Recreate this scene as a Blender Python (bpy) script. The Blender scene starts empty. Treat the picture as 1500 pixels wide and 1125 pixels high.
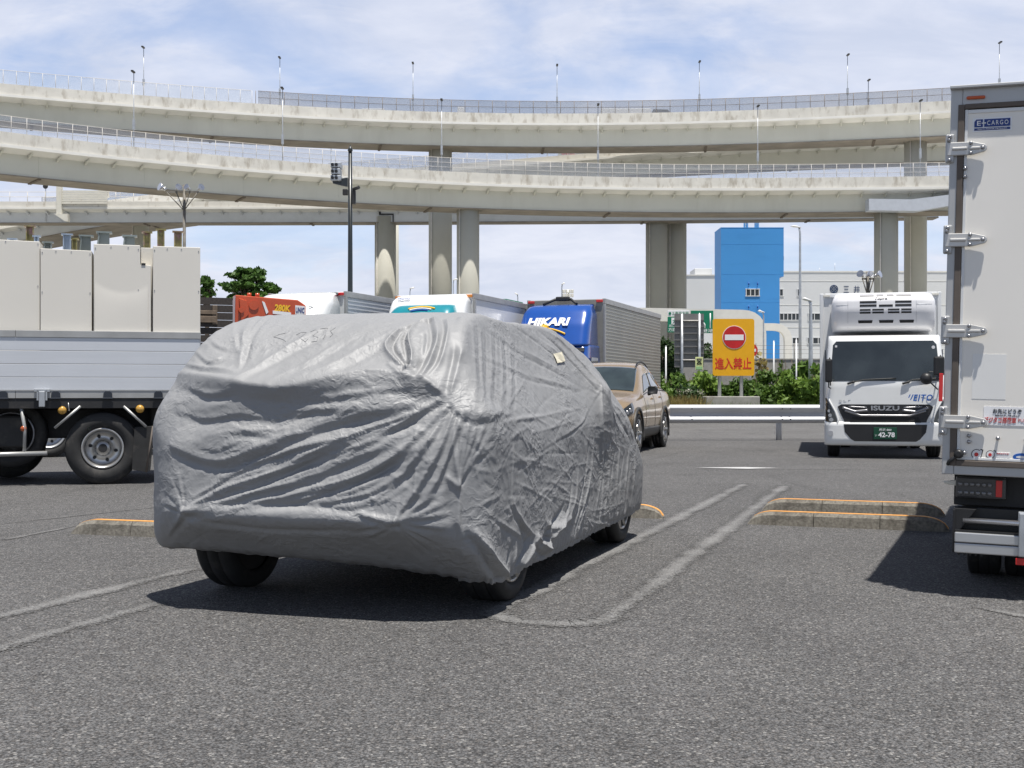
import bpy, bmesh, math, random
import numpy as np
from mathutils import Vector, Matrix, noise as mnoise
R = math.radians
random.seed(7)
SC = bpy.context.scene
COL = SC.collection
F, H, PX0, PY0 = 1800.0, 1.15, 750.0, 573.0     # focal length in photo pixels, eye height, vanishing centre

def P(px, py, d):                # the point at depth d seen at a photo position
    return Vector(((px - PX0) / F * d, d, H - (py - PY0) / F * d))
def G(px, py):                   # a point on the ground
    d = F * H / (py - PY0)
    return Vector(((px - PX0) / F * d, d, 0))
def XH(px, d): return (px - PX0) / F * d
def ZH(py, d): return H - (py - PY0) / F * d

# ---------------------------------------------------------------- materials
def mat(name, col, rough=.5, metal=0, var=.12, scale=3, bump=0, bscale=60, coat=0, dirt=None, dscale=2.0, dthr=.55, dsoft=.15,
        dstretch=(1, 1, 1), spec=.5, emit=None, rvar=0):
    m = bpy.data.materials.new(name); m.use_nodes = True
    nt = m.node_tree; N = nt.nodes; L = nt.links
    b = N['Principled BSDF']
    b.inputs['Roughness'].default_value = rough
    b.inputs['Metallic'].default_value = metal
    b.inputs['Specular IOR Level'].default_value = spec
    if coat:
        b.inputs['Coat Weight'].default_value = coat; b.inputs['Coat Roughness'].default_value = .05
    tc = N.new('ShaderNodeTexCoord')
    n1 = N.new('ShaderNodeTexNoise'); n1.inputs['Scale'].default_value = scale; n1.inputs['Detail'].default_value = 5
    L.new(tc.outputs['Object'], n1.inputs['Vector'])
    mp = N.new('ShaderNodeMapRange'); mp.inputs[1].default_value = .3; mp.inputs[2].default_value = .7
    mp.inputs[3].default_value = 1 - var; mp.inputs[4].default_value = 1 + var
    L.new(n1.outputs['Fac'], mp.inputs[0])
    mx = N.new('ShaderNodeMix'); mx.data_type = 'RGBA'; mx.blend_type = 'MULTIPLY'; mx.inputs[0].default_value = 1
    mx.inputs[6].default_value = (*col, 1)
    L.new(mp.outputs[0], mx.inputs[7])
    out = mx.outputs[2]
    if dirt:
        n2 = N.new('ShaderNodeTexNoise'); n2.inputs['Scale'].default_value = dscale; n2.inputs['Detail'].default_value = 8
        n2.inputs['Roughness'].default_value = .65
        ms = N.new('ShaderNodeMapping'); ms.inputs['Scale'].default_value = dstretch
        L.new(tc.outputs['Object'], ms.inputs['Vector']); L.new(ms.outputs[0], n2.inputs['Vector'])
        m2 = N.new('ShaderNodeMapRange'); m2.inputs[1].default_value = dthr; m2.inputs[2].default_value = dthr + dsoft
        L.new(n2.outputs['Fac'], m2.inputs[0])
        mm = N.new('ShaderNodeMix'); mm.data_type = 'RGBA'
        L.new(m2.outputs[0], mm.inputs[0]); L.new(out, mm.inputs[6]); mm.inputs[7].default_value = (*dirt, 1)
        out = mm.outputs[2]
    L.new(out, b.inputs['Base Color'])
    if rvar:
        mr = N.new('ShaderNodeMapRange'); mr.inputs[3].default_value = max(0, rough - rvar); mr.inputs[4].default_value = rough + rvar
        L.new(n1.outputs['Fac'], mr.inputs[0]); L.new(mr.outputs[0], b.inputs['Roughness'])
    if bump:
        n3 = N.new('ShaderNodeTexNoise'); n3.inputs['Scale'].default_value = bscale; n3.inputs['Detail'].default_value = 4
        L.new(tc.outputs['Object'], n3.inputs['Vector'])
        bp = N.new('ShaderNodeBump'); bp.inputs['Strength'].default_value = 1; bp.inputs['Distance'].default_value = bump
        L.new(n3.outputs['Fac'], bp.inputs['Height']); L.new(bp.outputs[0], b.inputs['Normal'])
    if emit:
        b.inputs['Emission Color'].default_value = (*emit[0], 1); b.inputs['Emission Strength'].default_value = emit[1]
    return m

M = {}
M['rubber'] = mat('rubber', (.022, .022, .022), .75, var=.25, scale=9, dirt=(.06, .055, .05), dscale=6, dthr=.55)
M['black'] = mat('black_plastic', (.016, .016, .017), .45, var=.2)
M['chassis'] = mat('chassis_black', (.02, .02, .021), .6, var=.3, dirt=(.05, .045, .04), dscale=5)
M['chrome'] = mat('bright_metal', (.62, .62, .63), .28, .9, var=.1, rvar=.12)
M['steel'] = mat('galvanised_steel', (.46, .48, .5), .42, .55, var=.14, scale=6, rvar=.12)
M['alu'] = mat('aluminium', (.55, .56, .57), .35, .7, var=.08, scale=2, rvar=.1)
M['white'] = mat('white_paint', (.78, .78, .77), .3, var=.04, coat=.4)
M['glass'] = mat('dark_glass', (.012, .016, .018), .04, var=.2, spec=.9, coat=.6)
M['amber'] = mat('amber_plastic', (.62, .22, .03), .25, coat=.5)
M['red'] = mat('red_plastic', (.6, .02, .02), .25, coat=.4)
M['wood'] = mat('weathered_wood', (.16, .12, .085), .8, var=.3, scale=12)
M['concrete'] = mat('concrete', (.33, .32, .29), .85, var=.15, bump=.004, bscale=90, dirt=(.14, .13, .11), dscale=4)
M['black_ink'] = mat('black_print', (.02, .02, .02), .5, var=.05)
M['white_ink'] = mat('white_print', (.8, .8, .8), .45, var=.02)
M['red_ink'] = mat('red_print', (.55, .03, .03), .45, var=.05)
M['blue_ink'] = mat('blue_print', (.015, .11, .42), .4, var=.05)
M['yellow_ink'] = mat('yellow_print', (.85, .5, .03), .4, var=.04)

# ---------------------------------------------------------------- mesh building
class MB:
    def __init__(s): s.bm = bmesh.new(); s.mi = 0
    def _mk(s, vs, fs, smooth=False):
        v = [s.bm.verts.new(p) for p in vs]
        for f in fs:
            try:
                fc = s.bm.faces.new([v[i] for i in f]); fc.material_index = s.mi; fc.smooth = smooth
            except ValueError: pass
        return v
    def box(s, x0, y0, z0, x1, y1, z1, bev=0, T=None):
        b = bmesh.new(); bmesh.ops.create_cube(b, size=1)
        for v in b.verts:
            v.co = Vector(((x0 + x1) / 2 + v.co.x * (x1 - x0), (y0 + y1) / 2 + v.co.y * (y1 - y0), (z0 + z1) / 2 + v.co.z * (z1 - z0)))
        if bev:
            bev = min(bev, abs(x1 - x0) * .45, abs(y1 - y0) * .45, abs(z1 - z0) * .45)
            bmesh.ops.bevel(b, geom=b.edges[:], offset=bev, segments=2, affect='EDGES', profile=.5)
        s.add(b, T); return s
    def add(s, b, T=None, smooth=None):
        b.verts.index_update()
        v = [s.bm.verts.new((T @ x.co) if T else x.co) for x in b.verts]
        for f in b.faces:
            nf = s.bm.faces.new([v[q.index] for q in f.verts]); nf.material_index = s.mi
            nf.smooth = f.smooth if smooth is None else smooth
        b.free()
    def cyl(s, p0, p1, r0, r1=None, n=16, cap=True, smooth=True):
        r1 = r0 if r1 is None else r1
        p0, p1 = Vector(p0), Vector(p1); d = (p1 - p0).normalized()
        a = d.orthogonal().normalized(); c = d.cross(a)
        vs = []
        for p, r in ((p0, r0), (p1, r1)):
            for i in range(n):
                t = 2 * math.pi * i / n; vs.append(p + (a * math.cos(t) + c * math.sin(t)) * r)
        v = s._mk(vs, [(i, (i + 1) % n, n + (i + 1) % n, n + i) for i in range(n)], smooth)
        if cap:
            for rng in (list(range(n))[::-1], list(range(n, 2 * n))):
                f = s.bm.faces.new([v[i] for i in rng]); f.material_index = s.mi
        return s
    def tube(s, pts, r, n=10):
        pts = [Vector(p) for p in pts]; k = len(pts); rings = []
        rr = r if hasattr(r, '__len__') else [r] * k
        a = None
        for i in range(k):
            d = (pts[min(i + 1, k - 1)] - pts[max(i - 1, 0)]).normalized()
            if a is None: a = d.orthogonal().normalized()
            a = (a - d * a.dot(d)).normalized(); c = d.cross(a)
            rings.append([s.bm.verts.new(pts[i] + (a * math.cos(2 * math.pi * j / n) + c * math.sin(2 * math.pi * j / n)) * rr[i]) for j in range(n)])
        for i in range(k - 1):
            for j in range(n):
                f = s.bm.faces.new((rings[i][j], rings[i][(j + 1) % n], rings[i + 1][(j + 1) % n], rings[i + 1][j])); f.smooth = True; f.material_index = s.mi
        for q in (rings[0][::-1], rings[-1]):
            f = s.bm.faces.new(q); f.material_index = s.mi
        return s
    def lathe(s, prof, n=32, c=(0, 0, 0), axis='X', smooth=True, cap=True):   # prof: (distance along the axis, radius)
        rings = []
        for (a, r) in prof:
            ring = []
            for i in range(n):
                t = 2 * math.pi * i / n; u, w = r * math.cos(t), r * math.sin(t)
                p = {'X': (a, u, w), 'Y': (u, a, w), 'Z': (u, w, a)}[axis]
                ring.append(s.bm.verts.new(Vector(p) + Vector(c)))
            rings.append(ring)
        for i in range(len(rings) - 1):
            for j in range(n):
                f = s.bm.faces.new((rings[i][j], rings[i][(j + 1) % n], rings[i + 1][(j + 1) % n], rings[i + 1][j])); f.smooth = smooth; f.material_index = s.mi
        for q in ((rings[0], rings[-1]) if cap else ()):
            f = s.bm.faces.new(q); f.material_index = s.mi
        return s
    def prism(s, poly, a0, a1, axis='X', bev=0, smooth=False):      # poly in the plane across the axis
        def pt(p, a):
            return {'X': (a, p[0], p[1]), 'Y': (p[0], a, p[1]), 'Z': (p[0], p[1], a)}[axis]
        n = len(poly); b = bmesh.new()
        v0 = [b.verts.new(pt(p, a0)) for p in poly]; v1 = [b.verts.new(pt(p, a1)) for p in poly]
        b.faces.new(v0[::-1]); b.faces.new(v1)
        for i in range(n):
            f = b.faces.new((v0[i], v0[(i + 1) % n], v1[(i + 1) % n], v1[i])); f.smooth = smooth
        if bev: bmesh.ops.bevel(b, geom=b.edges[:], offset=bev, segments=2, affect='EDGES', profile=.5)
        s.add(b); return s
    def loft(s, secs, cap=True, closed=True, smooth=True):
        rings = [[s.bm.verts.new(p) for p in sec] for sec in secs]; n = len(secs[0])
        for i in range(len(rings) - 1):
            for j in range(n if closed else n - 1):
                f = s.bm.faces.new((rings[i][j], rings[i][(j + 1) % n], rings[i + 1][(j + 1) % n], rings[i + 1][j])); f.smooth = smooth; f.material_index = s.mi
        if cap and closed:
            for q in (rings[0][::-1], rings[-1]):
                f = s.bm.faces.new(q); f.material_index = s.mi
        return rings
    def face(s, pts, smooth=False):
        f = s.bm.faces.new([s.bm.verts.new(p) for p in pts]); f.material_index = s.mi; f.smooth = smooth
        return f
    def build(s, name, mats, parent=None, loc=(0, 0, 0), rotz=0, normals=True):
        if normals: bmesh.ops.recalc_face_normals(s.bm, faces=s.bm.faces[:])
        me = bpy.data.meshes.new(name); s.bm.to_mesh(me); s.bm.free()
        for m in (mats if isinstance(mats, (list, tuple)) else [mats]): me.materials.append(m)
        o = bpy.data.objects.new(name, me); COL.objects.link(o)
        o.location = loc; o.rotation_euler = (0, 0, rotz)
        if parent: o.parent = parent
        return o

def tag(o, label=None, cat=None, group=None, kind=None):
    if label: o['label'] = label
    if cat: o['category'] = cat
    if group: o['group'] = group
    if kind: o['kind'] = kind
    return o
def thing(name, label, cat, loc=(0, 0, 0), rotz=0, group=None):
    o = bpy.data.objects.new(name, None); COL.objects.link(o); o.empty_display_size = .2
    o.location = loc; o.rotation_euler = (0, 0, rotz)
    return tag(o, label, cat, group)
def kids(o): return [c for c in COL.objects if c.parent == o]
def dup(o, loc=None, rotz=None, label=None, parent=None):
    c = o.copy(); COL.objects.link(c)
    if parent: c.parent = parent
    if loc is not None: c.location = loc
    if rotz is not None: c.rotation_euler = (0, 0, rotz)
    if label: c['label'] = label
    for k in kids(o): dup(k, parent=c)
    return c

def text(name, s, w, h, m, parent=None, loc=(0, 0, 0), rot=(90, 0, 0), depth=.002, bold=0, shear=0, spacing=1.0, T=None):
    """Lettering as a thin solid, fitted to a width and height, centred on loc."""
    cu = bpy.data.curves.new(name, 'FONT'); cu.body = s; cu.size = 1; cu.extrude = .01; cu.offset = bold; cu.shear = shear
    cu.space_character = spacing; cu.resolution_u = 3
    tmp = bpy.data.objects.new(name, cu); COL.objects.link(tmp)
    bpy.context.view_layer.update()
    me = bpy.data.meshes.new_from_object(tmp.evaluated_get(bpy.context.evaluated_depsgraph_get()))
    bpy.data.objects.remove(tmp); bpy.data.curves.remove(cu)
    n = len(me.vertices); co = np.empty(n * 3, dtype=np.float32); me.vertices.foreach_get('co', co); co = co.reshape(-1, 3)
    lo, hi = co.min(0), co.max(0)
    co -= (lo + hi) / 2; co *= np.array((w / max(hi[0] - lo[0], 1e-6), h / max(hi[1] - lo[1], 1e-6), depth / max(hi[2] - lo[2], 1e-6)))
    me.vertices.foreach_set('co', co.ravel().astype(np.float32)); me.update()
    me.name = name; me.materials.clear(); me.materials.append(m)
    o = bpy.data.objects.new(name, me); COL.objects.link(o)
    o.location = loc; o.rotation_euler = tuple(R(a) for a in rot)
    if parent: o.parent = parent
    return o

# ---------------------------------------------------------------- camera, sun, sky
cam = bpy.data.cameras.new('camera'); co_ = bpy.data.objects.new('camera', cam); COL.objects.link(co_)
cam.sensor_width = 36; cam.lens = 36 * F / 1500; cam.shift_y = (PY0 - 562.5) / 1500
cam.clip_start = .1; cam.clip_end = 5000
co_.location = (0, 0, H); co_.rotation_euler = (R(90), 0, 0)
SC.camera = co_
sun_dir = Vector((.10, -.215, .97)).normalized()
sl = bpy.data.lights.new('sun', 'SUN'); sl.energy = 5.0; sl.angle = R(.6); sl.color = (1, .96, .9)
so = bpy.data.objects.new('sun', sl); COL.objects.link(so); so.location = (10, -40, 130)
so.rotation_euler = sun_dir.to_track_quat('Z', 'Y').to_euler()

w = bpy.data.worlds.new('World'); SC.world = w; w.use_nodes = True
nt = w.node_tree; N = nt.nodes; L = nt.links
bg = N['Background']; bg.inputs['Strength'].default_value = .1
sky = N.new('ShaderNodeTexSky'); sky.sky_type = 'NISHITA'; sky.sun_disc = False
sky.sun_elevation = math.asin(sun_dir.z); sky.sun_rotation = math.atan2(sun_dir.x, sun_dir.y)
sky.air_density = 1.0; sky.dust_density = .4; sky.ozone_density = 1.5
tc = N.new('ShaderNodeTexCoord')
sx = N.new('ShaderNodeSeparateXYZ'); L.new(tc.outputs['Generated'], sx.inputs[0])
def mth(op, a, b=None):
    n = N.new('ShaderNodeMath'); n.operation = op
    for i, q in enumerate((a, b)):
        if q is None: continue
        if isinstance(q, (int, float)): n.inputs[i].default_value = q
        else: L.new(q, n.inputs[i])
    return n.outputs[0]
zz = mth('ADD', mth('MAXIMUM', sx.outputs[2], 0), .34)          # clouds on a layer overhead
cx = N.new('ShaderNodeCombineXYZ'); L.new(mth('DIVIDE', sx.outputs[0], zz), cx.inputs[0]); L.new(mth('DIVIDE', sx.outputs[1], zz), cx.inputs[1])
def cloud(scale, stretch, rot, detail, rough, dist, off=(0, 0, 0)):
    mp = N.new('ShaderNodeMapping'); mp.inputs['Scale'].default_value = stretch; mp.inputs['Rotation'].default_value = (0, 0, rot); mp.inputs['Location'].default_value = off
    L.new(cx.outputs[0], mp.inputs[0])
    n = N.new('ShaderNodeTexNoise'); n.inputs['Scale'].default_value = scale; n.inputs['Detail'].default_value = detail
    n.inputs['Roughness'].default_value = rough; n.inputs['Distortion'].default_value = dist
    L.new(mp.outputs[0], n.inputs['Vector']); return n.outputs['Fac']
def ramp(x, a, b, lo=0, hi=1):
    m_ = N.new('ShaderNodeMapRange'); m_.interpolation_type = 'SMOOTHSTEP'
    m_.inputs[1].default_value = a; m_.inputs[2].default_value = b; m_.inputs[3].default_value = lo; m_.inputs[4].default_value = hi
    L.new(x, m_.inputs[0]); return m_.outputs[0]
c1 = ramp(cloud(1.9, (1, 1.35, 1), .35, 9, .55, .5, (1.3, .4, 0)), .33, .59)
c2 = ramp(cloud(5.0, (1, 1.8, 1), -.5, 10, .62, .8, (4, 2, 0)), .4, .75, .0, .5)
cov = mth('MINIMUM', mth('ADD', c1, c2), 1)
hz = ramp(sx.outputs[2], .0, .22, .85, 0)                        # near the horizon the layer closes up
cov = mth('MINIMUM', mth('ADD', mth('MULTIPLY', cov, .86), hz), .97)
# clouds kept ahead; sky overhead and behind cleared and dimmed to cut fill light
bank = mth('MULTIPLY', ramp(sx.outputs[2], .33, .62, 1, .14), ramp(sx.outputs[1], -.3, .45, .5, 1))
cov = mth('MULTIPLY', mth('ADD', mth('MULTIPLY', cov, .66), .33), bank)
shade = ramp(cloud(4.0, (1, 1.7, 1), .2, 7, .6, .4, (9, 3, 0)), .3, .72, 0, 1)
cc = N.new('ShaderNodeMix'); cc.data_type = 'RGBA'; cc.inputs[6].default_value = (5.1, 5.5, 6.6, 1); cc.inputs[7].default_value = (6.5, 6.7, 7.5, 1)
L.new(shade, cc.inputs[0])
mixs = N.new('ShaderNodeMix'); mixs.data_type = 'RGBA'
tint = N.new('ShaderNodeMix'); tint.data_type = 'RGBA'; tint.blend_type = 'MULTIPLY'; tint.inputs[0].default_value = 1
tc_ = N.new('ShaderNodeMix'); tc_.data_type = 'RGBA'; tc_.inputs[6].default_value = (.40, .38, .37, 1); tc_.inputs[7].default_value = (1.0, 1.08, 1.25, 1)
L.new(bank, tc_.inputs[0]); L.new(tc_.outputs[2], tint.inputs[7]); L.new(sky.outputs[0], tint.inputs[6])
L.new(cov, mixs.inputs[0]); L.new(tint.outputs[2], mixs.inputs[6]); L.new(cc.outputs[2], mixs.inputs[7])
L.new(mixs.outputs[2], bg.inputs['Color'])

SC.view_settings.view_transform = 'Standard'; SC.view_settings.look = 'None'
SC.view_settings.exposure = 0.38; SC.view_settings.gamma = 1.0; SC.view_settings.use_curve_mapping = False
SC.cycles.max_bounces = 6; SC.cycles.diffuse_bounces = 3; SC.cycles.glossy_bounces = 3; SC.cycles.transparent_max_bounces = 12
# ---------------------------------------------------------------- ground
def asphalt_nodes(nt, base=(.088, .087, .086), grain=1.0):
    N = nt.nodes; L = nt.links
    tc = N.new('ShaderNodeTexCoord')
    vo = N.new('ShaderNodeTexVoronoi'); vo.inputs['Scale'].default_value = 112; vo.inputs['Randomness'].default_value = 1
    no = N.new('ShaderNodeTexNoise'); no.inputs['Scale'].default_value = 230; no.inputs['Detail'].default_value = 3
    big = N.new('ShaderNodeTexNoise'); big.inputs['Scale'].default_value = .55; big.inputs['Detail'].default_value = 6; big.inputs['Roughness'].default_value = .6
    mid = N.new('ShaderNodeTexNoise'); mid.inputs['Scale'].default_value = 14; mid.inputs['Detail'].default_value = 4
    for n in (vo, no, big, mid): L.new(tc.outputs['Object'], n.inputs['Vector'])
    bw = N.new('ShaderNodeSeparateColor'); L.new(vo.outputs['Color'], bw.inputs[0])
    def mr(x, a, b, c, d):
        m_ = N.new('ShaderNodeMapRange'); L.new(x, m_.inputs[0])
        for i, q in enumerate((a, b, c, d)): m_.inputs[i + 1].default_value = q
        return m_.outputs[0]
    def mul(a, b):
        m_ = N.new('ShaderNodeMath'); m_.operation = 'MULTIPLY'; L.new(a, m_.inputs[0]); L.new(b, m_.inputs[1]); return m_.outputs[0]
    stone = mr(bw.outputs[0], 0, 1, .52, 1.50)
    st2 = mr(no.outputs['Fac'], .3, .7, .66, 1.34)
    lo = mr(big.outputs['Fac'], .3, .7, .86, 1.14)
    md = mr(mid.outputs['Fac'], .3, .7, .88, 1.12)
    gap = mr(vo.outputs['Distance'], .42, .8, 1, .35)
    sta = N.new('ShaderNodeTexNoise'); sta.inputs['Scale'].default_value = .8; sta.inputs['Detail'].default_value = 5; sta.inputs['Distortion'].default_value = .7
    mps = N.new('ShaderNodeMapping'); mps.inputs['Rotation'].default_value = (0, 0, .31); mps.inputs['Scale'].default_value = (1.6, .35, 1); mps.inputs['Location'].default_value = (3.3, 1.7, 0)
    L.new(tc.outputs['Object'], mps.inputs[0]); L.new(mps.outputs[0], sta.inputs['Vector'])
    oil = N.new('ShaderNodeTexVoronoi'); oil.inputs['Scale'].default_value = .55; oil.inputs['Randomness'].default_value = 1
    wv = N.new('ShaderNodeVectorMath'); wv.operation = 'MULTIPLY_ADD'; L.new(mid.outputs['Color'], wv.inputs[0]); wv.inputs[1].default_value = (.12, .12, 0); L.new(tc.outputs['Object'], wv.inputs[2]); L.new(wv.outputs[0], oil.inputs['Vector'])
    f = mul(mul(mul(mul(stone, st2), lo), md), gap)
    f = mul(mul(f, mr(sta.outputs['Fac'], .56, .70, 1.0, .86)), mr(oil.outputs['Distance'], .05, .13, .80, 1.0))
    # a warm tint on some stones, a few pale chips
    tint = N.new('ShaderNodeMix'); tint.data_type = 'RGBA'; tint.inputs[6].default_value = (*base, 1)
    tint.inputs[7].default_value = (base[0] * 1.11, base[1] * 1.03, base[2] * .96, 1)
    L.new(mr(bw.outputs[1], .45, .95, 0, .9), tint.inputs[0])
    mx = N.new('ShaderNodeMix'); mx.data_type = 'RGBA'; mx.blend_type = 'MULTIPLY'; mx.inputs[0].default_value = 1
    L.new(tint.outputs[2], mx.inputs[6]); L.new(f, mx.inputs[7])
    chip = N.new('ShaderNodeMix'); chip.data_type = 'RGBA'; chip.inputs[7].default_value = (.34, .33, .31, 1)
    L.new(mx.outputs[2], chip.inputs[6]); L.new(mr(bw.outputs[2], .955, .985, 0, .8), chip.inputs[0])
    bp = N.new('ShaderNodeBump'); bp.inputs['Strength'].default_value = .9; bp.inputs['Distance'].default_value = .006
    hsum = N.new('ShaderNodeMath'); hsum.operation = 'ADD'; L.new(mr(vo.outputs['Distance'], 0, .8, 1, 0), hsum.inputs[0]); L.new(no.outputs['Fac'], hsum.inputs[1])
    L.new(hsum.outputs[0], bp.inputs['Height'])
    return tc, chip.outputs[2], bp.outputs[0], mr

def asphalt(name, base):
    m = bpy.data.materials.new(name); m.use_nodes = True
    b = m.node_tree.nodes['Principled BSDF']
    tc, c, nrm, mr = asphalt_nodes(m.node_tree, base)
    m.node_tree.links.new(c, b.inputs['Base Color']); m.node_tree.links.new(nrm, b.inputs['Normal'])
    b.inputs['Roughness'].default_value = .85; b.inputs['Specular IOR Level'].default_value = .35
    return m
ASP = (.125, .125, .126)
M['asphalt'] = asphalt('asphalt', ASP)
M['road'] = asphalt('road_asphalt', (.15, .15, .15))
def worn_paint(name, col, wear, soft=.5):
    m = bpy.data.materials.new(name); m.use_nodes = True
    nt = m.node_tree; N = nt.nodes; L = nt.links; b = N['Principled BSDF']
    tc, c, nrm, mr = asphalt_nodes(nt, ASP)
    uv = N.new('ShaderNodeUVMap'); uv.uv_map = 'UVMap'
    s = N.new('ShaderNodeSeparateXYZ'); L.new(uv.outputs[0], s.inputs[0])
    n1 = N.new('ShaderNodeTexNoise'); n1.inputs['Scale'].default_value = 60; n1.inputs['Detail'].default_value = 6; n1.inputs['Roughness'].default_value = .75
    n2 = N.new('ShaderNodeTexNoise'); n2.inputs['Scale'].default_value = 2.2; n2.inputs['Detail'].default_value = 5
    L.new(tc.outputs['Object'], n1.inputs['Vector']); L.new(tc.outputs['Object'], n2.inputs['Vector'])
    def mt(op, a, bb):
        q = N.new('ShaderNodeMath'); q.operation = op
        for i, z in enumerate((a, bb)):
            if isinstance(z, (int, float)): q.inputs[i].default_value = z
            else: L.new(z, q.inputs[i])
        return q.outputs[0]
    e = mt('MINIMUM', s.outputs[0], mt('SUBTRACT', 1, s.outputs[0]))            # 0 at the edge .. .5 in the middle
    e2 = mt('MINIMUM', mt('MULTIPLY', e, 1 / soft), 1)
    ends = mt('MINIMUM', mt('MULTIPLY', s.outputs[1], 1), 1)
    fac = mt('ADD', mt('ADD', n1.outputs['Fac'], mt('MULTIPLY', mt('SUBTRACT', n2.outputs['Fac'], .5), .5)), mt('MULTIPLY', mt('SUBTRACT', e2, 1), .35))
    msk = mt('MULTIPLY', mr(fac, wear, wear + .42, 0, .40), ends)
    mx = N.new('ShaderNodeMix'); mx.data_type = 'RGBA'; L.new(msk, mx.inputs[0]); L.new(c, mx.inputs[6]); mx.inputs[7].default_value = (*col, 1)
    L.new(mx.outputs[2], b.inputs['Base Color']); L.new(nrm, b.inputs['Normal'])
    b.inputs['Roughness'].default_value = .85; b.inputs['Specular IOR Level'].default_value = .35
    # where the paint is gone the sheet is gone too
    tr = N.new('ShaderNodeBsdfTransparent'); ms = N.new('ShaderNodeMixShader')
    L.new(mr(msk, .0, .05, 0, 1), ms.inputs[0]); L.new(tr.outputs[0], ms.inputs[1]); L.new(b.outputs[0], ms.inputs[2])
    L.new(ms.outputs[0], N['Material Output'].inputs['Surface'])
    return m
M['line'] = worn_paint('worn_white_paint', (.5, .5, .49), .29)
M['line_faint'] = worn_paint('faint_white_paint', (.42, .42, .41), .40)
M['line_new'] = worn_paint('white_road_paint', (.75, .75, .75), .15)

b = MB()
b.face([(-700, -60, 0), (700, -60, 0), (700, 2500, 0), (-700, 2500, 0)])
tag(b.build('ground', M['asphalt']), kind='structure')
b = MB()
b.face([(-90, 29.6, .004), (120, 29.6, .004), (120, 44, .004), (-90, 44, .004)])
tag(b.build('road', M['road']), kind='structure')

def strip(name, pts, wdt, m, z=.004):
    """painted line along ground points; the UV runs across it"""
    pts = [Vector((p[0], p[1], 0)) for p in pts]
    me = bpy.data.meshes.new(name); vs = []; fs = []; uvs = []
    acc = [0]
    for i in range(1, len(pts)): acc.append(acc[-1] + (pts[i] - pts[i - 1]).length)
    for i, p in enumerate(pts):
        d = (pts[min(i + 1, len(pts) - 1)] - pts[max(i - 1, 0)]).normalized(); n = Vector((-d.y, d.x, 0))
        vs += [p + n * wdt / 2 + Vector((0, 0, z)), p - n * wdt / 2 + Vector((0, 0, z))]
        if i: fs.append((2 * i - 2, 2 * i - 1, 2 * i + 1, 2 * i))
    me.from_pydata([tuple(v) for v in vs], [], fs)
    ul = me.uv_layers.new(name='UVMap')
    for li, l in enumerate(me.loops):
        vi = l.vertex_index; t = acc[vi // 2]; ul.data[li].uv = (vi % 2, min(t, acc[-1] - t) * 3 + .0)
    me.materials.append(m)
    o = bpy.data.objects.new(name, me); COL.objects.link(o)
    return tag(o, kind='structure')
AX = Vector((.307, .952, 0)); RT = Vector((.952, -.307, 0))      # the bays run along AX
def resample(pts, n=6):
    out = []
    for i in range(len(pts) - 1):
        for k in range(n): out.append(Vector(pts[i]).lerp(Vector(pts[i + 1]), k / n))
    return out + [Vector(pts[-1])]
# hairpin marking right of the covered car
a0 = G(1092, 708); b0 = G(1150, 711); a1 = G(728, 893); b1 = G(893, 905)
hp = [a0, a1]
mid_ = (a1 + b1) / 2; rr_ = (b1 - a1).length / 2; ux = (b1 - a1).normalized(); uy = -AX
for t in range(1, 10):
    an = math.pi * t / 10; hp.append(mid_ - ux * rr_ * math.cos(an) + uy * rr_ * .9 * math.sin(an))
hp += [b1, b0]
strip('parking_line', resample(hp, 5), .29, M['line'])
strip('parking_line', resample([G(-60, 918), G(290, 831)], 8), .28, M['line'])
strip('parking_line', resample([G(-60, 966), G(242, 880)], 8), .30, M['line'])
strip('parking_line', resample([G(0, 792), G(110, 771)], 5), .13, M['line'])
strip('parking_line', resample([G(-20, 770), G(240, 742)], 6), .16, M['line_faint'])
strip('parking_line', resample([G(1425, 888), G(1560, 915)], 4), .13, M['line'])
strip('parking_line', resample([G(1018, 686), G(1268, 688)], 8), .11, M['line'])
strip('parking_line', resample([G(700, 660), G(1210, 668)], 8), .12, M['line_faint'])
strip('parking_line', resample([G(940, 676), G(1040, 652)], 5), .14, M['line_faint'])
strip('road_line', resample([(-30, 38.0), (60, 38.0)], 8), .16, M['line_new'], .008)
b = MB()
for q in ([(1018, 685.9), (1090, 684.9), (1140, 686.3), (1095, 687.5)],):
    b.face([G(*p) + Vector((0, 0, .009)) for p in q])
M['arrow'] = mat('arrow_paint', (.46, .46, .455), .8, var=.2, scale=40, dirt=(.14, .14, .14), dscale=25, dthr=.58)
tag(b.build('painted_arrow', M['arrow']), kind='structure')
b = MB(); b.face([(-400, 62, .005), (400, 62, .005), (400, 700, .005), (-400, 700, .005)])  # pale ground sheet added out of sight to bounce light onto the girders
M['bounce_ground'] = mat('pale_bounce_ground', (.36, .35, .31), .9, var=.15, scale=.2, dirt=(.28, .27, .24), dscale=.1)
tag(b.build('bounce_sheet', M['bounce_ground']), kind='structure')
b = MB(); b.box(-90, 44, 0, 120, 44.25, .22, .03); b.box(-90, 44.25, 0, 120, 47, .2)
tag(b.build('verge_kerb', M['concrete']), kind='structure')
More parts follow.
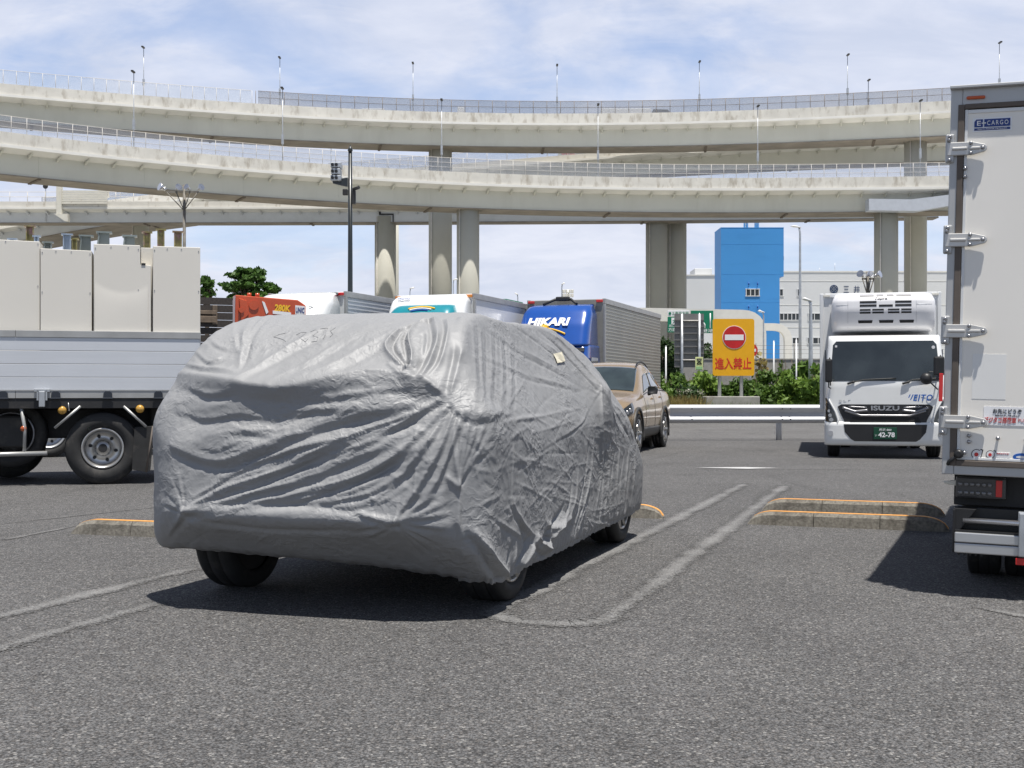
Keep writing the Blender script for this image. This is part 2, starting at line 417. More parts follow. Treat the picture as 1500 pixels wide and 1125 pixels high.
# ---------------------------------------------------------------- the covered car
CO = Vector((-1.094, 6.264, 0)); CANG = -math.atan2(.307, .952)
Tcar = Matrix.Translation(CO) @ Matrix.Rotation(CANG, 4, 'Z')
def build_cover():
    cen = np.array((0, 2.15, .80))
    pl = []
    def plane(n, pt): n = np.array(n, float); n /= np.linalg.norm(n); pl.append((n, float(np.dot(n, np.array(pt) - cen))))
    plane((0, -1, -.07), (0, -.03, .6))
    plane((0, -.26, .965), (0, .8, 1.605)); plane((0, -.82, .58), (0, -.01, 1.17)); plane((0, -.60, .80), (0, .38, 1.485))
    plane((0, 0, 1), (0, 1.6, 1.606)); plane((0, .03, 1), (0, 1.2, 1.60)); plane((0, .17, .98), (0, 2.2, 1.58))
    plane((0, .50, .86), (0, 3.0, 1.36)); plane((0, .36, .93), (0, 3.7, 1.02)); plane((0, 1, 0), (0, 4.42, .6)); plane((0, .8, .6), (0, 4.30, .80))
    for s in (-1, 1):
        plane((s, 0, 0), (s * .985, 2, .7)); plane((s * .9, 0, .40), (s * .90, 2, 1.15)); plane((s * .42, 0, .9), (s * .69, 2, 1.615))
        plane((s * .70, -.70, .0), (s * .86, .06, .6)); plane((s * .45, -.8, .45), (s * .78, .24, 1.33))
        plane((s * .75, .65, 0), (s * .84, 4.1, .6)); plane((s * .40, .55, .73), (s * .76, 3.3, 1.18)); plane((s * .62, .4, .68), (s * .86, 3.7, .90))
        plane((s * .985, 0, -.17), (s * .985, 2, .36))
    plane((0, -.62, -.78), (0, .03, .42)); plane((0, .9, -.3), (0, 4.4, .4))
    NRM = np.array([p[0] for p in pl]); CC = np.array([p[1] for p in pl]); pp = 62.0
    def rad(d):
        q = np.maximum(d @ NRM.T / CC, 1e-6); mq = q.max(-1, keepdims=True)
        return 1 / (mq[..., 0] * ((q / mq) ** pp).sum(-1) ** (1 / pp))
    def dirs(az, el): return np.stack((np.sin(az) * np.cos(el), np.cos(az) * np.cos(el), np.sin(el)), -1)
    # columns spaced evenly along the outline, denser on the two sides that show
    az = np.linspace(0, 2 * np.pi, 6001)
    p0 = dirs(az, np.zeros_like(az) - .05); p0 = p0 * rad(p0)[:, None]
    seg = np.linalg.norm(np.diff(p0, axis=0), axis=1)
    azm = (az[1:] + az[:-1]) / 2                                # az: 0 front, +pi/2 right side, pi rear
    wgt = np.where((azm > .35) & (azm < 4.0), 1.0, .30)
    acc = np.concatenate(([0], np.cumsum(seg * wgt))); nc = 1600
    az = np.interp(np.linspace(0, acc[-1], nc, endpoint=False), acc, az)
    # height of the hem round the car
    ha = np.array([0, .4, .6, 1.2, 2.0, 2.45, 2.62, 2.8, 2.95, 3.14, 3.35, 3.55, 3.8, 4.5, 2 * np.pi])
    hz = np.array([.25, .24, .20, .185, .165, .170, .150, .165, .205, .235, .25, .265, .265, .25, .25])
    hem = np.interp(az, ha, hz) + .003 * np.sin(az * 61) + .002 * np.sin(az * 143 + 1)
    lo = np.full(nc, -1.3); hi = np.full(nc, .2)
    for _ in range(34):
        mdl = (lo + hi) / 2; d = dirs(az, mdl); z = (d * rad(d)[:, None])[:, 2] + cen[2]
        up = z > hem; hi = np.where(up, mdl, hi); lo = np.where(up, lo, mdl)
    e0 = (lo + hi) / 2; nr = 340
    # rows evenly by length from hem to roof
    fine = np.linspace(0, 1, 400)
    E = e0[:, None] + (np.pi / 2 - .012 - e0[:, None]) * fine[None, :]
    D = dirs(np.broadcast_to(az[:, None], E.shape), E); PT = D * rad(D)[..., None]
    sl_ = np.linalg.norm(np.diff(PT, axis=1), axis=2); ac = np.concatenate((np.zeros((nc, 1)), np.cumsum(sl_, 1)), 1)
    V = np.empty((nc, nr, 3))
    wr = np.linspace(0, 1, nr) ** 1.12
    for i in range(nc):
        e = np.interp(wr * ac[i, -1], ac[i], E[i]); d = dirs(np.full(nr, az[i]), e); V[i] = d * rad(d)[:, None] + cen
    def normals(V):
        du = np.roll(V, -1, 0) - np.roll(V, 1, 0); dv = np.gradient(V, axis=1)
        n = np.cross(du, dv); n /= np.maximum(np.linalg.norm(n, axis=2, keepdims=True), 1e-9)
        return n
    Nn = normals(V)
    if (Nn[:, 40] * (V[:, 40] - cen)).sum() < 0: Nn = -Nn
    # soft medium shapes first: mirror tents, lamp swell, sag of the rear window, wheel arches
    def bump_at(c, r, a, pw=2.0):
        nonlocal V
        d = np.linalg.norm(V - np.array(c), axis=2) / r
        V = V + Nn * (a * np.exp(-d ** pw))[..., None]
    for s in (1, -1): bump_at((s * .93, 2.62, 1.13), .20, .115, 1.25)
    rear = np.clip((-Nn[..., 1] - .35) / .4, 0, 1) * np.clip((.86 - np.abs(V[..., 0])) / .25, 0, 1)
    zz_ = V[..., 2]
    V = V + Nn * (rear * (-.062 * np.exp(-((zz_ - 1.00) / .11) ** 2) - .03 * np.exp(-((zz_ - .78) / .12) ** 2) + .016 * np.exp(-((zz_ - 1.19) / .06) ** 2) + .02 * np.exp(-((zz_ - .50) / .07) ** 2)))[..., None]
    Nn = normals(V)
    if (Nn[:, 40] * (V[:, 40] - cen)).sum() < 0: Nn = -Nn
    bump_at((.84, .16, 1.0), .17, .03); bump_at((-.84, .16, 1.0), .17, .03)
    
    bump_at((0, -.02, .60), .5, .02)
    bump_at((.93, 1.3, 1.38), .5, -.035); bump_at((.95, 2.4, .62), .45, -.03); bump_at((.95, 1.5, .75), .4, -.012)
    Nn = normals(V)
    if (Nn[:, 40] * (V[:, 40] - cen)).sum() < 0: Nn = -Nn
    # world positions and where each lies in the photograph, to carry over the traced folds
    Rm = np.array(Tcar.to_3x3()); T0 = np.array(CO)
    W = V @ Rm.T + T0; NW = Nn @ Rm.T
    px = PX0 + W[..., 0] / W[..., 1] * F; py = PY0 - (W[..., 2] - H) / W[..., 1] * F
    vis = ((W - np.array((0, 0, H))) * NW).sum(2) < 0
    fv = V[vis]; fx = px[vis]; fy = py[vis]; fn = Nn[vis]
    def S(x, y):
        k = np.argmin((fx - x) ** 2 + (fy - y) ** 2); return fv[k], fn[k]
    disp = np.zeros(V.shape[:2])
    def ridge(pts, wd, amp, taper=(1, 1), sharp=2.0, wend=None):
        """a fold along traced points: width wd, height amp, fading to taper at its ends"""
        nonlocal disp
        q = [S(*p)[0] for p in pts]
        # densify with Catmull-Rom
        c = []
        for i in range(len(q) - 1):
            a, b_, c_, d_ = q[max(i - 1, 0)], q[i], q[i + 1], q[min(i + 2, len(q) - 1)]
            for t in np.linspace(0, 1, 5, endpoint=False):
                c.append(.5 * ((2 * b_) + (-a + c_) * t + (2 * a - 5 * b_ + 4 * c_ - d_) * t * t + (-a + 3 * b_ - 3 * c_ + d_) * t ** 3))
        c.append(q[-1]); c = np.array(c)
        lo_, hi_ = c.min(0) - 4 * wd, c.max(0) + 4 * wd
        sel = ((V > lo_) & (V < hi_)).all(2)
        X = V[sel]; best = np.full(len(X), 1e9); tt = np.zeros(len(X)); n = len(c) - 1
        for i in range(n):
            ab = c[i + 1] - c[i]; t = np.clip(((X - c[i]) @ ab) / max(ab @ ab, 1e-12), 0, 1)
            d = np.linalg.norm(X - (c[i] + t[:, None] * ab), axis=1); m_ = d < best
            best[m_] = d[m_]; tt[m_] = (i + t[m_]) / n
        ww = wd if wend is None else wd + (wend - wd) * tt
        env = np.where(tt < .5, taper[0] + (1 - taper[0]) * np.sin(np.pi * tt), taper[1] + (1 - taper[1]) * np.sin(np.pi * tt))
        disp[sel] += amp * env * np.exp(-(best / ww) ** sharp)
    def fold(pts, wd, amp, off, taper=(.3, .3), wend=None):
        """crest with a trough on its lower side"""
        ridge(pts, wd, amp, taper, 1.05, wend)
        ridge([(x + off[0], y + off[1]) for x, y in pts], wd * 1.1, -amp * .75, taper, 2.0, wend)
    RG = ridge; FD = fold
    # shoulder over the tailgate and the slack under it
    FD([(258, 546), (300, 552), (345, 560), (412, 568), (470, 559), (548, 546), (600, 556), (640, 572)], .050, .030, (0, 20), (.5, .4))
    RG([(300, 585), (360, 600), (430, 600), (520, 580), (580, 565)], .07, -.018, (.2, .2))
    FD([(266, 560), (300, 575), (340, 572)], .02, .012, (2, 9)); FD([(450, 585), (520, 575), (600, 565)], .022, .012, (0, 10))
    FD([(262, 600), (300, 612), (350, 606), (400, 615)], .018, .008, (0, 9)); FD([(400, 612), (450, 600), (520, 598)], .018, .008, (2, 8))
    FD([(300, 640), (350, 632), (420, 628), (470, 606)], .018, .008, (0, 8)); FD([(340, 622), (400, 640), (450, 634)], .016, .007, (0, 7))
    # long diagonal pulls
    LP = [([(252, 652), (318, 673), (390, 651), (450, 626), (520, 606), (608, 590)], .020, .018, (4, 13)),
          ([(272, 748), (325, 716), (400, 691), (470, 656), (560, 622), (612, 604)], .016, .018, (4, 12)),
          ([(272, 748), (360, 724), (440, 701), (520, 668), (612, 628)], .015, .015, (3, 11)),
          ([(274, 749), (370, 735), (450, 722), (530, 694), (610, 655)], .013, .012, (2, 9)),
          ([(420, 720), (500, 706), (570, 678), (620, 640)], .012, .010, (2, 8)), ([(470, 735), (540, 722), (600, 690)], .011, .009, (2, 7)),
          ([(320, 700), (390, 672), (450, 652), (500, 640)], .010, .008, (2, 7)), ([(360, 705), (430, 682), (490, 664)], .009, .007, (2, 6))]
    for pts, wd, am, of in LP: FD(pts, wd, am, of, (.5, .4), wd * 1.2)
    rj = random.Random(21)
    for k in range(80):                                            # thin pulls running with the long ones
        pts, wd, am, of = LP[k % len(LP)]; dx, dy = rj.uniform(-18, 18), rj.uniform(-20, 22); i0 = rj.randint(0, len(pts) - 3) if len(pts) > 3 else 0
        FD([(x + dx + rj.uniform(-3, 3), y + dy + rj.uniform(-3, 3)) for x, y in pts[i0:i0 + rj.choice((2, 3, 3))]], rj.uniform(.0048, .0085), rj.uniform(.0025, .0055), (1, 4), (.1, .1))
    RG([(608, 574), (609, 640), (608, 700), (604, 742)], .006, .0035, (.8, .8), 2.0)            # a sewn seam and its puckers
    for k in range(17): RG([(601, 580 + k * 9), (608, 578 + k * 9 + (k % 3)), (615, 580 + k * 9)], .0055, .003, (.2, .2), 1.6)
    # bumper crest between the two hooks
    RG([(272, 750), (350, 752), (430, 757), (510, 760), (580, 765)], .045, .022, (.8, .8))
    RG([(272, 742), (350, 738), (430, 741), (510, 746), (580, 757)], .016, -.010, (.5, .5)); RG([(274, 757), (340, 770), (430, 778), (510, 776), (580, 769)], .018, -.010, (.5, .5))
    RG([(272, 749)], .016, .012) if False else None
    for e in ((240, 715), (236, 735), (250, 700), (258, 772), (246, 785), (300, 790), (262, 690)):
        FD([(271, 749), ((271 + e[0]) / 2, (749 + e[1]) / 2 + 1), e], .009, .010, (3, 4), (.28, .1), .018)
    for e in ((470, 735), (500, 780), (540, 785), (520, 752)):
        FD([(577, 765), ((577 + e[0]) / 2, (765 + e[1]) / 2), e], .008, .009, (1, 5), (.28, .1), .018)
    for e in ((612, 715), (640, 724), (655, 738), (662, 752), (655, 775), (640, 795), (618, 812), (600, 722), (585, 728), (628, 805)):
        FD([(580, 764), ((580 + e[0]) / 2, (764 + e[1]) / 2), e], .009, .012, (3, 5), (.25, .15), .019)
    # pulls from the tail lamp
    for a in ([(655, 596), (632, 640), (600, 682), (570, 716)], [(664, 604), (645, 655), (618, 706), (598, 742)], [(648, 600), (610, 640), (560, 680), (510, 706)],
              [(676, 612), (660, 655), (640, 705), (622, 730)], [(640, 588), (600, 612), (540, 646), (480, 668)]):
        FD(a, .012, .016, (5, 6), (.7, .2), .022)
    for x0 in (664, 676, 686, 697, 710, 722, 733):
        FD([(x0, 622), ((x0 + 671) / 2 - 1, 668), (671, 712)], .012, .011, (5, 1), (.2, .12), .007)
    RG([(745, 612), (710, 622), (672, 612), (652, 590)], .022, -.012, (.4, .3)); RG([(740, 606), (705, 606), (672, 598)], .05, .014, (.5, .5))
    # corner
    RG([(670, 706), (671, 740), (672, 770), (680, 815)], .016, .016, (.5, .3)); RG([(658, 715), (656, 750), (655, 775)], .02, -.010, (.4, .4))
    RG([(655, 700), (664, 706), (671, 714)], .012, .008)
    # gathers on the rear window
    FD([(584, 485), (566, 508), (577, 528), (596, 543)], .012, .030, (9, -4), (.6, .7)); FD([(596, 543), (604, 522), (600, 494), (614, 473), (637, 468)], .012, .030, (-9, 2), (.7, .5))
    FD([(637, 469), (641, 494), (633, 522), (616, 553)], .013, .026, (-9, -1), (.6, .6)); RG([(570, 536), (588, 551), (620, 556), (650, 577)], .014, .020, (.5, .5))
    FD([(654, 468), (656, 488), (646, 528), (626, 553)], .012, .018, (-7, 0)); FD([(677, 466), (673, 520), (660, 576)], .016, .020, (-9, 0), (.4, .4))
    RG([(588, 520), (593, 533)], .022, -.014, (1, 1)); RG([(620, 490), (617, 525), (607, 545)], .018, -.014, (.6, .6))
    FD([(505, 472), (430, 503), (348, 556)], .024, .013, (5, 10)); FD([(586, 480), (500, 530), (413, 567)], .024, .013, (5, 10)); FD([(540, 478), (470, 520), (400, 556)], .016, .006, (3, 7))
    FD([(377, 457), (358, 490), (352, 530)], .016, .014, (8, 2)); FD([(342, 470), (345, 500), (350, 515)], .012, .010, (5, 0)); FD([(398, 456), (372, 480), (350, 540)], .012, .008, (5, 2))
    FD([(286, 514), (305, 530), (325, 524)], .012, .016, (2, 6)); FD([(270, 532), (292, 538), (318, 540), (345, 545)], .012, .014, (1, 7)); FD([(300, 490), (318, 505), (335, 512)], .012, .008, (0, 6))
    # side above the belt
    for a in ([(690, 470), (695, 540), (692, 600)], [(703, 480), (705, 540), (704, 596)], [(718, 484), (719, 545), (716, 602)], [(733, 490), (735, 550), (731, 606)], [(748, 498), (748, 560), (742, 610)]):
        ridge(a, .016, .0050, (.2, .2), 2.0); ridge([(x + 7, y) for x, y in a], .014, -.004, (.2, .2), 2.0)
    FD([(772, 464), (820, 500), (852, 535), (879, 563)], .012, .014, (-4, 8), (.3, .9)); FD([(748, 468), (810, 512), (876, 565)], .010, .007, (-3, 6), (.2, .8)); FD([(712, 478), (790, 526), (872, 568)], .012, .006, (-3, 6), (.2, .6))
    FD([(700, 520), (790, 555), (874, 571)], .012, .005, (0, 6), (.2, .6))
    RG([(735, 618), (775, 612), (850, 598)], .012, .008, (.4, .2)); RG([(880, 568), (880, 620), (879, 690), (872, 750)], .011, .018, (.9, .2), 1.3, .02)
    FD([(884, 574), (898, 610), (915, 640)], .012, .010, (3, -4), (.7, .2)); FD([(878, 574), (850, 620), (790, 660)], .010, .006, (0, 5), (.7, .1)); FD([(884, 572), (905, 598), (926, 640)], .012, .012, (-4, 4), (.7, .3))
    for a in ([(868, 645), (862, 700), (850, 758)], [(893, 650), (890, 700), (884, 755)], [(907, 655), (902, 700), (899, 748)], [(920, 662), (915, 705), (911, 748)], [(929, 668), (926, 710), (922, 744)]):
        FD(a, .014, .017, (-6, 2), (.3, .5))
    RG([(751, 640), (750, 700), (748, 755)], .012, .008, (.3, .3))
    # random slanting creases of the folded sheet over the side and the tailgate
    rg = random.Random(3)
    for k in range(150):
        x = rg.uniform(690, 900); y = rg.uniform(610, 775) if k % 2 else rg.uniform(540, 700); an = rg.choice((.5, -.45, .15, -.9, 1.1)) + rg.uniform(-.25, .25); l = rg.uniform(12, 42)
        RG([(x - l * math.cos(an), y - l * math.sin(an)), (x, y + rg.uniform(-3, 3)), (x + l * math.cos(an), y + l * math.sin(an))], rg.uniform(.0045, .0075), rg.choice((.0026, .0034, .0042, -.0028)), (.1, .1), 1.0)
    for k in range(120):
        x = rg.uniform(255, 650); y = rg.uniform(470, 800) if k % 3 == 0 else rg.uniform(560, 740); an = rg.choice((-.35, -.45, .3, -.1)) + rg.uniform(-.3, .3); l = rg.uniform(10, 34)
        RG([(x - l * math.cos(an), y - l * math.sin(an)), (x, y + rg.uniform(-3, 3)), (x + l * math.cos(an), y + l * math.sin(an))], rg.uniform(.0045, .0075), rg.choice((.0032, -.0028, .0042)), (.1, .1), 1.0)
    # tents above the right rear wheel
    FD([(697, 780), (712, 800), (726, 822), (742, 842)], .020, .034, (-10, 8), (.5, .8)); FD([(785, 786), (776, 806), (766, 826)], .018, .034, (-10, 4), (.6, .7))
    FD([(786, 786), (799, 802), (806, 806)], .015, .026, (-8, 8), (.6, .6)); FD([(799, 802), (812, 780), (832, 750)], .018, .030, (-7, -6), (.7, .3))
    FD([(755, 800), (752, 815), (748, 832)], .016, .018, (-8, 0)); RG([(800, 768), (815, 772), (835, 758)], .02, .022, (.5, .5)); RG([(798, 785), (806, 790)], .022, -.03, (.8, .8))
    RG([(765, 775), (772, 792)], .03, -.022, (.7, .7)); FD([(750, 735), (765, 765), (785, 786)], .012, .012, (-5, 3)); FD([(712, 752), (740, 770), (770, 790)], .010, .008, (-3, 5))
    FD([(846, 690), (842, 730), (832, 760)], .014, .014, (-6, 0)); FD([(858, 740), (850, 765), (846, 782)], .010, .012, (-4, 0))
    # hem gathers
    rr = np.arange(nr)[None, :]; hemk = np.exp(-(rr / 13.0) ** 2)
    cidx = np.arange(nc)[:, None]
    disp += hemk * (.0035 * np.sin(cidx * .49 + 2 * np.sin(cidx * .072)) + .003 * np.sin(cidx * .203 + 1.3)) * np.where((az[:, None] > .2) & (az[:, None] < 2.8), 1, .22)
    disp -= .004 * np.exp(-((rr - 6) / 1.2) ** 2)                # stitched hem
    disp -= np.where((az[:, None] > .3) & (az[:, None] < 2.75), .012, .03) * np.exp(-(rr / 7.5) ** 2)                     # elastic draws the hem in
    # folds on the far sides, which no photograph shows
    far = ~((az > .45) & (az < 3.95))
    disp[far] += .010 * np.sin(V[far][..., 1] * 9 + V[far][..., 2] * 6) * np.clip(1.4 - V[far][..., 2], 0, 1)
    # crumple
    flat = V.reshape(-1, 3); dn = np.empty(len(flat))
    for i, p in enumerate(flat):
        v = Vector(p)
        dn[i] = .0026 * (1 - 2.2 * abs(mnoise.noise(v * 7.0))) + .0014 * (1 - 2.2 * abs(mnoise.noise(v * 16.0 + Vector((5, 3, 1))))) + .007 * mnoise.noise(v * 2.6)
    fade = np.clip((nr - 1 - rr) / 30, 0, 1)
    disp = (disp + dn.reshape(nc, nr)) * fade
    V2 = V + Nn * disp[..., None]
    idx = np.arange(nc * nr).reshape(nc, nr); a = idx[:, :-1]; b_ = np.roll(idx, -1, 0)[:, :-1]; c_ = np.roll(idx, -1, 0)[:, 1:]; d_ = idx[:, 1:]
    faces = np.stack((a, b_, c_, d_), -1).reshape(-1, 4)
    me = bpy.data.meshes.new('car_cover'); me.vertices.add(nc * nr); me.vertices.foreach_set('co', V2.reshape(-1).astype(np.float32))
    nf = len(faces); top = idx[:, -1]
    me.loops.add(nf * 4 + nc); me.polygons.add(nf + 1)
    me.loops.foreach_set('vertex_index', np.concatenate((faces.ravel(), top)).astype(np.int32))
    me.polygons.foreach_set('loop_start', np.concatenate((np.arange(nf) * 4, [nf * 4])).astype(np.int32))
    me.update(calc_edges=True); me.validate()
    bm = bmesh.new(); bm.from_mesh(me); bmesh.ops.recalc_face_normals(bm, faces=bm.faces[:]); bm.to_mesh(me); bm.free()
    me.shade_smooth()
    o = bpy.data.objects.new('car_cover', me); COL.objects.link(o)
    o.location = CO; o.rotation_euler = (0, 0, CANG)
    Vv = V2[vis]
    def S2(x, y):
        k = np.argmin((fx - x) ** 2 + (fy - y) ** 2); return Vector(Vv[k]), Vector(fn[k])
    return o, S2
def cover_mat():
    m = mat('silver_cover', (.285, .288, .292), .58, var=.04, scale=1.2, spec=.3)
    nt = m.node_tree; N = nt.nodes; L = nt.links; b = N['Principled BSDF']; b.inputs['Metallic'].default_value = .16
    tc = N.new('ShaderNodeTexCoord')
    # crumpled sheet: flat facets that meet in creases, stronger in some places than in others
    wob = N.new('ShaderNodeTexNoise'); wob.inputs['Scale'].default_value = 9; wob.inputs['Detail'].default_value = 3; L.new(tc.outputs['Object'], wob.inputs['Vector'])
    add = N.new('ShaderNodeVectorMath'); add.operation = 'MULTIPLY_ADD'; L.new(wob.outputs['Color'], add.inputs[0]); add.inputs[1].default_value = (.16, .16, .16); L.new(tc.outputs['Object'], add.inputs[2])
    msk = N.new('ShaderNodeTexNoise'); msk.inputs['Scale'].default_value = 2.3; msk.inputs['Detail'].default_value = 3; L.new(tc.outputs['Object'], msk.inputs['Vector'])
    mk = N.new('ShaderNodeMapRange'); mk.inputs[1].default_value = .38; mk.inputs[2].default_value = .62; mk.inputs[3].default_value = .14; mk.inputs[4].default_value = 1.0; L.new(msk.outputs['Fac'], mk.inputs[0])
    last = None
    for sc_, dist, st_, rot in ((6.5, .008, (1, 1, 1.9), .35), (15, .0085, (1.0, 1, 2.1), -.4), (36, .0042, (1, 1, 1.7), .2)):
        mp = N.new('ShaderNodeMapping'); mp.inputs['Scale'].default_value = st_; mp.inputs['Rotation'].default_value = (rot, rot * .8, 0); L.new(add.outputs[0], mp.inputs[0])
        v = N.new('ShaderNodeTexVoronoi'); v.feature = 'F1'; v.inputs['Scale'].default_value = sc_; L.new(mp.outputs[0], v.inputs['Vector'])
        ml = N.new('ShaderNodeMath'); ml.operation = 'MULTIPLY'; L.new(v.outputs['Distance'], ml.inputs[0]); L.new(mk.outputs[0], ml.inputs[1])
        bp = N.new('ShaderNodeBump'); bp.inputs['Strength'].default_value = .55; bp.inputs['Distance'].default_value = dist
        L.new(ml.outputs[0], bp.inputs['Height'])
        if last: L.new(last, bp.inputs['Normal'])
        last = bp.outputs[0]
    L.new(last, b.inputs['Normal'])
    return m
M['cover'] = cover_mat()
cover, S2 = build_cover(); cover.data.materials.append(M['cover'])
tag(cover, 'wrinkled silver grey fabric cover draped right over a parked car', 'car cover')
# paper tag stuck on its side, and the scrawl on its rear window
b = MB(); g = [[None] * 5 for _ in range(5)]
for i in range(5):
    for j in range(5):
        u, v = i / 4, j / 4
        p, n = S2(809 + u * 11 + v * 5, 519 - u * 2 + v * 14); g[i][j] = b.bm.verts.new(p + n * .010)
for i in range(4):
    for j in range(4): b.bm.faces.new((g[i][j], g[i + 1][j], g[i + 1][j + 1], g[i][j + 1]))
M['paper'] = mat('cream_paper', (.62, .58, .46), .8, var=.12, scale=30)
o = b.build('paper_tag', M['paper'], cover)
sm = o.modifiers.new('thickness', 'SOLIDIFY'); sm.thickness = .002
M['pen'] = mat('faded_pen', (.215, .22, .23), .6)
for st in ([(418, 487), (408, 490), (401, 494), (408, 496), (416, 498), (419, 501)], [(434, 490), (442, 487), (449, 488), (444, 493), (440, 498), (447, 501), (452, 497)],
           [(455, 488), (463, 485), (466, 488), (458, 492), (466, 494), (464, 499), (456, 500)], [(470, 484), (480, 482), (476, 490), (473, 496)], [(492, 481), (484, 485), (488, 489), (484, 494)]):
    b = MB(); b.tube([S2(*p)[0] + S2(*p)[1] * .0015 for p in st], .0012, 5); b.build('pen_scrawl', M['pen'], cover)

# ---- wheels, used by every vehicle
def wheel(parent, loc, r, wd, side, style='car', rimcol='alu', name='wheel', spokes=10, rim_r=None, rz=0):
    """tyre about the local X axis; side +1 shows its face towards +X"""
    o = thing(name, None, None); o.parent = parent; o.location = loc; o.rotation_euler = (0, 0, rz)
    rr = rim_r or r * .66; h = wd / 2
    t = MB()
    t.lathe([(-h * .8, rr), (-h * .98, rr * 1.06), (-h, (r + rr) / 2), (-h * .9, r * .965), (-h * .72, r * .995), (-h * .34, r), (-h * .33, r * .985), (-h * .28, r * .985), (-h * .27, r),
             (h * .27, r), (h * .28, r * .985), (h * .33, r * .985), (h * .34, r), (h * .72, r * .995), (h * .9, r * .965), (h, (r + rr) / 2), (h * .98, rr * 1.06), (h * .8, rr)], 44, cap=False)
    m = MB(); s = side
    if style == 'truck':
        m.lathe([(s * h * .86, rr), (s * h * .98, rr * .97), (s * h * .95, rr * .90), (s * h * .2, rr * .84), (s * h * .0, rr * .80), (s * -h * .02, rr * .40), (s * h * .28, rr * .36), (s * h * .5, rr * .32), (s * h * .52, 0.001)], 40, cap=False)
        q = MB()
        for k in range(6):
            a = k * math.pi / 3 + .2; q.cyl((s * -h * .0, rr * .6 * math.cos(a), rr * .6 * math.sin(a)), (s * h * .045, rr * .6 * math.cos(a), rr * .6 * math.sin(a)), rr * .085, n=12)
        q.cyl((s * h * .25, 0, 0), (s * h * .62, 0, 0), rr * .24, rr * .2, 20)
        for k in range(8):
            a = k * math.pi / 4; q.cyl((s * h * .1, rr * .33 * math.cos(a), rr * .33 * math.sin(a)), (s * h * .42, rr * .33 * math.cos(a), rr * .33 * math.sin(a)), rr * .035, n=8)
        q.build('hub', M['chassis'], o)
    else:
        m.lathe([(s * h * .8, rr * 1.0), (s * h * .93, rr * .98), (s * h * .92, rr * .93), (s * h * .3, rr * .88), (s * -h * .5, rr * .86)], 40, cap=False)
        m.lathe([(s * h * .35, rr * .22), (s * h * .72, rr * .2), (s * h * .75, rr * .16), (s * h * .76, .001)], 20)
        for k in range(spokes):
            a = 2 * math.pi * k / spokes
            for dd in (-.06, .06):
                c, sn = math.cos(a + dd), math.sin(a + dd); c2, s2_ = math.cos(a + dd * .6), math.sin(a + dd * .6)
                m.tube([(s * h * .55, rr * .15 * c, rr * .15 * sn), (s * h * .72, rr * .55 * c2, rr * .55 * s2_), (s * h * .86, rr * .95 * c2, rr * .95 * s2_)], rr * (.05 if spokes > 6 else .085), 6)
        q = MB(); q.cyl((s * h * .0, 0, 0), (s * h * .12, 0, 0), rr * .6, n=24); q.build('brake_disc', M['chassis'], o)
    q = MB(); q.cyl((-s * h * .70, 0, 0), (-s * h * .60, 0, 0), rr * .99, n=28); q.build('back_plate', M['black'], o)
    t.build('tyre', M['rubber'], o); m.build('rim', M[rimcol], o)
    return o
M['rim_dark'] = mat('dark_alloy', (.28, .28, .29), .35, .8, var=.1)
M['rim_silver'] = mat('silver_alloy', (.5, .49, .47), .3, .8, var=.1)
car = thing('parked_car', 'car hidden beneath the silver grey cover, showing only its wheels', 'car', CO, CANG)
for yy in (.80, 3.52):
    for s in (-1, 1): wheel(car, (s * .79, yy, .345), .345, .24, s, 'car', 'rim_silver', spokes=10, rim_r=.245)
b = MB(); b.box(-.70, .45, .30, .70, 4.1, .75, .08); b.box(-.70, .75, .75, .70, 3.3, 1.45, .2)
b.build('body', M['black'], car)
# ---------------------------------------------------------------- viaducts
M['weathered'] = mat('weathered_parapet', (.645, .625, .57), .85, var=.10, scale=.8, dirt=(.30, .26, .20), dscale=1.7, dthr=.50, dsoft=.26, dstretch=(1, 1, .35))
M['parapet'] = mat('pale_parapet', (.645, .625, .575), .85, var=.08, scale=.5, dirt=(.30, .25, .18), dscale=1.3, dthr=.56, dsoft=.22, dstretch=(1, 1, .4))
M['girder'] = mat('painted_girder', (.57, .57, .51), .6, var=.05, scale=.25, dirt=(.49, .485, .425), dscale=.35, dthr=.5, dsoft=.3, dstretch=(1, 1, .2))
M['girder_grey'] = mat('grey_girder', (.56, .58, .60), .6, var=.05, scale=.25, dirt=(.46, .48, .49), dscale=.35, dthr=.5, dsoft=.3)
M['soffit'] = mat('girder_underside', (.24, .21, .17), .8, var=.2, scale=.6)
M['lip'] = mat('slab_edge', (.72, .71, .67), .8, var=.06, scale=.6)
M['rust'] = mat('rust_joint', (.11, .085, .06), .8, var=.3)
M['post'] = mat('fence_post_paint', (.60, .57, .52), .6, var=.1)
M['post_dark'] = mat('rusty_fence_post', (.20, .165, .14), .7, var=.3)
def see_through(name, col, alpha, rough=.5):
    m = mat(name, col, rough, var=.05); m.node_tree.nodes['Principled BSDF'].inputs['Alpha'].default_value = alpha
    return m
M['mesh_grey'] = see_through('grey_mesh_panel', (.30, .32, .36), .38, .8)
M['mesh_clear'] = see_through('clear_panel', (.55, .6, .66), .16, .3)
M['mesh_light'] = see_through('light_mesh_panel', (.38, .42, .5), .24, .8)

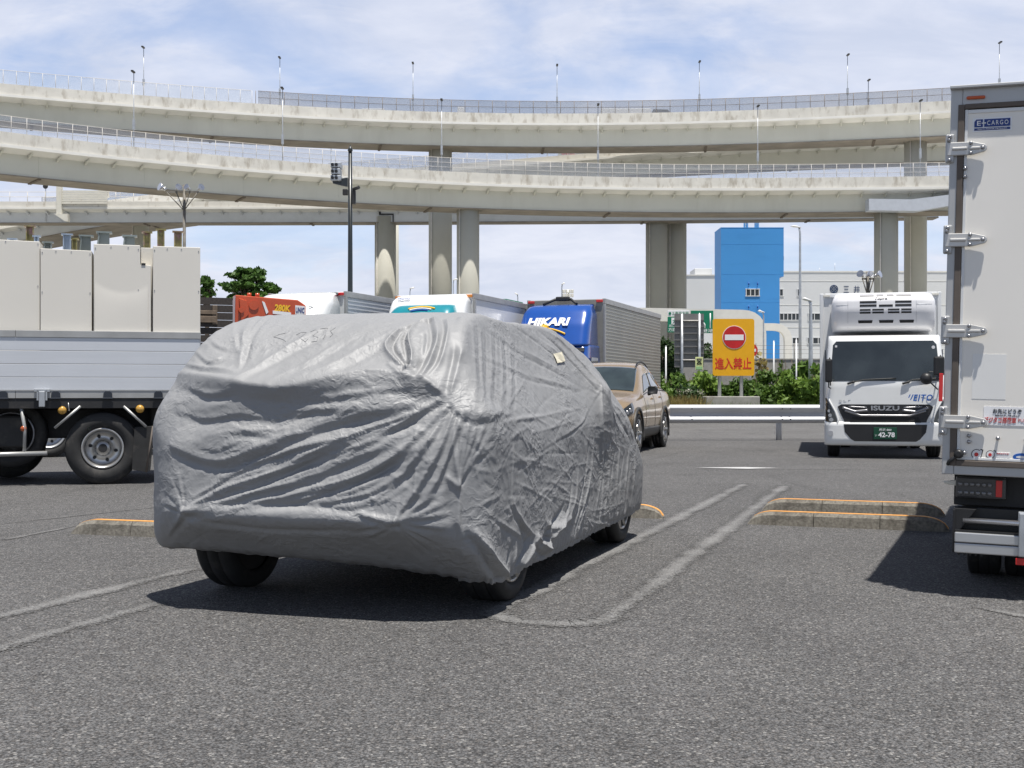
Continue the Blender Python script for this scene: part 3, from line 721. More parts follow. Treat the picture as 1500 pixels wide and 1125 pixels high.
class Path:
    """plan line of a deck's near parapet, worked out from heights along it"""
    def __init__(s, pts, n=120):
        pts = np.array(pts, float); x = np.linspace(pts[0, 0], pts[-1, 0], n)
        def cr(c):
            k = np.polyfit(pts[:, 0], pts[:, c], min(4, len(pts) - 1)); return np.polyval(k, x)
        y, d = cr(1), cr(2)
        s.p = [P(a, b, c) for a, b, c in zip(x, y, d)]; s.n = n; s.px = x
        s.nr = []
        for i in range(n):
            t = s.p[min(i + 1, n - 1)] - s.p[max(i - 1, 0)]; t.z = 0; t.normalize()
            s.nr.append(Vector((-t.y, t.x, 0)))
        s.acc = [0]
        for i in range(1, n): s.acc.append(s.acc[-1] + (s.p[i] - s.p[i - 1]).length)
    def at(s, px):
        k = int(np.clip(np.searchsorted(s.px, px), 1, s.n - 1)); f = (px - s.px[k - 1]) / (s.px[k] - s.px[k - 1])
        return s.p[k - 1].lerp(s.p[k], f), s.nr[k - 1].lerp(s.nr[k], f).normalized()
    def by_len(s, l):
        k = int(np.clip(np.searchsorted(s.acc, l), 1, s.n - 1)); f = (l - s.acc[k - 1]) / max(s.acc[k] - s.acc[k - 1], 1e-6)
        return s.p[k - 1].lerp(s.p[k], f), s.nr[k - 1].lerp(s.nr[k], f).normalized(), s.px[k - 1] + f * (s.px[k] - s.px[k - 1])
    def sweep(s, mb, prof, lo=-1e9, hi=1e9, smooth=True):
        secs = [[s.p[i] + s.nr[i] * a + Vector((0, 0, z)) for a, z in prof] for i in range(s.n) if lo <= s.px[i] <= hi]
        mb.loft(secs, smooth=smooth and False)

def viaduct(name, label, path, par=1.05, web=1.75, width=9.0, over=1.3, boxw=4.5, fence=None, parmat='parapet', webmat='girder', ribs=16.0, brackets=True, group='viaduct decks'):
    root = thing(name, label, 'viaduct', path.p[0].copy() * 1); base = root.location.copy(); base.z = 0; root.location = base
    off = -base
    def fin(mb, nm, m):
        o = mb.build(nm, m, root, loc=off); return o
    b = MB(); path.sweep(b, [(0, 0), (.28, 0), (.30, -par + .12), (0.0, -par + .12)]); fin(b, 'parapet', M[parmat])
    b = MB(); path.sweep(b, [(width, 0), (width - .28, 0), (width - .30, -par + .12), (width, -par + .12)]); fin(b, 'parapet', M[parmat])
    b = MB(); path.sweep(b, [(-.10, -par + .12), (width + .1, -par + .12), (width + .1, -par - .10), (width - over, -par - .30), (over, -par - .30), (-.10, -par - .10)]); fin(b, 'deck_slab', M['lip'])
    b = MB(); zt = -par - .30; zb = zt - web
    path.sweep(b, [(over, zt), (over, zb), (over + .06, zb), (over + .06, zt)])
    path.sweep(b, [(over + boxw, zt), (over + boxw, zb), (over + boxw - .06, zb), (over + boxw - .06, zt)])
    if brackets:
        l = 1.0
        while l < path.acc[-1]:
            p, n, x = path.by_len(l); t = Vector((n.y, -n.x, 0)); q = p + Vector((0, 0, -par - .30))
            b.mi = 0
            b._mk([q + n * .15 + t * .07, q + n * over + t * .07, q + n * over + t * .07 - Vector((0, 0, .28)), q + n * .15 - t * .07, q + n * over - t * .07, q + n * over - t * .07 - Vector((0, 0, .28))],
                  [(0, 1, 2), (3, 5, 4), (0, 3, 4, 1), (0, 2, 5, 3), (1, 4, 5, 2)])
            l += 2.1
    l = 6.0
    while ribs and l < path.acc[-1]:
        p, n, x = path.by_len(l); t = Vector((n.y, -n.x, 0)); q = p + n * (over - .025)
        A = [q - t * .05 + Vector((0, 0, zt)), q + t * .05 + Vector((0, 0, zt)), q + t * .05 + Vector((0, 0, zb)), q - t * .05 + Vector((0, 0, zb))]
        b._mk(A + [v + n * .022 for v in A], [(0, 1, 2, 3), (4, 7, 6, 5), (0, 4, 5, 1), (1, 5, 6, 2), (2, 6, 7, 3), (3, 7, 4, 0)]); l += ribs / 2
    b.mi = 0; fin(b, 'girder', M[webmat])
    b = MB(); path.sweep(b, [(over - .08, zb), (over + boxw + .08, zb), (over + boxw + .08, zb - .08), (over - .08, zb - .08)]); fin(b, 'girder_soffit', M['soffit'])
    if ribs:
        l = 6.0
        while l < path.acc[-1]:
            b = MB()
            p, n, x = path.by_len(l); t = Vector((n.y, -n.x, 0)); q = p + Vector((0, 0, zb - .08))
            A = [q + n * (over - .06) - t * .12, q + n * (over - .06) + t * .12, q + n * (over + boxw) + t * .12, q + n * (over + boxw) - t * .12]
            b._mk(A + [v - Vector((0, 0, .09)) for v in A], [(0, 1, 2, 3), (4, 7, 6, 5), (0, 4, 5, 1), (1, 5, 6, 2), (2, 6, 7, 3), (3, 7, 4, 0)])
            q2 = p + n * (over - .03) + Vector((0, 0, zt)); A = [q2 - t * .06, q2 + t * .06, q2 + t * .06 + n * .03, q2 - t * .06 + n * .03]
            l += ribs
            fin(b, 'joint_plate', M['rust'])
    for (lo, hi, h, sp, pm, panel, rails, rr) in (fence or []):
        b = MB(); l = .3
        while l < path.acc[-1]:
            p, n, x = path.by_len(l)
            if lo <= x <= hi: b.cyl(p + n * .14 - Vector((0, 0, .25)), p + n * .14 + Vector((0, 0, h)), rr, n=6)
            l += sp
        for z in rails:
            pts = [path.p[i] + path.nr[i] * .14 + Vector((0, 0, z * h)) for i in range(path.n) if lo <= path.px[i] <= hi]
            if len(pts) > 1: b.tube(pts, rr * .8, 5)
        fin(b, 'fence', M[pm])
        if panel:
            b = MB(); path.sweep(b, [(.12, .02), (.16, .02), (.16, h - .03), (.12, h - .03)], lo, hi); fin(b, 'fence_panel', M[panel])
    return root
def pathz(px, y, z): return (px, y, (z - H) * F / (PY0 - y))
zA, zB = 28.65, 20.3
pA = Path([pathz(x, y, zA) for x, y in ((-60, 117), (0, 122), (125, 131.5), (250, 143), (375, 152), (500, 159), (625, 163.5), (750, 166), (850, 166), (1000, 163.5), (1200, 157), (1388, 148.5), (1560, 138))], 160)
pB = Path([pathz(x, y, zB) for x, y in ((-60, 184), (0, 193), (125, 206), (250, 220), (375, 233), (500, 242.5), (625, 249), (750, 255), (850, 258), (1000, 260), (1200, 260), (1388, 258), (1560, 255))], 160)
pC = Path([(x, y, 132) for x, y in ((-120, 295), (0, 295), (300, 295), (560, 294.5), (800, 293), (1000, 292), (1200, 290), (1380, 287))], 110)
pD = Path([(x, y, d) for x, y, d in ((480, 254, 136), (620, 246, 134), (720, 236, 133), (833, 225, 132), (950, 218, 131), (1052, 213, 130), (1200, 206, 130), (1450, 196, 131), (1620, 190, 132))], 100)
viaduct('viaduct', 'topmost curved viaduct, its fence standing against the open sky', pA, 1.07, 1.68, 9, 1.3, 2.9,
        [(-99, 372, 1.25, 1.1, 'post', 'mesh_clear', (1.0,), .025), (372, 9999, 1.25, 1.35, 'post_dark', 'mesh_grey', (.5, 1.0), .03)], 'weathered')
viaduct('viaduct', 'middle curved viaduct passing in front of the upper piers, with a railed fence', pB, 1.05, 1.58, 9, 1.25, 2.7,
        [(-99, 9999, 1.22, 1.12, 'post', 'mesh_light', (.33, .66, 1.0), .025)], 'weathered')
viaduct('viaduct', 'lowest straight viaduct with grey girder running behind the middle one', pC, .72, 1.10, 9, 1.1, 1.8,
        [(-99, 9999, 1.05, 1.9, 'post', None, (.5, 1.0), .035)], 'parapet', 'girder_grey', 18)
viaduct('viaduct', 'rising ramp between the topmost and the middle viaduct at the right', pD, .62, 1.55, 8.5, 1.2, 2.2,
        [(-99, 1000, 1.2, 2.2, 'post', 'mesh_light', (1.0,), .03)], 'parapet', 'girder', 15)
pE = Path([(x, y, 142) for x, y in ((-120, 338), (0, 327), (100, 309), (190, 295), (260, 286))], 50)
viaduct('viaduct', 'dark ramp slanting up beneath the lowest viaduct at the far left', pE, .6, 1.3, 12, 1.2, 8, None, 'parapet', 'girder_grey', 20)
pG = Path([(x, y, 152) for x, y in ((60, 302), (160, 293), (240, 283), (345, 278), (480, 276))], 50)
viaduct('viaduct', 'distant fenced ramp glimpsed above the lowest viaduct at the left', pG, .9, 1.2, 9, 1.2, 5, [(-99, 9999, 1.1, 1.9, 'post', 'mesh_grey', (.5, 1.0), .03)], 'weathered', 'girder', 0)

M['pier'] = mat('pier_paint', (.45, .44, .38), .7, var=.05, scale=.4, dirt=(.38, .37, .315), dscale=.9, dthr=.58, dsoft=.25, dstretch=(2, 2, .25))
def pier(px, wpx, d, ytop, label):
    r = wpx / 2 / F * d; x = XH(px, d); zt = ZH(ytop, d)
    root = thing('viaduct_pier', label, 'pier', (x, d, 0), 0, 'round viaduct piers')
    b = MB(); b.lathe([(0, r), (zt * .45, r), (zt * .45 + .03, r * 1.004), (zt, r * 1.004)], 48, axis='Z'); b.build('shaft', M['pier'], root)
    b = MB()
    a = 2.3; b.cyl((math.cos(a) * r * 1.0 - .05, -abs(math.sin(a)) * r - .05, 0), (math.cos(a) * r - .05, -abs(math.sin(a)) * r - .05, zt), .06, n=8); b.build('drain_pipe', M['post'], root)
pier(645, 34, 125, 212, 'tall round pier rising past the middle viaduct to the topmost, left of centre')
pier(1341, 32, 120.5, 200, 'tall round pier rising to the topmost viaduct behind the refrigerated truck')
pier(685.5, 33, 110, 293, 'round pier under the middle viaduct, just right of the tall one left of centre')
pier(1298, 34, 111.8, 304, 'round pier under the middle viaduct, above the cab of the refrigerated truck')
pier(564.5, 31, 134, 318, 'pale round pier under the expansion joint of the lowest viaduct')
pier(571, 26, 156, 318, 'shaded pier half hidden behind the pale one under the expansion joint')
pier(961.5, 31, 135, 320, 'left and paler pier of the touching pair beside the blue tower')
pier(990.5, 30, 136.5, 320, 'right and shadier pier of the touching pair beside the blue tower')
pier(112, 26, 147, 328, 'short visible pier at far left above the cream cabinets')
pier(206, 24, 140, 322, 'short visible pier above the olive brackets of the cream cabinets')
# expansion joint and cover plate on the lowest deck, blue grey patch at right
b = MB(); p, n = pC.at(555)
b.box(-.10, -.14, -.75, .10, .0, .0); b.box(-.1, .98, -1.25, .1, 1.08, -.85); b.box(-.1, 1.0, -1.36, 1.5, 1.08, -1.22); b.box(1.36, 1.0, -2.1, 1.5, 1.08, -1.36)
o = b.build('expansion_joint', M['black'], None, loc=p); tag(o, 'black stepped expansion joint on the face of the lowest viaduct', 'expansion joint')
M['patch'] = mat('blue_grey_panel', (.46, .49, .54), .5, var=.05)
b = MB(); q0, n0 = pB.at(1272); q1, n1 = pB.at(1330); q2, n2 = pB.at(1420)
def slab_between(b, pts, th):
    A = [Vector(p) for p in pts]; b._mk(A + [v + Vector((0, th, 0)) for v in A], [tuple(range(len(A)))[::-1], tuple(range(len(A), 2 * len(A)))] + [(i, (i + 1) % len(A), (i + 1) % len(A) + len(A), i + len(A)) for i in range(len(A))])
slab_between(b, [P(1273, 291, 109.2), P(1335, 292, 109.2), P(1392, 285, 109.2), P(1560, 268, 109.2), P(1560, 292, 109.2), P(1392, 301, 109.2), P(1345, 309, 109.2), P(1273, 308, 109.2)], 1.2)
tag(b.build('girder_cover', M['patch']), 'blue grey cover panel fixed to the middle viaduct at the right', 'panel')

def lamp_pole(path, px, ytop, label, rr=.036):
    p, n = path.at(px); d = p.y + .25; q = Vector((XH(px, d), d, p.z - .5)); zt = ZH(ytop, d)
    root = thing('lamp_pole', label, 'lamp pole', q, 0, 'slender lamp poles on the viaducts')
    b = MB(); h = zt - q.z; b.tube([(0, 0, 0), (0, 0, h * .35), (0, 0, h)], [rr * 1.6, rr * 1.1, rr * .8], 8); b.box(-.09, -.1, h * .30, .09, .1, h * .42); b.build('pole', M['steel'], root)
    b = MB(); b.box(-.10, -.5, h, .10, .12, h + .13, .03); b.build('lamp_head', M['chassis'], root)
ordn = ['leftmost', 'second', 'third', 'fourth', 'fifth', 'sixth', 'rightmost tall']
for i, (x, y) in enumerate(((210.5, 71), (410, 86), (605, 94), (816, 97), (1024.5, 92), (1241.5, 82), (1464, 64))):
    lamp_pole(pA, x, y, f'{ordn[i]} lamp pole' + (' from the left' if 0 < i < 6 else '') + ' along the topmost viaduct')
for i, (x, y) in enumerate(((196, 107), (414, 131), (647, 148), (876, 155), (1110, 157), (1348, 149))):
    lamp_pole(pB, x, y, f'{ordn[i] if i < 5 else "rightmost"} lamp pole' + (' from the left' if 0 < i < 5 else '') + ' along the middle viaduct')
lamp_pole(pA, 1272, 119, 'short lamp pole on the far side of the topmost viaduct, right part', .04)
for x, y, lab in ((475, 212, 'small bent lamp pole seen between the viaducts, left of the camera pole'),):
    lamp_pole(pD, x if x > 480 else 485, y, lab, .05)
# vehicles whose roofs show over the topmost parapet
def deck_truck(x0, x1, ytop, label, cab):
    p, n = pA.at((x0 + x1) / 2); d = p.y + 3.2; zt = ZH(ytop, d); z0 = p.z - .93; X0, X1 = XH(x0, d), XH(x1, d); L_ = X1 - X0
    root = thing('lorry', label, 'truck', (X0, d, z0))
    h = zt - z0; cw = 2.0 if cab else 0
    b = MB(); b.box(0, 0, .9 if h > 1.4 else .3, L_ - cw - .2, 2.3, h, .08); b.build('cargo_box' if cab else 'body', M['white'], root)
    if cab:
        b = MB(); b.prism([(L_ - cw, .5), (L_, .5), (L_, 1.3), (L_ - .5, h * .96), (L_ - cw, h * .98)], .1, 2.2, 'Y', .06); b.build('cab', M['chassis'], root)
    b = MB()
    for xx in (L_ * .2, L_ * .8): b.cyl((xx, .1, .45), (xx, .4, .45), .45, n=18); b.cyl((xx, 1.9, .45), (xx, 2.2, .45), .45, n=18)
    b.build('wheels', M['rubber'], root)
deck_truck(880, 986, 158.5, 'white lorry with a dark cab driving along the topmost viaduct', True)
deck_truck(530, 566, 158.5, 'white van roof just showing over the topmost viaduct left of centre', False)
deck_truck(670, 683, 156.5, 'narrow white vehicle seen through the topmost fence near the centre', False)
# sign gantry standing on the lowest viaduct
p, n = pC.at(86); d = 131.6
root = thing('sign_gantry', 'cream cantilever sign gantry standing on the lowest viaduct at left', 'gantry', (XH(86, d), d, ZH(318, d)))
M['cream'] = mat('cream_paint', (.66, .64, .57), .5, var=.06, dirt=(.42, .38, .3), dscale=1.5, dthr=.6)
h = ZH(256, d) - ZH(318, d)
b = MB(); b.box(-.28, 0, .35, .28, .5, h, .04); b.build('post', M['cream'], root)
b = MB(); b.prism([(-.5, .35), (1.0, .35), (1.0, -.45), (.7, -.45)], -.1, .6, 'Y'); b.build('bracket', M['cream'], root)
b = MB(); b.tube([(.2, .3, h - .25), (2.0, 1.4, h - .25), (4.0, 2.6, h - .5), (4.25, 2.75, h - .75), (4.3, 2.8, h - 2.0)], .22, 10); b.build('arm', M['cream'], root)
d2 = 131.75
b = MB(); X0, X1, Z0, Z1 = XH(90, d2), XH(157, d2), ZH(298.5, d2), ZH(278.5, d2)
for k in range(6):
    z = Z0 + (Z1 - Z0) * k / 6; b.box(0, 0, z - Z0, X1 - X0, .12, z - Z0 + (Z1 - Z0) / 6 - .03)
tag(b.build('noise_panel', M['cream'], None, (X0, d2, Z0)), 'cream slatted panel on the lowest viaduct right of the gantry post', 'panel')
root = thing('round_sign', 'small round dark sign on a thin pole left of the gantry', 'road sign', (XH(67, 133), 133, 19.5))
b = MB(); b.cyl((0, 0, 0), (0, 0, ZH(248, 133) - 19.5), .04, n=8); b.build('pole', M['steel'], root)
b = MB(); b.cyl((0, -.1, ZH(273, 133) - 19.5), (0, -.06, ZH(273, 133) - 19.5), .28, n=20); b.build('sign_plate', M['chassis'], root)
# red lettered sign on the ramp
d = 146; root = thing('billboard', 'grey board with red letters glimpsed under the topmost viaduct', 'sign', (XH(858, d), d, ZH(228, d)))
b = MB(); b.box(-3.3, .1, 0, 4.2, .4, 1.6); b.build('board', mat('board_grey', (.42, .42, .38), .7), root)
text('lettering', 'COLL', 1.7, .62, M['red_ink'], root, (-2.1, .04, .42), bold=.02)
b = MB(); b.box(-3, .2, -8, -2.8, .4, 0); b.box(3, .2, -8, 3.2, .4, 0); b.build('posts', M['steel'], root)

# ---------------------------------------------------------------- buildings beyond
M['tower_blue'] = mat('blue_cladding', (.060, .31, .74), .55, var=.04, scale=.2, dirt=(.05, .275, .68), dscale=.5, dthr=.55, dstretch=(.3, .3, 2))
M['clad'] = mat('white_cladding', (.66, .67, .67), .6, var=.03, scale=.3)
M['win'] = mat('building_glass', (.03, .035, .04), .1, var=.4, scale=.5, spec=.6)
def building_window(parent, x0, x1, z0, z1, nx, frame, y=-.0):
    b = MB(); t = .10
    b.box(x0 - t, y - .08, z0 - t, x1 + t, y, z0); b.box(x0 - t, y - .08, z1, x1 + t, y, z1 + t)
    for i in range(nx + 1):
        x = x0 + (x1 - x0) * i / nx; b.box(x - t / 2, y - .07, z0, x + t / 2, y, z1)
    f = b.build('window', frame, parent)
    b = MB(); b.box(x0, y - .03, z0, x1, y + .01, z1); b.build('pane', M['win'], f)
d = 150; tX0, tX1 = XH(1056, d), XH(1148, d); zt = ZH(334, d)
root = thing('tower_building', 'bright blue windowed tower rising beside the white warehouse', 'building', (tX0, d, 0))
Wt = tX1 - tX0; zs = ZH(405, d); xs = XH(1142, d) - tX0
b = MB(); b.prism([(0, 0), (xs, 0), (xs, zs), (Wt, zs), (Wt, zt), (0, zt)], 0, 4.6, 'Y'); b.build('wall', M['tower_blue'], root)
b = MB()
for z in (ZH(358, d), ZH(402, d), ZH(443, d)): b.box(0, -.008, z, (Wt if z > zs else xs), 0, z + .04)
b.box(-.02, -.02, zt, Wt + .02, 4.62, zt + .08); b.build('trim', M['tower_blue'], root)
building_window(root, XH(1093, d) - tX0, XH(1112, d) - tX0, ZH(433, d), ZH(424, d), 3, M['white'])
for x in (1096, 1109):
    for yy in (418, 452): 
        b = MB(); xx = XH(x, d) - tX0; z = ZH(yy, d); b.cyl((xx, -.3, z), (xx, -.3, z + .35), .09, n=8); b.cyl((xx, 0, z - .15), (xx, -.35, z - .1), .04, n=6); b.build('floodlight', M['blue_ink'], root)
b = MB()
for x in (1094, 1096.5, 1098, 1110, 1112, 1114): b.cyl((XH(x, d) - tX0, 1.5, zt), (XH(x, d) - tX0, 1.5, zt + 2.2 + (x % 3) * .3), .05 if x % 2 else .12, n=8)
b.build('antenna', M['steel'], root)
b = MB(); b.box(Wt, 1, ZH(380, d), Wt + .25, 1.8, ZH(374, d)); b.build('wall_box', M['steel'], root)

d = 172; X0 = XH(1001, d); X1 = XH(1600, d); zr = ZH(399, d)
root = thing('warehouse', 'long white warehouse with ribbon windows and a round emblem', 'building', (X0, d, 0))
b = MB(); b.box(XH(1140, d) - X0, 0, 0, X1 - X0, 30, zr); b.box(0, 1.2, 0, XH(1052, d) - X0, 30, ZH(402.5, d)); b.build('wall', M['clad'], root)
b = MB(); b.box(XH(1140, d) - X0, -.06, zr, X1 - X0, 30.1, zr + .2); b.box(0, 1.1, ZH(402.5, d), XH(1052, d) - X0, 30, ZH(401, d)); b.build('roof_edge', M['lip'], root)
for (a, c, y0, y1, nx) in ((1142, 1147, 433, 424, 1), (1168, 1173.5, 433, 424, 1), (1142, 1171.5, 468.5, 459.5, 5), (1184, 1290, 468.5, 459.5, 12), (1155, 1172, 503, 495, 3), (1183, 1260, 503, 495, 10)):
    building_window(root, XH(a, d) - X0, XH(c, d) - X0, ZH(y0, d), ZH(y1, d), nx, M['clad'])
b = MB()
for z in (ZH(412, d), ZH(447, d), ZH(480, d)): b.box(XH(1140, d) - X0, -.03, z, X1 - X0, 0, z + .08)
b.build('cladding_joint', M['lip'], root)
def roofbox(a, c, y0, y1, nm='rooftop_unit', m='clad', yy=4):
    b = MB(); b.box(XH(a, d) - X0, yy, ZH(y0, d) - .1, XH(c, d) - X0, yy + 5, ZH(y1, d), .05); b.build(nm, M[m], root)
roofbox(1024, 1050, 402, 389); roofbox(1157, 1170, 399, 394.5, m='lip'); roofbox(1199, 1208, 399, 397.5, m='chassis'); roofbox(1003, 1012, 402, 399, m='chassis'); roofbox(1160, 1168, 395, 393, m='steel')
b = MB()
for x, y in ((1211, 388), (1234, 381)): b.cyl((XH(x, d) - X0, 4, zr), (XH(x, d) - X0, 4, ZH(y, d)), .03, n=6)
b.build('roof_mast', M['steel'], root)
M['navy'] = mat('navy_paint', (.02, .045, .11), .5)
b = MB(); cx_, cz_, rr = XH(1221.5, d) - X0, ZH(423.5, d), .58; n = 36
for k in range(n):
    a0, a1 = 2 * math.pi * k / n, 2 * math.pi * (k + 1) / n
    for r0, r1 in ((rr, rr * .80),):
        A = [(cx_ + r * math.cos(a), -.05, cz_ + r * math.sin(a)) for r, a in ((r0, a0), (r0, a1), (r1, a1), (r1, a0))]
        b._mk(A + [(p[0], 0, p[2]) for p in A], [(0, 1, 2, 3), (4, 7, 6, 5), (0, 4, 5, 1), (2, 6, 7, 3)])
for s1, r0 in ((1, .50), ):
    for k in range(4):
        a0, a1 = k * math.pi / 2, (k + 1) * math.pi / 2
        A = [(cx_ + r * math.cos(a), -.05, cz_ + r * math.sin(a)) for r, a in ((r0, a0), (r0, a1), (r0 * .7, a1), (r0 * .7, a0))]
        b._mk(A + [(p[0], 0, p[2]) for p in A], [(0, 1, 2, 3), (4, 7, 6, 5), (0, 4, 5, 1), (2, 6, 7, 3)])
for q in (-.13, .13): b.box(cx_ + q - .03, -.05, cz_ - .22, cx_ + q + .03, 0, cz_ + .22); b.box(cx_ - .22, -.052, cz_ + q - .03, cx_ + .22, 0, cz_ + q + .03)
b.build('emblem', M['navy'], root)
text('lettering', '三', .75, .95, M['navy'], root, (XH(1239.5, d) - X0, -.04, ZH(424, d)), bold=.012)
text('lettering', '井', .85, 1.0, M['navy'], root, (XH(1255, d) - X0, -.04, ZH(424, d)), bold=.012)

# ---------------------------------------------------------------- lamps, poles, signs beyond the road
def street_lamp(px, ytop, d, arm, label, r=.06, head=.55):
    x = XH(px, d); h = ZH(ytop, d)
    root = thing('street_lamp', label, 'street lamp', (x, d, 0), 0, 'street lamps beyond the parking')
    b = MB(); b.tube([(0, 0, 0), (0, 0, h * .5), (0, 0, h * .97), (arm * .06, 0, h)], [r * 1.25, r, r * .7, r * .6], 10); b.build('pole', M['steel'], root)
    b = MB(); b.loft([[(arm * a, w * math.cos(t), h + z + w * .45 * math.sin(t)) for t in np.linspace(0, 2 * math.pi, 12, endpoint=False)] for a, w, z in ((-.05, .06, -.02), (.15, .12, .03), (head * .7, .14, .06), (head, .04, .06))]); b.build('lamp_head', M['white'], root)
street_lamp(1172, 333, 70, -1, 'tall grey street lamp right of the blue tower', .085, .55)
street_lamp(1187.5, 440, 48, -1, 'shorter thick street lamp beside the refrigerated truck', .085, .34)
street_lamp(1118.5, 457, 66, -1, 'thin white street lamp in front of the blue tower', .05, .3)
street_lamp(823, 416, 90, .6, 'street lamp above the blue cab, beside the floodlight board', .06, .4)
street_lamp(758.5, 431, 92, -.6, 'street lamp left of the blue-cabbed truck roof', .06, .4)
street_lamp(600.5, 422.5, 92, .8, 'street lamp rising behind the teal deflector truck', .05, .45)
street_lamp(664, 410, 96, .8, 'street lamp between the two round piers left of centre', .05, .45)
d = 90; root = thing('floodlight_board', 'cream board of floodlights showing above the blue-cabbed truck', 'floodlight', (XH(832, d), d, 0))
b = MB(); z0, z1 = ZH(437, d), ZH(424, d); b.cyl((0, .2, 0), (0, .2, z1), .09, n=10); b.build('pole', M['steel'], root)
for i in range(4):
    for j in range(2):
        b = MB(); x = -.40 + i * .21; z = z0 + .08 + j * .3; b.box(x, -.1, z, x + .18, .1, z + .26, .03); b.build('lamp', M['cream'], root)
def floodlight_pole(px, ybase, ytop, d, label, heads, r=.12):
    x = XH(px, d); root = thing('floodlight_pole', label, 'floodlight', (x, d, 0))
    h = ZH(ytop, d); b = MB(); b.tube([(0, 0, 0), (0, 0, h * .6), (0, 0, h)], [r * 1.4, r * 1.1, r], 12); b.build('pole', M['rust_pole'], root)
    b = MB()
    xs = [q[0] for q in heads]; z = h - .35
    b.box(min(xs), -.06, z - .05, max(xs), .06, z + .04)
    for q in heads: b.cyl((q[0], -.06, z), (0, -.06, z - .95), .028, n=6)
    b.build('bracket', M['rust_pole'], root)
    for q in heads:
        b = MB(); dx, s = q[1], q[2]
        a = Vector((q[0], -.1, h - .25)); dr = Vector((dx, -.75, .35)).normalized()
        b.cyl(a, a + dr * .2 * s, .09 * s, .13 * s, 12); b.cyl(a + dr * .2 * s, a + dr * .5 * s, .13 * s, .27 * s, 14); b.build('floodlight', M['chrome'], root)
M['rust_pole'] = mat('weathered_pole', (.19, .175, .15), .7, .2, var=.25, dirt=(.12, .08, .05), dscale=5)
floodlight_pole(270, 360, 271, 62, 'weathered pole with silver floodlights rising behind the cabinets', [(-.90, -.8, .75), (-.40, .7, .65), (.32, -.5, .6), (.72, .8, .65)], .075)
floodlight_pole(1271, 430, 398, 62, 'dark pole with small floodlights above the refrigerated truck roof', [(-.28, -.6, .7), (-.1, .5, .6), (.12, -.3, .6), (.30, .8, .7)], .07)
# camera pole
M['pole_black'] = mat('dark_green_paint', (.014, .018, .018), .35, coat=.3)
d = 36; root = thing('camera_pole', 'black pole with pointed cap carrying a stack of cameras', 'camera pole', (XH(513, d), d, 0))
h = ZH(222, d)
b = MB(); b.tube([(0, 0, 0), (0, 0, h * .5), (0, 0, h)], [.085, .075, .055], 16); b.lathe([(h, .055), (h + .02, .075), (h + .06, .07), (h + .20, .002)], 16, axis='Z'); b.build('pole', M['pole_black'], root)
b = MB(); z = ZH(268, d); b.prism([(-.5, z + .08), (-.07, z + .15), (-.07, z - .12), (-.14, z - .11), (-.5, z - .02)], -.06, .06, 'Y'); b.build('arm', M['pole_black'], root)
for k, (zz0, zz1, w_) in enumerate(((.06, .22, .30), (.24, .42, .26), (.44, .60, .30))):
    b = MB(); zc = z - .02; b.box(-.50 - w_ / 2 + .10, -.2, zc + zz0, -.50 + w_ / 2 + .10, .2, zc + zz1, .02); c_ = b.build('camera_housing', M['steel'], root)
    b = MB()
    for q in (-.05, .06): b.cyl((-.44 + q, -.24, zc + (zz0 + zz1) / 2), (-.44 + q, -.2, zc + (zz0 + zz1) / 2), .045, n=12)
    b.build('lens', M['black'], c_)
b = MB(); z2 = ZH(284, d); b.box(.06, -.1, z2 - .3, .16, .1, z2 + .1, .02); b.cyl((.1, -.05, z2 + .12), (.28, -.2, z2 + .16), .05, n=10); b.box(-.22, -.06, z2 - .04, -.07, .06, z2 + .14, .02); b.build('junction_box', M['chassis'], root)

# gantry signs over the expressway entrance
M['gantry'] = mat('cream_tube', (.72, .70, .64), .5, var=.04)
M['green'] = mat('green_sign', (.0, .17, .085), .4, var=.04)
def portal(name, label, pts, rad, d):
    q = [P(x, y, dd) for x, y, dd in pts]
    base = Vector((q[-1].x, q[-1].y, 0)); root = thing(name, label, 'gantry', base)
    # round the corner
    out = []
    for i, p in enumerate(q):
        if 0 < i < len(q) - 1:
            a = (q[i - 1] - p).normalized(); c = (q[i + 1] - p).normalized(); rr_ = min(1.0, (q[i + 1] - p).length * .4)
            for t in np.linspace(0, 1, 7): out.append((p + a * rr_ * (1 - t)).lerp(p + c * rr_ * t, t))
        else: out.append(p)
    b = MB()
    rings = []
    for i, p in enumerate(out):
        d_ = (out[min(i + 1, len(out) - 1)] - out[max(i - 1, 0)]).normalized(); n_ = Vector((d_.z, 0, -d_.x)).normalized(); q_ = p - base
        rings.append([q_ + n_ * rad + Vector((0, y_, 0)) for y_ in (-.25, .25)] + [q_ - n_ * rad + Vector((0, y_, 0)) for y_ in (.25, -.25)])
    b.loft(rings, smooth=False); b.build('tube_frame', M['gantry'], root); return root
portal('sign_gantry', 'thick cream portal gantry crossing behind the green signs', [(870, 459, 70), (1112, 464, 70), (1112, 590, 70)], .36, 70)
portal('sign_gantry', 'thinner cream portal gantry in front of the blue tower foot', [(1108, 479, 82), (1154, 479, 82), (1154, 580, 82)], .24, 82)
def flat_sign(name, label, cat, px0, px1, py0, py1, d, m, th=.06, parent=None):
    X0, X1, Z0, Z1 = XH(px0, d), XH(px1, d), ZH(py1, d), ZH(py0, d)
    root = thing(name, label, cat, ((X0 + X1) / 2, d, 0))
    b = MB(); b.box(X0 - root.location.x, 0, Z0, X1 - root.location.x, th, Z1, .01); b.build('sign_plate', m, root)
    return root, X1 - X0, Z0, Z1
d = 68.8
root, w_, z0, z1 = flat_sign('guide_sign', 'green guide sign with a white square, left of the ribbed sign back', 'road sign', 978, 1010, 464, 487, d, M['green'])
b = MB(); b.box(-.40, -.02, z1 - .42, -.02, 0, z1 - .06); b.build('white_square', M['white_ink'], root)
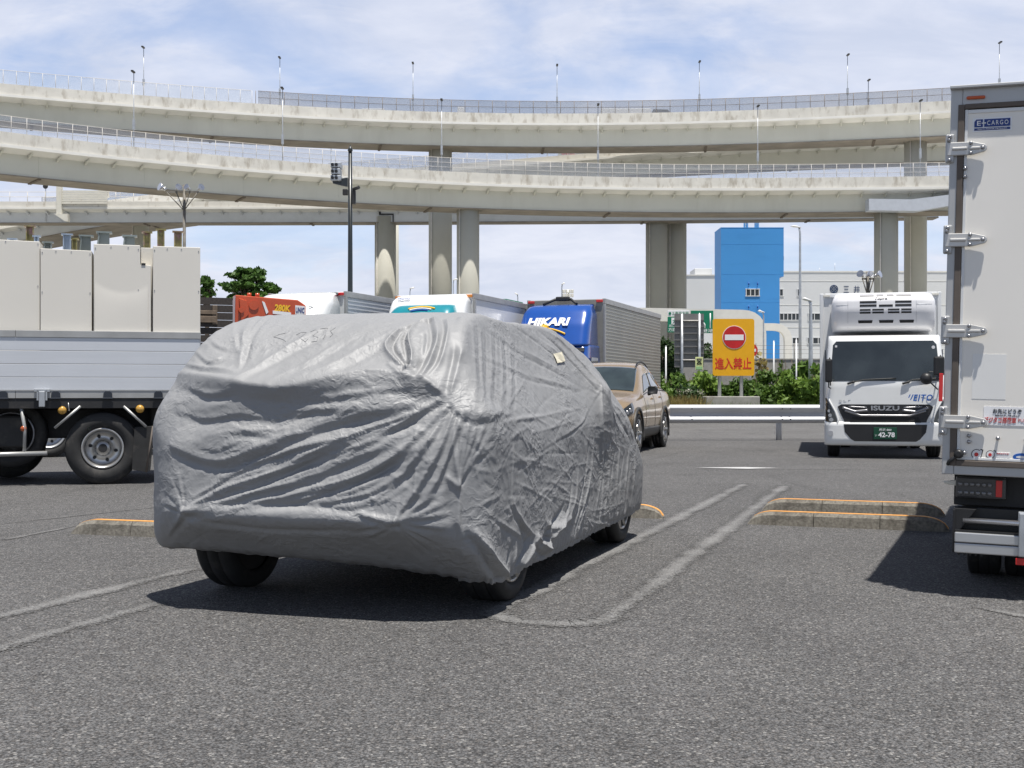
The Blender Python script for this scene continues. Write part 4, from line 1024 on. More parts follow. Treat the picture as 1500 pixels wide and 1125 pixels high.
text('lettering', '大', .26, .28, M['green'], root, (-.22, -.03, z1 - .24), bold=.02)
text('lettering', '方面', .42, .2, M['white_ink'], root, (-.36, -.02, z0 + .16)); text('lettering', '出口', .34, .16, M['white_ink'], root, (-.36, -.02, z0 + .38))
b = MB(); b.cyl((0, .12, 0), (0, .12, z1), .06, n=10); b.build('post', M['steel'], root)
root, w_, z0, z1 = flat_sign('guide_sign', 'pale header sign with green characters on the cream gantry', 'road sign', 978, 1010, 454.5, 463.5, 69.3, M['white_ink'])
text('lettering', '●２東京方面', w_ * .92, (z1 - z0) * .6, M['green'], root, (0, -.02, (z0 + z1) / 2), bold=.01)
b = MB(); b.cyl((0, .06, z0 - 4), (0, .06, z0), .05, n=8); b.build('post', M['steel'], root)
root, w_, z0, z1 = flat_sign('guide_sign', 'green lane sign with white curving lines above the ribbed sign back', 'road sign', 1012, 1045, 455, 488, 69.2, M['green'])
b = MB()
for pts in ([(.62, .22), (.62, .38), (.50, .55)], [(.44, .64), (.44, .8), (.36, .9)], [(.86, .22), (.86, .9)], [(.30, .66), (.30, .86)]):
    b.tube([((x - .5) * w_, -.015, z0 + (z1 - z0) * (y * .98)) for x, y in pts], .035, 6)
b.build('lane_lines', M['white_ink'], root)
text('lettering', 'に港港', w_ * .72, .2, M['white_ink'], root, (.16, -.02, z0 + .14))
b = MB(); b.cyl((0, .12, 0), (0, .12, z1), .06, n=10); b.build('post', M['steel'], root)
# back of a big sign
M['signback'] = mat('grey_sign_back', (.20, .195, .19), .5, .3, var=.08)
d = 52; X0, X1 = XH(988, d), XH(1031, d); Z0, Z1 = ZH(538, d), ZH(459.5, d)
root = thing('guide_sign', 'ribbed grey back of a tall sign on two posts', 'road sign', ((X0 + X1) / 2, d, 0)); w_ = X1 - X0
b = MB()
for k in range(8):
    z = Z0 + (Z1 - Z0) * k / 8; b.box(-w_ / 2, 0, z + .015, w_ / 2, .05, z + (Z1 - Z0) / 8); b.box(-w_ / 2, -.06, z, w_ / 2, .0, z + .05)
b.build('panel', M['signback'], root)
for x in (998.5, 1024):
    xx = XH(x, d) - root.location.x; b = MB(); b.cyl((xx, -.11, 0), (xx, -.11, Z1 - .02), .055, n=12); b.build('post', M['steel'], root)
b = MB()
for y in (470, 527.5): b.cyl((XH(998, d) - root.location.x, -.14, ZH(y, d)), (XH(1024, d) - root.location.x, -.14, ZH(y, d)), .025, n=8)
b.build('cross_bar', M['post'], root)
root, w_, z0, z1 = flat_sign('notice_board', 'small pale yellow notice below the ribbed sign back', 'notice', 1018.5, 1030, 523, 542, 50, mat('notice_yellow', (.70, .74, .36), .5), .02)
b = MB(); c_ = (z0 + z1) / 2 + .07
b.box(-.10, -.01, c_ - .1, .1, 0, c_ - .07); b.box(-.10, -.01, c_ + .1, .1, 0, c_ + .13)
for s in (-1, 1): b.tube([(-.09 * s, -.006, c_ - .07), (.09 * s, -.006, c_ + .1)], .018, 5)
b.build('symbol', M['black_ink'], root)
b = MB(); b.box(-.13, -.008, z0 + .03, .13, 0, z0 + .15); b.build('green_band', mat('notice_green', (.36, .6, .30), .5), root)
b = MB(); b.cyl((0, .04, 0), (0, .04, z1), .03, n=8); b.build('post', M['steel'], root)
# no entry sign
M['sign_amber'] = mat('amber_sign', (.80, .40, .002), .4, var=.03)
d = 46; X0, X1 = XH(1044, d), XH(1105, d); Z0, Z1 = ZH(550.5, d), ZH(467, d); w_ = X1 - X0
root = thing('no_entry_sign', 'large orange no entry sign with a red disc, on two posts', 'road sign', ((X0 + X1) / 2, d, 0))
b = MB(); rc = .09
poly = []
for (cx0, cz0, a0) in ((w_ / 2 - rc, Z1 - rc, 0), (-w_ / 2 + rc, Z1 - rc, 90), (-w_ / 2 + rc, Z0 + rc, 180), (w_ / 2 - rc, Z0 + rc, 270)):
    for k in range(6): poly.append((cx0 + rc * math.cos(R(a0 + k * 18)), cz0 + rc * math.sin(R(a0 + k * 18))))
b.prism(poly, 0, .04, 'Y'); b.build('sign_plate', M['sign_amber'], root)
cz_ = ZH(494.2, d); rd = 17.2 / F * d; cx0 = XH(1075.4, d) - root.location.x
b = MB(); b.cyl((cx0, 0, cz_), (cx0, -.012, cz_), rd, n=56); b.build('disc_border', M['white_ink'], root)
b = MB(); b.cyl((cx0, 0, cz_), (cx0, -.018, cz_), rd * .955, n=56); b.build('red_disc', mat('sign_red', (.50, .012, .012), .4), root)
b = MB(); b.box(cx0 - rd * .80, -.024, cz_ - rd * .235, cx0 + rd * .80, 0, cz_ + rd * .235); b.build('white_bar', M['white_ink'], root)
text('lettering', '進入禁止', 53.5 / F * d, 17.5 / F * d, mat('sign_red_text', (.62, .03, .012), .4), root, (XH(1074, d) - root.location.x, -.006, ZH(532.5, d)), bold=.018)
for x in (1054.5, 1086.5):
    xx = XH(x, d) - root.location.x; b = MB(); b.cyl((xx, .08, ZH(596, d)), (xx, .08, Z1 - .1), .068, n=14); b.build('post', M['steel'], root)
b = MB(); b.box(XH(1032, d), 45.6, 0, XH(1110, d), 46.5, ZH(580.5, d), .03); tag(b.build('sign_plinth', M['concrete']), 'low concrete plinth under the orange no entry sign', 'plinth')
d = 58; root = thing('no_entry_sign', 'second red no entry disc peeping out behind the orange sign', 'road sign', (XH(1099.5, d), d, 0)); zc = ZH(513, d); rd = 10.5 / F * d
b = MB(); b.cyl((0, 0, zc), (0, .02, zc), rd, n=40); b.build('sign_plate', M['red_ink'], root); b = MB(); b.box(-rd * .75, -.01, zc - rd * .2, rd * .75, 0, zc + rd * .2); b.build('white_bar', M['white_ink'], root)
b = MB(); b.cyl((0, .05, 0), (0, .05, zc + rd), .04, n=10); b.build('post', M['steel'], root)
for i, (x, y0, y1, d, lab) in enumerate(((975.5, 508, 560, 56, 'short white post rising from the hedge beside the box truck'), (1133.5, 500, 560, 60, 'slim white post before the blue tower foot'), (1166.5, 498, 560, 57, 'white post in front of the climbing plant'))):
    b = MB(); b.cyl((0, 0, 0), (0, 0, ZH(y0, d)), .038, .034, 10); b.lathe([(ZH(y0, d), .034), (ZH(y0, d) + .04, .03), (ZH(y0, d) + .05, .002)], 10, axis='Z'); tag(b.build('white_post', M['white'], None, (XH(x, d), d, 0)), lab, 'post')
# concrete wall with wire
d = 61; X0, X1 = XH(925, d), XH(1500, d)
root = thing('perimeter_wall', 'grey concrete wall topped with posts and wire behind the hedge', 'wall', (X0, d, 0))
b = MB(); b.box(0, 0, 0, X1 - X0, .2, ZH(527, d)); b.box(-.0, -.03, ZH(527, d), X1 - X0, .23, ZH(527, d) + .06); b.build('wall', M['concrete'], root)
b = MB(); x = 0.5
while x < X1 - X0: b.cyl((x, .1, ZH(527, d)), (x, .1, ZH(503, d)), .025, n=6); x += 1.9
for y in (506, 512, 518): b.cyl((0, .1, ZH(y, d)), (X1 - X0, .1, ZH(y, d)), .008, n=4)
b.build('wire_fence', M['rust_pole'], root)

# ---------------------------------------------------------------- guardrail
zc = H - 32.0 / F * 28.75
g0 = P(600, 605, 28.75); g1 = P(1330, 607, 28.9)
root = thing('guardrail', 'long galvanised steel guardrail along the edge of the lot', 'guardrail', (0, 28.75, 0))
prof = [(0.0, .21), (-.012, .20), (-.075, .155), (-.08, .135), (-.075, .115), (-.012, .045), (-.004, 0), (-.012, -.045), (-.075, -.115), (-.08, -.135), (-.075, -.155), (-.012, -.20), (0, -.21), (.006, -.21), (-.006, 0), (.006, .21)]
b = MB(); b.loft([[(x, y, .62 + z) for y, z in prof] for x in (-4, 14)], smooth=False); b.build('beam', M['alu'], root)
M['rail'] = mat('galvanised_rail', (.55, .56, .58), .5, .2, var=.06, scale=1.5, rvar=.1, dirt=(.54, .54, .55), dscale=3, dthr=.6, dstretch=(.3, 1, 3)); COL.objects[-1].data.materials[0] = M['rail']
for x in (-2.2, 1.9, XH(1142, 28.75), 10.35):
    b = MB(); b.cyl((x, .09, 0), (x, .09, .80), .066, n=18); b.box(x - .04, -.01, .5, x + .04, .08, .74); b.build('post', M['rail'], root)
for x in (XH(1145, 28.75), XH(1157, 28.75), XH(1013, 28.75)):
    for z in (.74, .50): b = MB(); b.cyl((x, -.085, z), (x, -.06, z), .016, n=8); b.build('bolt', M['chassis'], root)

# ---------------------------------------------------------------- plants
def leaf_mat(name, col, col2):
    m = bpy.data.materials.new(name); m.use_nodes = True; nt = m.node_tree; N = nt.nodes; L = nt.links; b = N['Principled BSDF']
    at = N.new('ShaderNodeVertexColor'); at.layer_name = 'tone'; mx = N.new('ShaderNodeMix'); mx.data_type = 'RGBA'
    s = N.new('ShaderNodeSeparateColor'); L.new(at.outputs['Color'], s.inputs[0]); L.new(s.outputs[0], mx.inputs[0])
    mx.inputs[6].default_value = (*col, 1); mx.inputs[7].default_value = (*col2, 1); L.new(mx.outputs[2], b.inputs['Base Color'])
    b.inputs['Roughness'].default_value = .55; b.inputs['Specular IOR Level'].default_value = .3
    tr = N.new('ShaderNodeBsdfTranslucent'); L.new(mx.outputs[2], tr.inputs['Color']); ms = N.new('ShaderNodeMixShader'); ms.inputs[0].default_value = .3
    L.new(b.outputs[0], ms.inputs[1]); L.new(tr.outputs[0], ms.inputs[2]); L.new(ms.outputs[0], N['Material Output'].inputs['Surface'])
    return m
M['leaf'] = leaf_mat('hedge_leaf', (.035, .075, .014), (.15, .25, .045))
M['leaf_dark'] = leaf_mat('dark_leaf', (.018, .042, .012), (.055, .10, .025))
M['leaf_tree'] = leaf_mat('tree_leaf', (.025, .065, .014), (.10, .19, .035))
M['leaf_bright'] = leaf_mat('bright_leaf', (.07, .14, .02), (.22, .33, .06))
M['straw'] = leaf_mat('dry_grass', (.22, .15, .06), (.36, .30, .10))
M['flower'] = leaf_mat('pale_flower', (.45, .45, .36), (.62, .62, .5))
M['bark'] = mat('bark', (.09, .065, .045), .9, var=.3, bump=.02, bscale=20)
RNG = np.random.default_rng(11)
def leaves(name, clumps, n, size, m, parent, long=1.7, flat=.0):
    c = np.array([q[0] for q in clumps], float); r = np.array([q[1] for q in clumps], float); wv = r.prod(1) ** (2 / 3); k = RNG.choice(len(c), n, p=wv / wv.sum())
    d = RNG.normal(size=(n, 3)); d /= np.linalg.norm(d, axis=1, keepdims=True); rad = RNG.random(n) ** (1 / 2.2)
    rad = np.where(RNG.random(n) < .08, rad * 1.22, rad)
    pos = c[k] + d * r[k] * rad[:, None]
    a = RNG.normal(size=(n, 3)); a[:, 2] *= 1 - flat * .5; a /= np.linalg.norm(a, axis=1, keepdims=True)
    up = d * .6 + RNG.normal(size=(n, 3)) * .6 + np.array((0, 0, .5)); bb = np.cross(a, up); bb /= np.maximum(np.linalg.norm(bb, axis=1, keepdims=True), 1e-6)
    s = size * RNG.uniform(.6, 1.35, n)[:, None]
    A, B = a * s * long / 2, bb * s / 2
    V = np.stack((pos - A, pos + B * .9 - A * .1, pos + A, pos - B * .9 - A * .1), 1).reshape(-1, 3)
    V[:, 2] = np.maximum(V[:, 2], .02)
    me = bpy.data.meshes.new(name); me.vertices.add(n * 4); me.vertices.foreach_set('co', V.ravel().astype(np.float32))
    me.loops.add(n * 4); me.polygons.add(n); me.loops.foreach_set('vertex_index', np.arange(n * 4, dtype=np.int32)); me.polygons.foreach_set('loop_start', (np.arange(n) * 4).astype(np.int32)); me.update(calc_edges=True)
    ca = me.color_attributes.new('tone', 'FLOAT_COLOR', 'POINT')
    cl = RNG.uniform(.0, 1, len(c))[k] * .5 + RNG.uniform(0, 1, n) * .5
    ca.data.foreach_set('color', np.repeat(np.stack((cl, cl, cl, np.ones(n)), 1), 4, 0).ravel().astype(np.float32))
    me.materials.append(m); o = bpy.data.objects.new(name, me); COL.objects.link(o); o.parent = parent
    return o
def bush(px0, px1, ytop, d, label, m='leaf', n=2600, size=.13, depth=1.6, name='bush', group=None, zb=0.15):
    X0, X1, zt = XH(px0, d), XH(px1, d), ZH(ytop, d); w_ = X1 - X0; root = thing(name, label, 'bush', ((X0 + X1) / 2, d, .2), 0, group)
    cl = []; zt -= .2
    for k in range(22):
        x = random.uniform(-w_ / 2, w_ / 2); hmax = zt * (1 - .35 * (2 * x / w_) ** 2) * random.uniform(.78, 1.0); rz = random.uniform(.22, .4) * min(1, zt); z = random.uniform(.3 * zt, hmax) - rz * .6
        cl.append(((x, random.uniform(-depth / 2, depth / 2), max(z, .2)), (random.uniform(.25, .55) * min(1.2, w_ / 1.6), random.uniform(.3, .6), rz)))
    leaves('foliage', cl, n, size, M[m], root)
    b = MB()
    for k in range(7):
        x = random.uniform(-w_ / 3, w_ / 3); b.tube([(x, 0, 0), (x * 1.2 + .1, random.uniform(-.3, .3), zt * .4), (x * 1.3, random.uniform(-.4, .4), zt * .75)], [.03, .02, .008], 5)
    b.build('stems', M['bark'], root); return root
HG = 'bushes of the hedge behind the guardrail'
for (a, c, y, d, lab, m, n) in (
    (930, 985, 532, 50, 'green hedge bush at the rear corner of the box truck', 'leaf', 2600),
    (978, 1012, 540, 49, 'hedge bush below the ribbed sign back', 'leaf', 2200),
    (1006, 1048, 536, 48.5, 'bright hedge bush just left of the orange sign', 'leaf_bright', 2600),
    (1036, 1075, 552, 48.2, 'hedge bush directly behind the orange sign posts', 'leaf', 2400),
    (1066, 1112, 548, 48.2, 'dark hedge bush behind the right post of the orange sign', 'leaf', 2600),
    (1100, 1152, 534, 49, 'hedge bush right of the orange sign', 'leaf', 3000),
    (1142, 1180, 536, 48.5, 'hedge bush below the tall grey street lamp', 'leaf_bright', 2600),
    (1170, 1222, 527, 47.5, 'tallest bright hedge bush beside the refrigerated truck', 'leaf_bright', 3600),
    (1205, 1300, 530, 49, 'hedge bush mostly hidden behind the refrigerated truck', 'leaf', 3200)):
    bush(a, c, y, d, lab, m, n, group=HG)
bush(985, 1032, 556, 47.2, 'low shrub dotted with pale flowers behind the guardrail', 'leaf_dark', 2200, .11, 1.0, 'flowering_shrub')
rt = [o for o in COL.objects if o.name.startswith('flowering_shrub')][0]
leaves('blossom', [((random.uniform(-.6, .6), -.35 + random.uniform(-.2, .3), random.uniform(.1, .95)), (.16, .2, .12)) for _ in range(14)], 480, .05, M['flower'], rt, 1.2)
bush(1064, 1112, 585, 46.9, 'fringe of low dark plants right of the concrete plinth', 'leaf_dark', 900, .10, .6, 'bush')
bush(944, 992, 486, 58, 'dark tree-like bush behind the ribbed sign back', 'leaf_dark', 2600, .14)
bush(1028, 1056, 484, 62, 'dark bush beneath the green lane sign', 'leaf_dark', 2200, .14)
bush(1154, 1190, 502, 58, 'broad-leaved climber on the wire fence beside the street lamps', 'leaf', 420, .34, .6, 'climbing_plant')
bush(1108, 1122, 500, 59.5, 'sparse dry creeper hanging on the wire left of the blue tower', 'straw', 160, .16, .4, 'climbing_plant')
bush(1138, 1150, 500, 59.5, 'dry leafy creeper on the wire in front of the tower corner', 'leaf', 240, .16, .4, 'climbing_plant')
bush(1198, 1210, 513, 57, 'small leafy plant at the edge of the refrigerated truck', 'leaf', 300, .18, .5, 'climbing_plant')
# weeds and dry grass on the verge
def grass(name, x0, x1, y0, y1, n, h, m):
    x = RNG.uniform(x0, x1, n); y = RNG.uniform(y0, y1, n); hh = h * RNG.uniform(.4, 1.2, n); a = RNG.uniform(0, 6.28, n); lx = RNG.normal(0, .3, n) * hh; ly = RNG.normal(0, .3, n) * hh; w_ = .012 + .01 * RNG.random(n)
    p0 = np.stack((x - np.cos(a) * w_, y - np.sin(a) * w_, np.full(n, .19)), 1); p1 = np.stack((x + np.cos(a) * w_, y + np.sin(a) * w_, np.full(n, .19)), 1); p2 = np.stack((x + lx, y + ly, .19 + hh), 1)
    V = np.stack((p0, p1, p2), 1).reshape(-1, 3); me = bpy.data.meshes.new(name); me.vertices.add(n * 3); me.vertices.foreach_set('co', V.ravel().astype(np.float32)); me.loops.add(n * 3); me.polygons.add(n)
    me.loops.foreach_set('vertex_index', np.arange(n * 3, dtype=np.int32)); me.polygons.foreach_set('loop_start', (np.arange(n) * 3).astype(np.int32)); me.update(calc_edges=True)
    ca = me.color_attributes.new('tone', 'FLOAT_COLOR', 'POINT'); cl = RNG.uniform(0, 1, n); ca.data.foreach_set('color', np.repeat(np.stack((cl, cl, cl, np.ones(n)), 1), 3, 0).ravel().astype(np.float32))
    me.materials.append(M[m]); o = bpy.data.objects.new(name, me); COL.objects.link(o); return o
tag(grass('verge_grass', 4, 16, 44.4, 50, 9000, .55, 'leaf'), 'green weeds growing along the verge behind the guardrail', 'grass', kind='stuff')
tag(grass('dry_grass', 4.8, 7.0, 44.5, 47, 3200, .75, 'straw'), 'dry straw coloured grass beside the tan car', 'grass', kind='stuff')
def tree(px0, px1, ytop, ybot, d, label, n, size=.3):
    X0, X1, zt, zb = XH(px0, d), XH(px1, d), ZH(ytop, d), ZH(ybot, d); w_ = X1 - X0; root = thing('tree', label, 'tree', ((X0 + X1) / 2, d, 0), 0, 'trees behind the trucks')
    cl = []
    for k in range(52):
        a = random.uniform(0, 6.28); q = random.random() ** .5; z = random.random(); rr_ = (1 - abs(z - .35) * .95) * w_ / 2
        cl.append(((math.cos(a) * q * rr_ * .85, math.sin(a) * q * rr_ * .85, zb + (zt - zb) * (.12 + .8 * z)), (w_ * random.uniform(.05, .12), w_ * random.uniform(.05, .12), (zt - zb) * random.uniform(.035, .085))))
    leaves('crown', cl, n, size, M['leaf_tree'], root, 1.5, .5)
    b = MB(); b.tube([(0, 0, 0), (.05, 0, zb * .5), (0, .1, zb * 1.1)], [.2, .16, .1], 10)
    for q in cl[::3]: b.tube([(0, 0, zb * .85), (q[0][0] * .5, q[0][1] * .5, (zb + q[0][2]) / 2), q[0]], [.07, .045, .015], 5)
    b.build('trunk', M['bark'], root)
tree(312, 418, 391, 446, 82, 'broad round-crowned green tree behind the orange crane truck', 4600, .24)
tree(283, 322, 403, 440, 80, 'small loose tree beside the cream cabinets', 420, .26)
# ---------------------------------------------------------------- wheel stops
M['kerb'] = mat('pebbled_concrete', (.20, .185, .155), .9, var=.35, scale=45, bump=.006, bscale=120, dirt=(.09, .08, .065), dscale=7, dthr=.5, dsoft=.25)
M['orange'] = mat('orange_line_paint', (.78, .35, .07), .6, var=.12, scale=20, dirt=(.4, .3, .2), dscale=14, dthr=.66, dsoft=.1)
def wheel_stop(p0, ang, L_, label, h=.115):
    root = thing('wheel_stop', label, 'wheel stop', (p0[0], p0[1], 0), -R(ang), 'concrete wheel stops')
    prof = lambda z: [(-.0, 0), (.012, z * .75), (.035, z), (.125, z), (.15, z * .75), (.16, 0)]
    def hh(x):
        e = min(x, L_ - x); return h if e > .22 else max(.012, h * math.sqrt(max(0, 1 - ((.22 - e) / .22) ** 2)) )
    cut = [0, L_ * .34, L_ * .67, L_]
    for k in range(3):
        xs = np.linspace(cut[k] + (.003 if k else 0), cut[k + 1] - (.003 if k < 2 else 0), 16)
        b = MB(); b.loft([[(x, y, z) for y, z in prof(hh(x))] for x in xs], smooth=False); b.build('concrete_block', M['kerb'], root)
    xs = np.linspace(.05, L_ - .004, 60); b = MB()
    b.loft([[(x, .045, hh(x) - .004), (x, .045, hh(x) + .004), (x, .098, hh(x) + .004), (x, .098, hh(x) - .004)] for x in xs], smooth=False); b.build('painted_edge', M['orange'], root)
wheel_stop(G(1095, 768), 21.5, 1.64, 'nearer of the two orange-edged wheel stops beside the delivery truck tail')
wheel_stop(G(1116, 748), 21.5, 1.66, 'farther of the two orange-edged wheel stops beside the delivery truck tail')
wheel_stop(G(103, 782), 17.5, 1.65, 'orange-edged wheel stop running behind the left side of the covered car')
e = G(970, 760); wheel_stop((e.x - 1.65 * .953, e.y + 1.65 * .301), 17.5, 1.65, 'orange-edged wheel stop whose tip shows past the covered car front wheel')

# ---------------------------------------------------------------- lorries
def rear_dir(th): return -R(th)
class CabFront:
    """front skin of a cab: y of the surface at (x, z); the front faces local -Y"""
    def __init__(s, W, prof, rc=.16, crown=.05):
        s.hw = W / 2; s.prof = prof; s.rc = rc; s.crown = crown
    def yf(s, z): return float(np.interp(z, [p[0] for p in s.prof], [p[1] for p in s.prof]))
    def hwz(s, z): return s.hw * float(np.interp(z, [s.prof[0][0], 1.35, s.prof[-1][0]], [1, 1, .94]))
    def y(s, x, z):
        hw = s.hwz(z); a = abs(x); q = s.crown * (x / hw) ** 2
        if a > hw - s.rc: q += s.rc - math.sqrt(max(s.rc ** 2 - (a - (hw - s.rc)) ** 2, 0))
        return s.yf(z) + q
    def body(s, mb, zs, yb):
        secs = []
        for z in zs:
            hw = s.hwz(z); xs = [hw * math.sin(t) for t in np.linspace(-math.pi / 2, math.pi / 2, 33)]
            ring = [(x, s.y(x, z), z) for x in xs] + [(hw, yb, z), (-hw, yb, z)]
            secs.append(ring)
        mb.loft(secs)
    def patch(s, mb, rows, off=.006, nx=22, th=.012):
        """rows: (z, x_left, x_right) -> skin laid on the front"""
        A = [[(xl + (xr - xl) * i / nx, s.y(xl + (xr - xl) * i / nx, z) - off, z) for i in range(nx + 1)] for z, xl, xr in rows]
        B = [[(p[0], p[1] + off + th, p[2]) for p in r] for r in A]
        secs = [a + b_[::-1] for a, b_ in zip(A, B)]; mb.loft(secs, smooth=False)
    def line(s, mb, pts, r=.012, off=.01, n=6):
        q = []
        for i in range(len(pts) - 1):
            for k in range(6):
                t = k / 6; x, z = pts[i][0] + (pts[i + 1][0] - pts[i][0]) * t, pts[i][1] + (pts[i + 1][1] - pts[i][1]) * t; q.append((x, s.y(x, z) - off, z))
        x, z = pts[-1]; q.append((x, s.y(x, z) - off, z)); mb.tube(q, r, n)
def rows(pairs, n=6):
    out = []
    for i in range(len(pairs) - 1):
        for k in range(n): out.append(tuple(np.array(pairs[i]) + (np.array(pairs[i + 1]) - np.array(pairs[i])) * k / n))
    return out + [pairs[-1]]
M['seal'] = mat('brown_rubber_seal', (.115, .095, .08), .7, var=.15, scale=6)
M['mirror_glass'] = mat('mirror_glass', (.5, .5, .5), .05, 1.0, var=.02)
def mirror(parent, name, pos, w_, h_, arm_to, m='black'):
    b = MB(); b.box(pos[0] - w_ / 2, pos[1] - .04, pos[2] - h_ / 2, pos[0] + w_ / 2, pos[1] + .05, pos[2] + h_ / 2, .03)
    b.tube([(pos[0], pos[1], pos[2] + h_ * .3), ((pos[0] + arm_to[0]) / 2, pos[1], pos[2] + h_ * .55), arm_to], .012, 6); b.tube([(pos[0], pos[1], pos[2] - h_ * .4), (pos[0], pos[1], pos[2] - h_ * .7), (arm_to[0], arm_to[1], pos[2] - h_ * .75)], .012, 6)
    o = b.build(name, M[m], parent)
    b = MB(); b.box(pos[0] - w_ * .4, pos[1] + .051, pos[2] - h_ * .4, pos[0] + w_ * .4, pos[1] + .055, pos[2] + h_ * .4); b.build('mirror_glass', M['mirror_glass'], o)

# ---- white refrigerated truck, facing us
TH = 14.0; RZ = -R(TH); o0 = Vector((XH(1296.5, 20.9), 20.9, 0))
root = thing('refrigerated_truck', 'white refrigerated truck facing the camera with black grille and green number plate', 'truck', o0, RZ)
M['cabwhite'] = mat('cab_white', (.74, .745, .73), .25, var=.03, coat=.6)
M['boxwhite'] = mat('panel_white', (.72, .73, .73), .35, var=.03, coat=.2)
M['windscreen'] = mat('tinted_windscreen', (.028, .034, .036), .03, var=.4, scale=1.4, spec=.9, coat=.7)
cf = CabFront(1.97, [(.30, .05), (.34, .02), (.62, .0), (1.30, .02), (1.36, .04), (2.02, .27), (2.08, .31), (2.12, .42)], .14, .04)
b = MB(); cf.body(b, [.30, .34, .45, .62, .75, .9, 1.0, 1.1, 1.2, 1.30, 1.36, 1.45, 1.55, 1.65, 1.75, 1.85, 1.95, 2.02, 2.06, 2.09, 2.12], 1.55); b.build('cab', M['cabwhite'], root)
b = MB(); cf.patch(b, rows([(1.325, -.86, .86), (1.36, -.90, .90), (1.95, -.855, .855), (2.015, -.80, .80)]), .008, 30); b.build('windscreen', M['windscreen'], root)
# dashboard shapes seen through the glass are only reflections here; stickers on it
b = MB(); b.cyl((.80, cf.y(.80, 1.90) - .012, 1.90), (.80, cf.y(.8, 1.90) - .018, 1.90), .028, n=20); b.box(-.82, cf.y(-.8, 1.93) - .02, 1.91, -.785, cf.y(-.8, 1.93) - .012, 1.945); b.build('sticker', M['white_ink'], root)
b = MB(); cf.patch(b, rows([(.60, -.66, .66), (.66, -.68, .68), (.78, -.74, .74), (.885, -.78, .78), (.925, -.72, .72)]), .010, 26); b.build('grille', M['black'], root)
b = MB(); cf.line(b, [(-.70, .87), (-.50, .80), (-.28, .825)], .026, .016); cf.line(b, [(.70, .87), (.50, .80), (.28, .825)], .026, .016); cf.line(b, [(-.66, .82), (-.40, .735), (.40, .735), (.66, .82)], .022, .016); cf.line(b, [(-.60, .885), (-.30, .87)], .014, .014); cf.line(b, [(.60, .885), (.30, .87)], .014, .014)
b.build('grille_trim', M['rim_dark'], root)
b = MB()
for k in range(9): cf.line(b, [(-.58 + .005 * k, .615 + .022 * k * .5), (.58 - .005 * k, .615 + .022 * k * .5)], .004, .014, 4)
b.build('grille_slats', M['chassis'], root)
text('lettering', 'ISUZU', .46, .082, M['chrome'], root, (0, cf.y(0, .86) - .022, .862), depth=.012, bold=.03)
text('lettering', 'ELF', .19, .03, M['chrome'], root, (-.66, cf.y(-.66, .985) - .004, .985), bold=.01, spacing=1.5)
text('lettering', '//EITO', .42, .11, M['blue_ink'], root, (.56, cf.y(.56, 1.04) - .006, 1.04), bold=.028, shear=.25, spacing=1.2)
for s in (-1, 1):
    hb = MB(); cf.patch(hb, rows([(.595, s * .80, s * .975), (.64, s * .78, s * .98), (.80, s * .83, s * .982), (.98, s * .945, s * .984), (1.03, s * .965, s * .984)]), .014, 8); hl = hb.build('headlight', M['glass'], root)
    lb = MB()
    for q, r_ in ((.66, .035), (.735, .03), (.81, .026)): 
        xx = s * (.885 + (q - .66) * .25); lb.cyl((xx, cf.y(xx, q) - .024, q), (xx, cf.y(xx, q) - .012, q), r_, n=16)
    lb.build('lamp_lens', M['chrome'], hl)
    lb = MB(); cf.line(lb, [(s * .79, .575), (s * .77, .65), (s * .82, .80), (s * .945, 1.04)], .016, .02); lb.build('headlight_trim', M['cabwhite'], hl)
# bumper
bf = CabFront(2.0, [(.22, .02), (.26, -.03), (.60, -.03), (.63, .0)], .16, .04)
b = MB(); bf.body(b, [.22, .26, .35, .45, .55, .60, .63], .45); b.build('bumper', M['cabwhite'], root)
b = MB(); bf.patch(b, rows([(.295, -.50, .50), (.33, -.56, .56), (.45, -.66, .66), (.585, -.68, .68)]), .006, 24); b.build('lower_grille', M['black'], root)
for s in (-1, 1):
    b = MB(); xx = s * .90; b.cyl((xx, bf.y(xx, .43) - .02, .43), (xx, bf.y(xx, .43) + .02, .43), .045, n=18); b.build('fog_lamp', M['chrome'], root)
b = MB(); yb = bf.y(0, .4) - .03; b.box(-.19, yb, .335, .19, yb + .012, .535, .004); pl_ = b.build('number_plate', mat('green_plate', (.005, .06, .03), .4, var=.04), root)
text('plate_text', '42-78', .27, .085, M['white_ink'], pl_, (.02, yb - .004, .41), bold=.03)
text('plate_text', '所沢 800', .2, .045, M['white_ink'], pl_, (0, yb - .004, .495), bold=.01)
text('plate_text', 'い', .03, .035, M['white_ink'], pl_, (-.15, yb - .004, .40))
for x0, x1, z1 in ((-.62, -.10, 1.345), (.28, .62, 1.34)):
    b = MB(); cf.line(b, [(x0, 1.28), ((x0 + x1) / 2, 1.345), (x1 + .28, 1.37)], .010, .03); cf.line(b, [(x0, 1.275), (x0 + .12, 1.315)], .02, .025); b.build('wiper', M['black'], root)
mirror(root, 'mirror', (-.93, -.16, 1.50), .12, .40, (-.9, .05, 1.25)); mirror(root, 'mirror', (.85, -.22, 1.57), .17, .32, (.9, .05, 1.70))
b = MB(); b.lathe([(-.06, .001), (-.055, .06), (0, .10), (.02, .10), (.021, .001)], 20, (.66, cf.y(.66, 1.4) - .18, 1.36), 'Y'); b.tube([(.66, cf.y(.66, 1.4) - .16, 1.36), (.85, .0, 1.18)], .012, 6); b.build('round_mirror', M['black'], root)
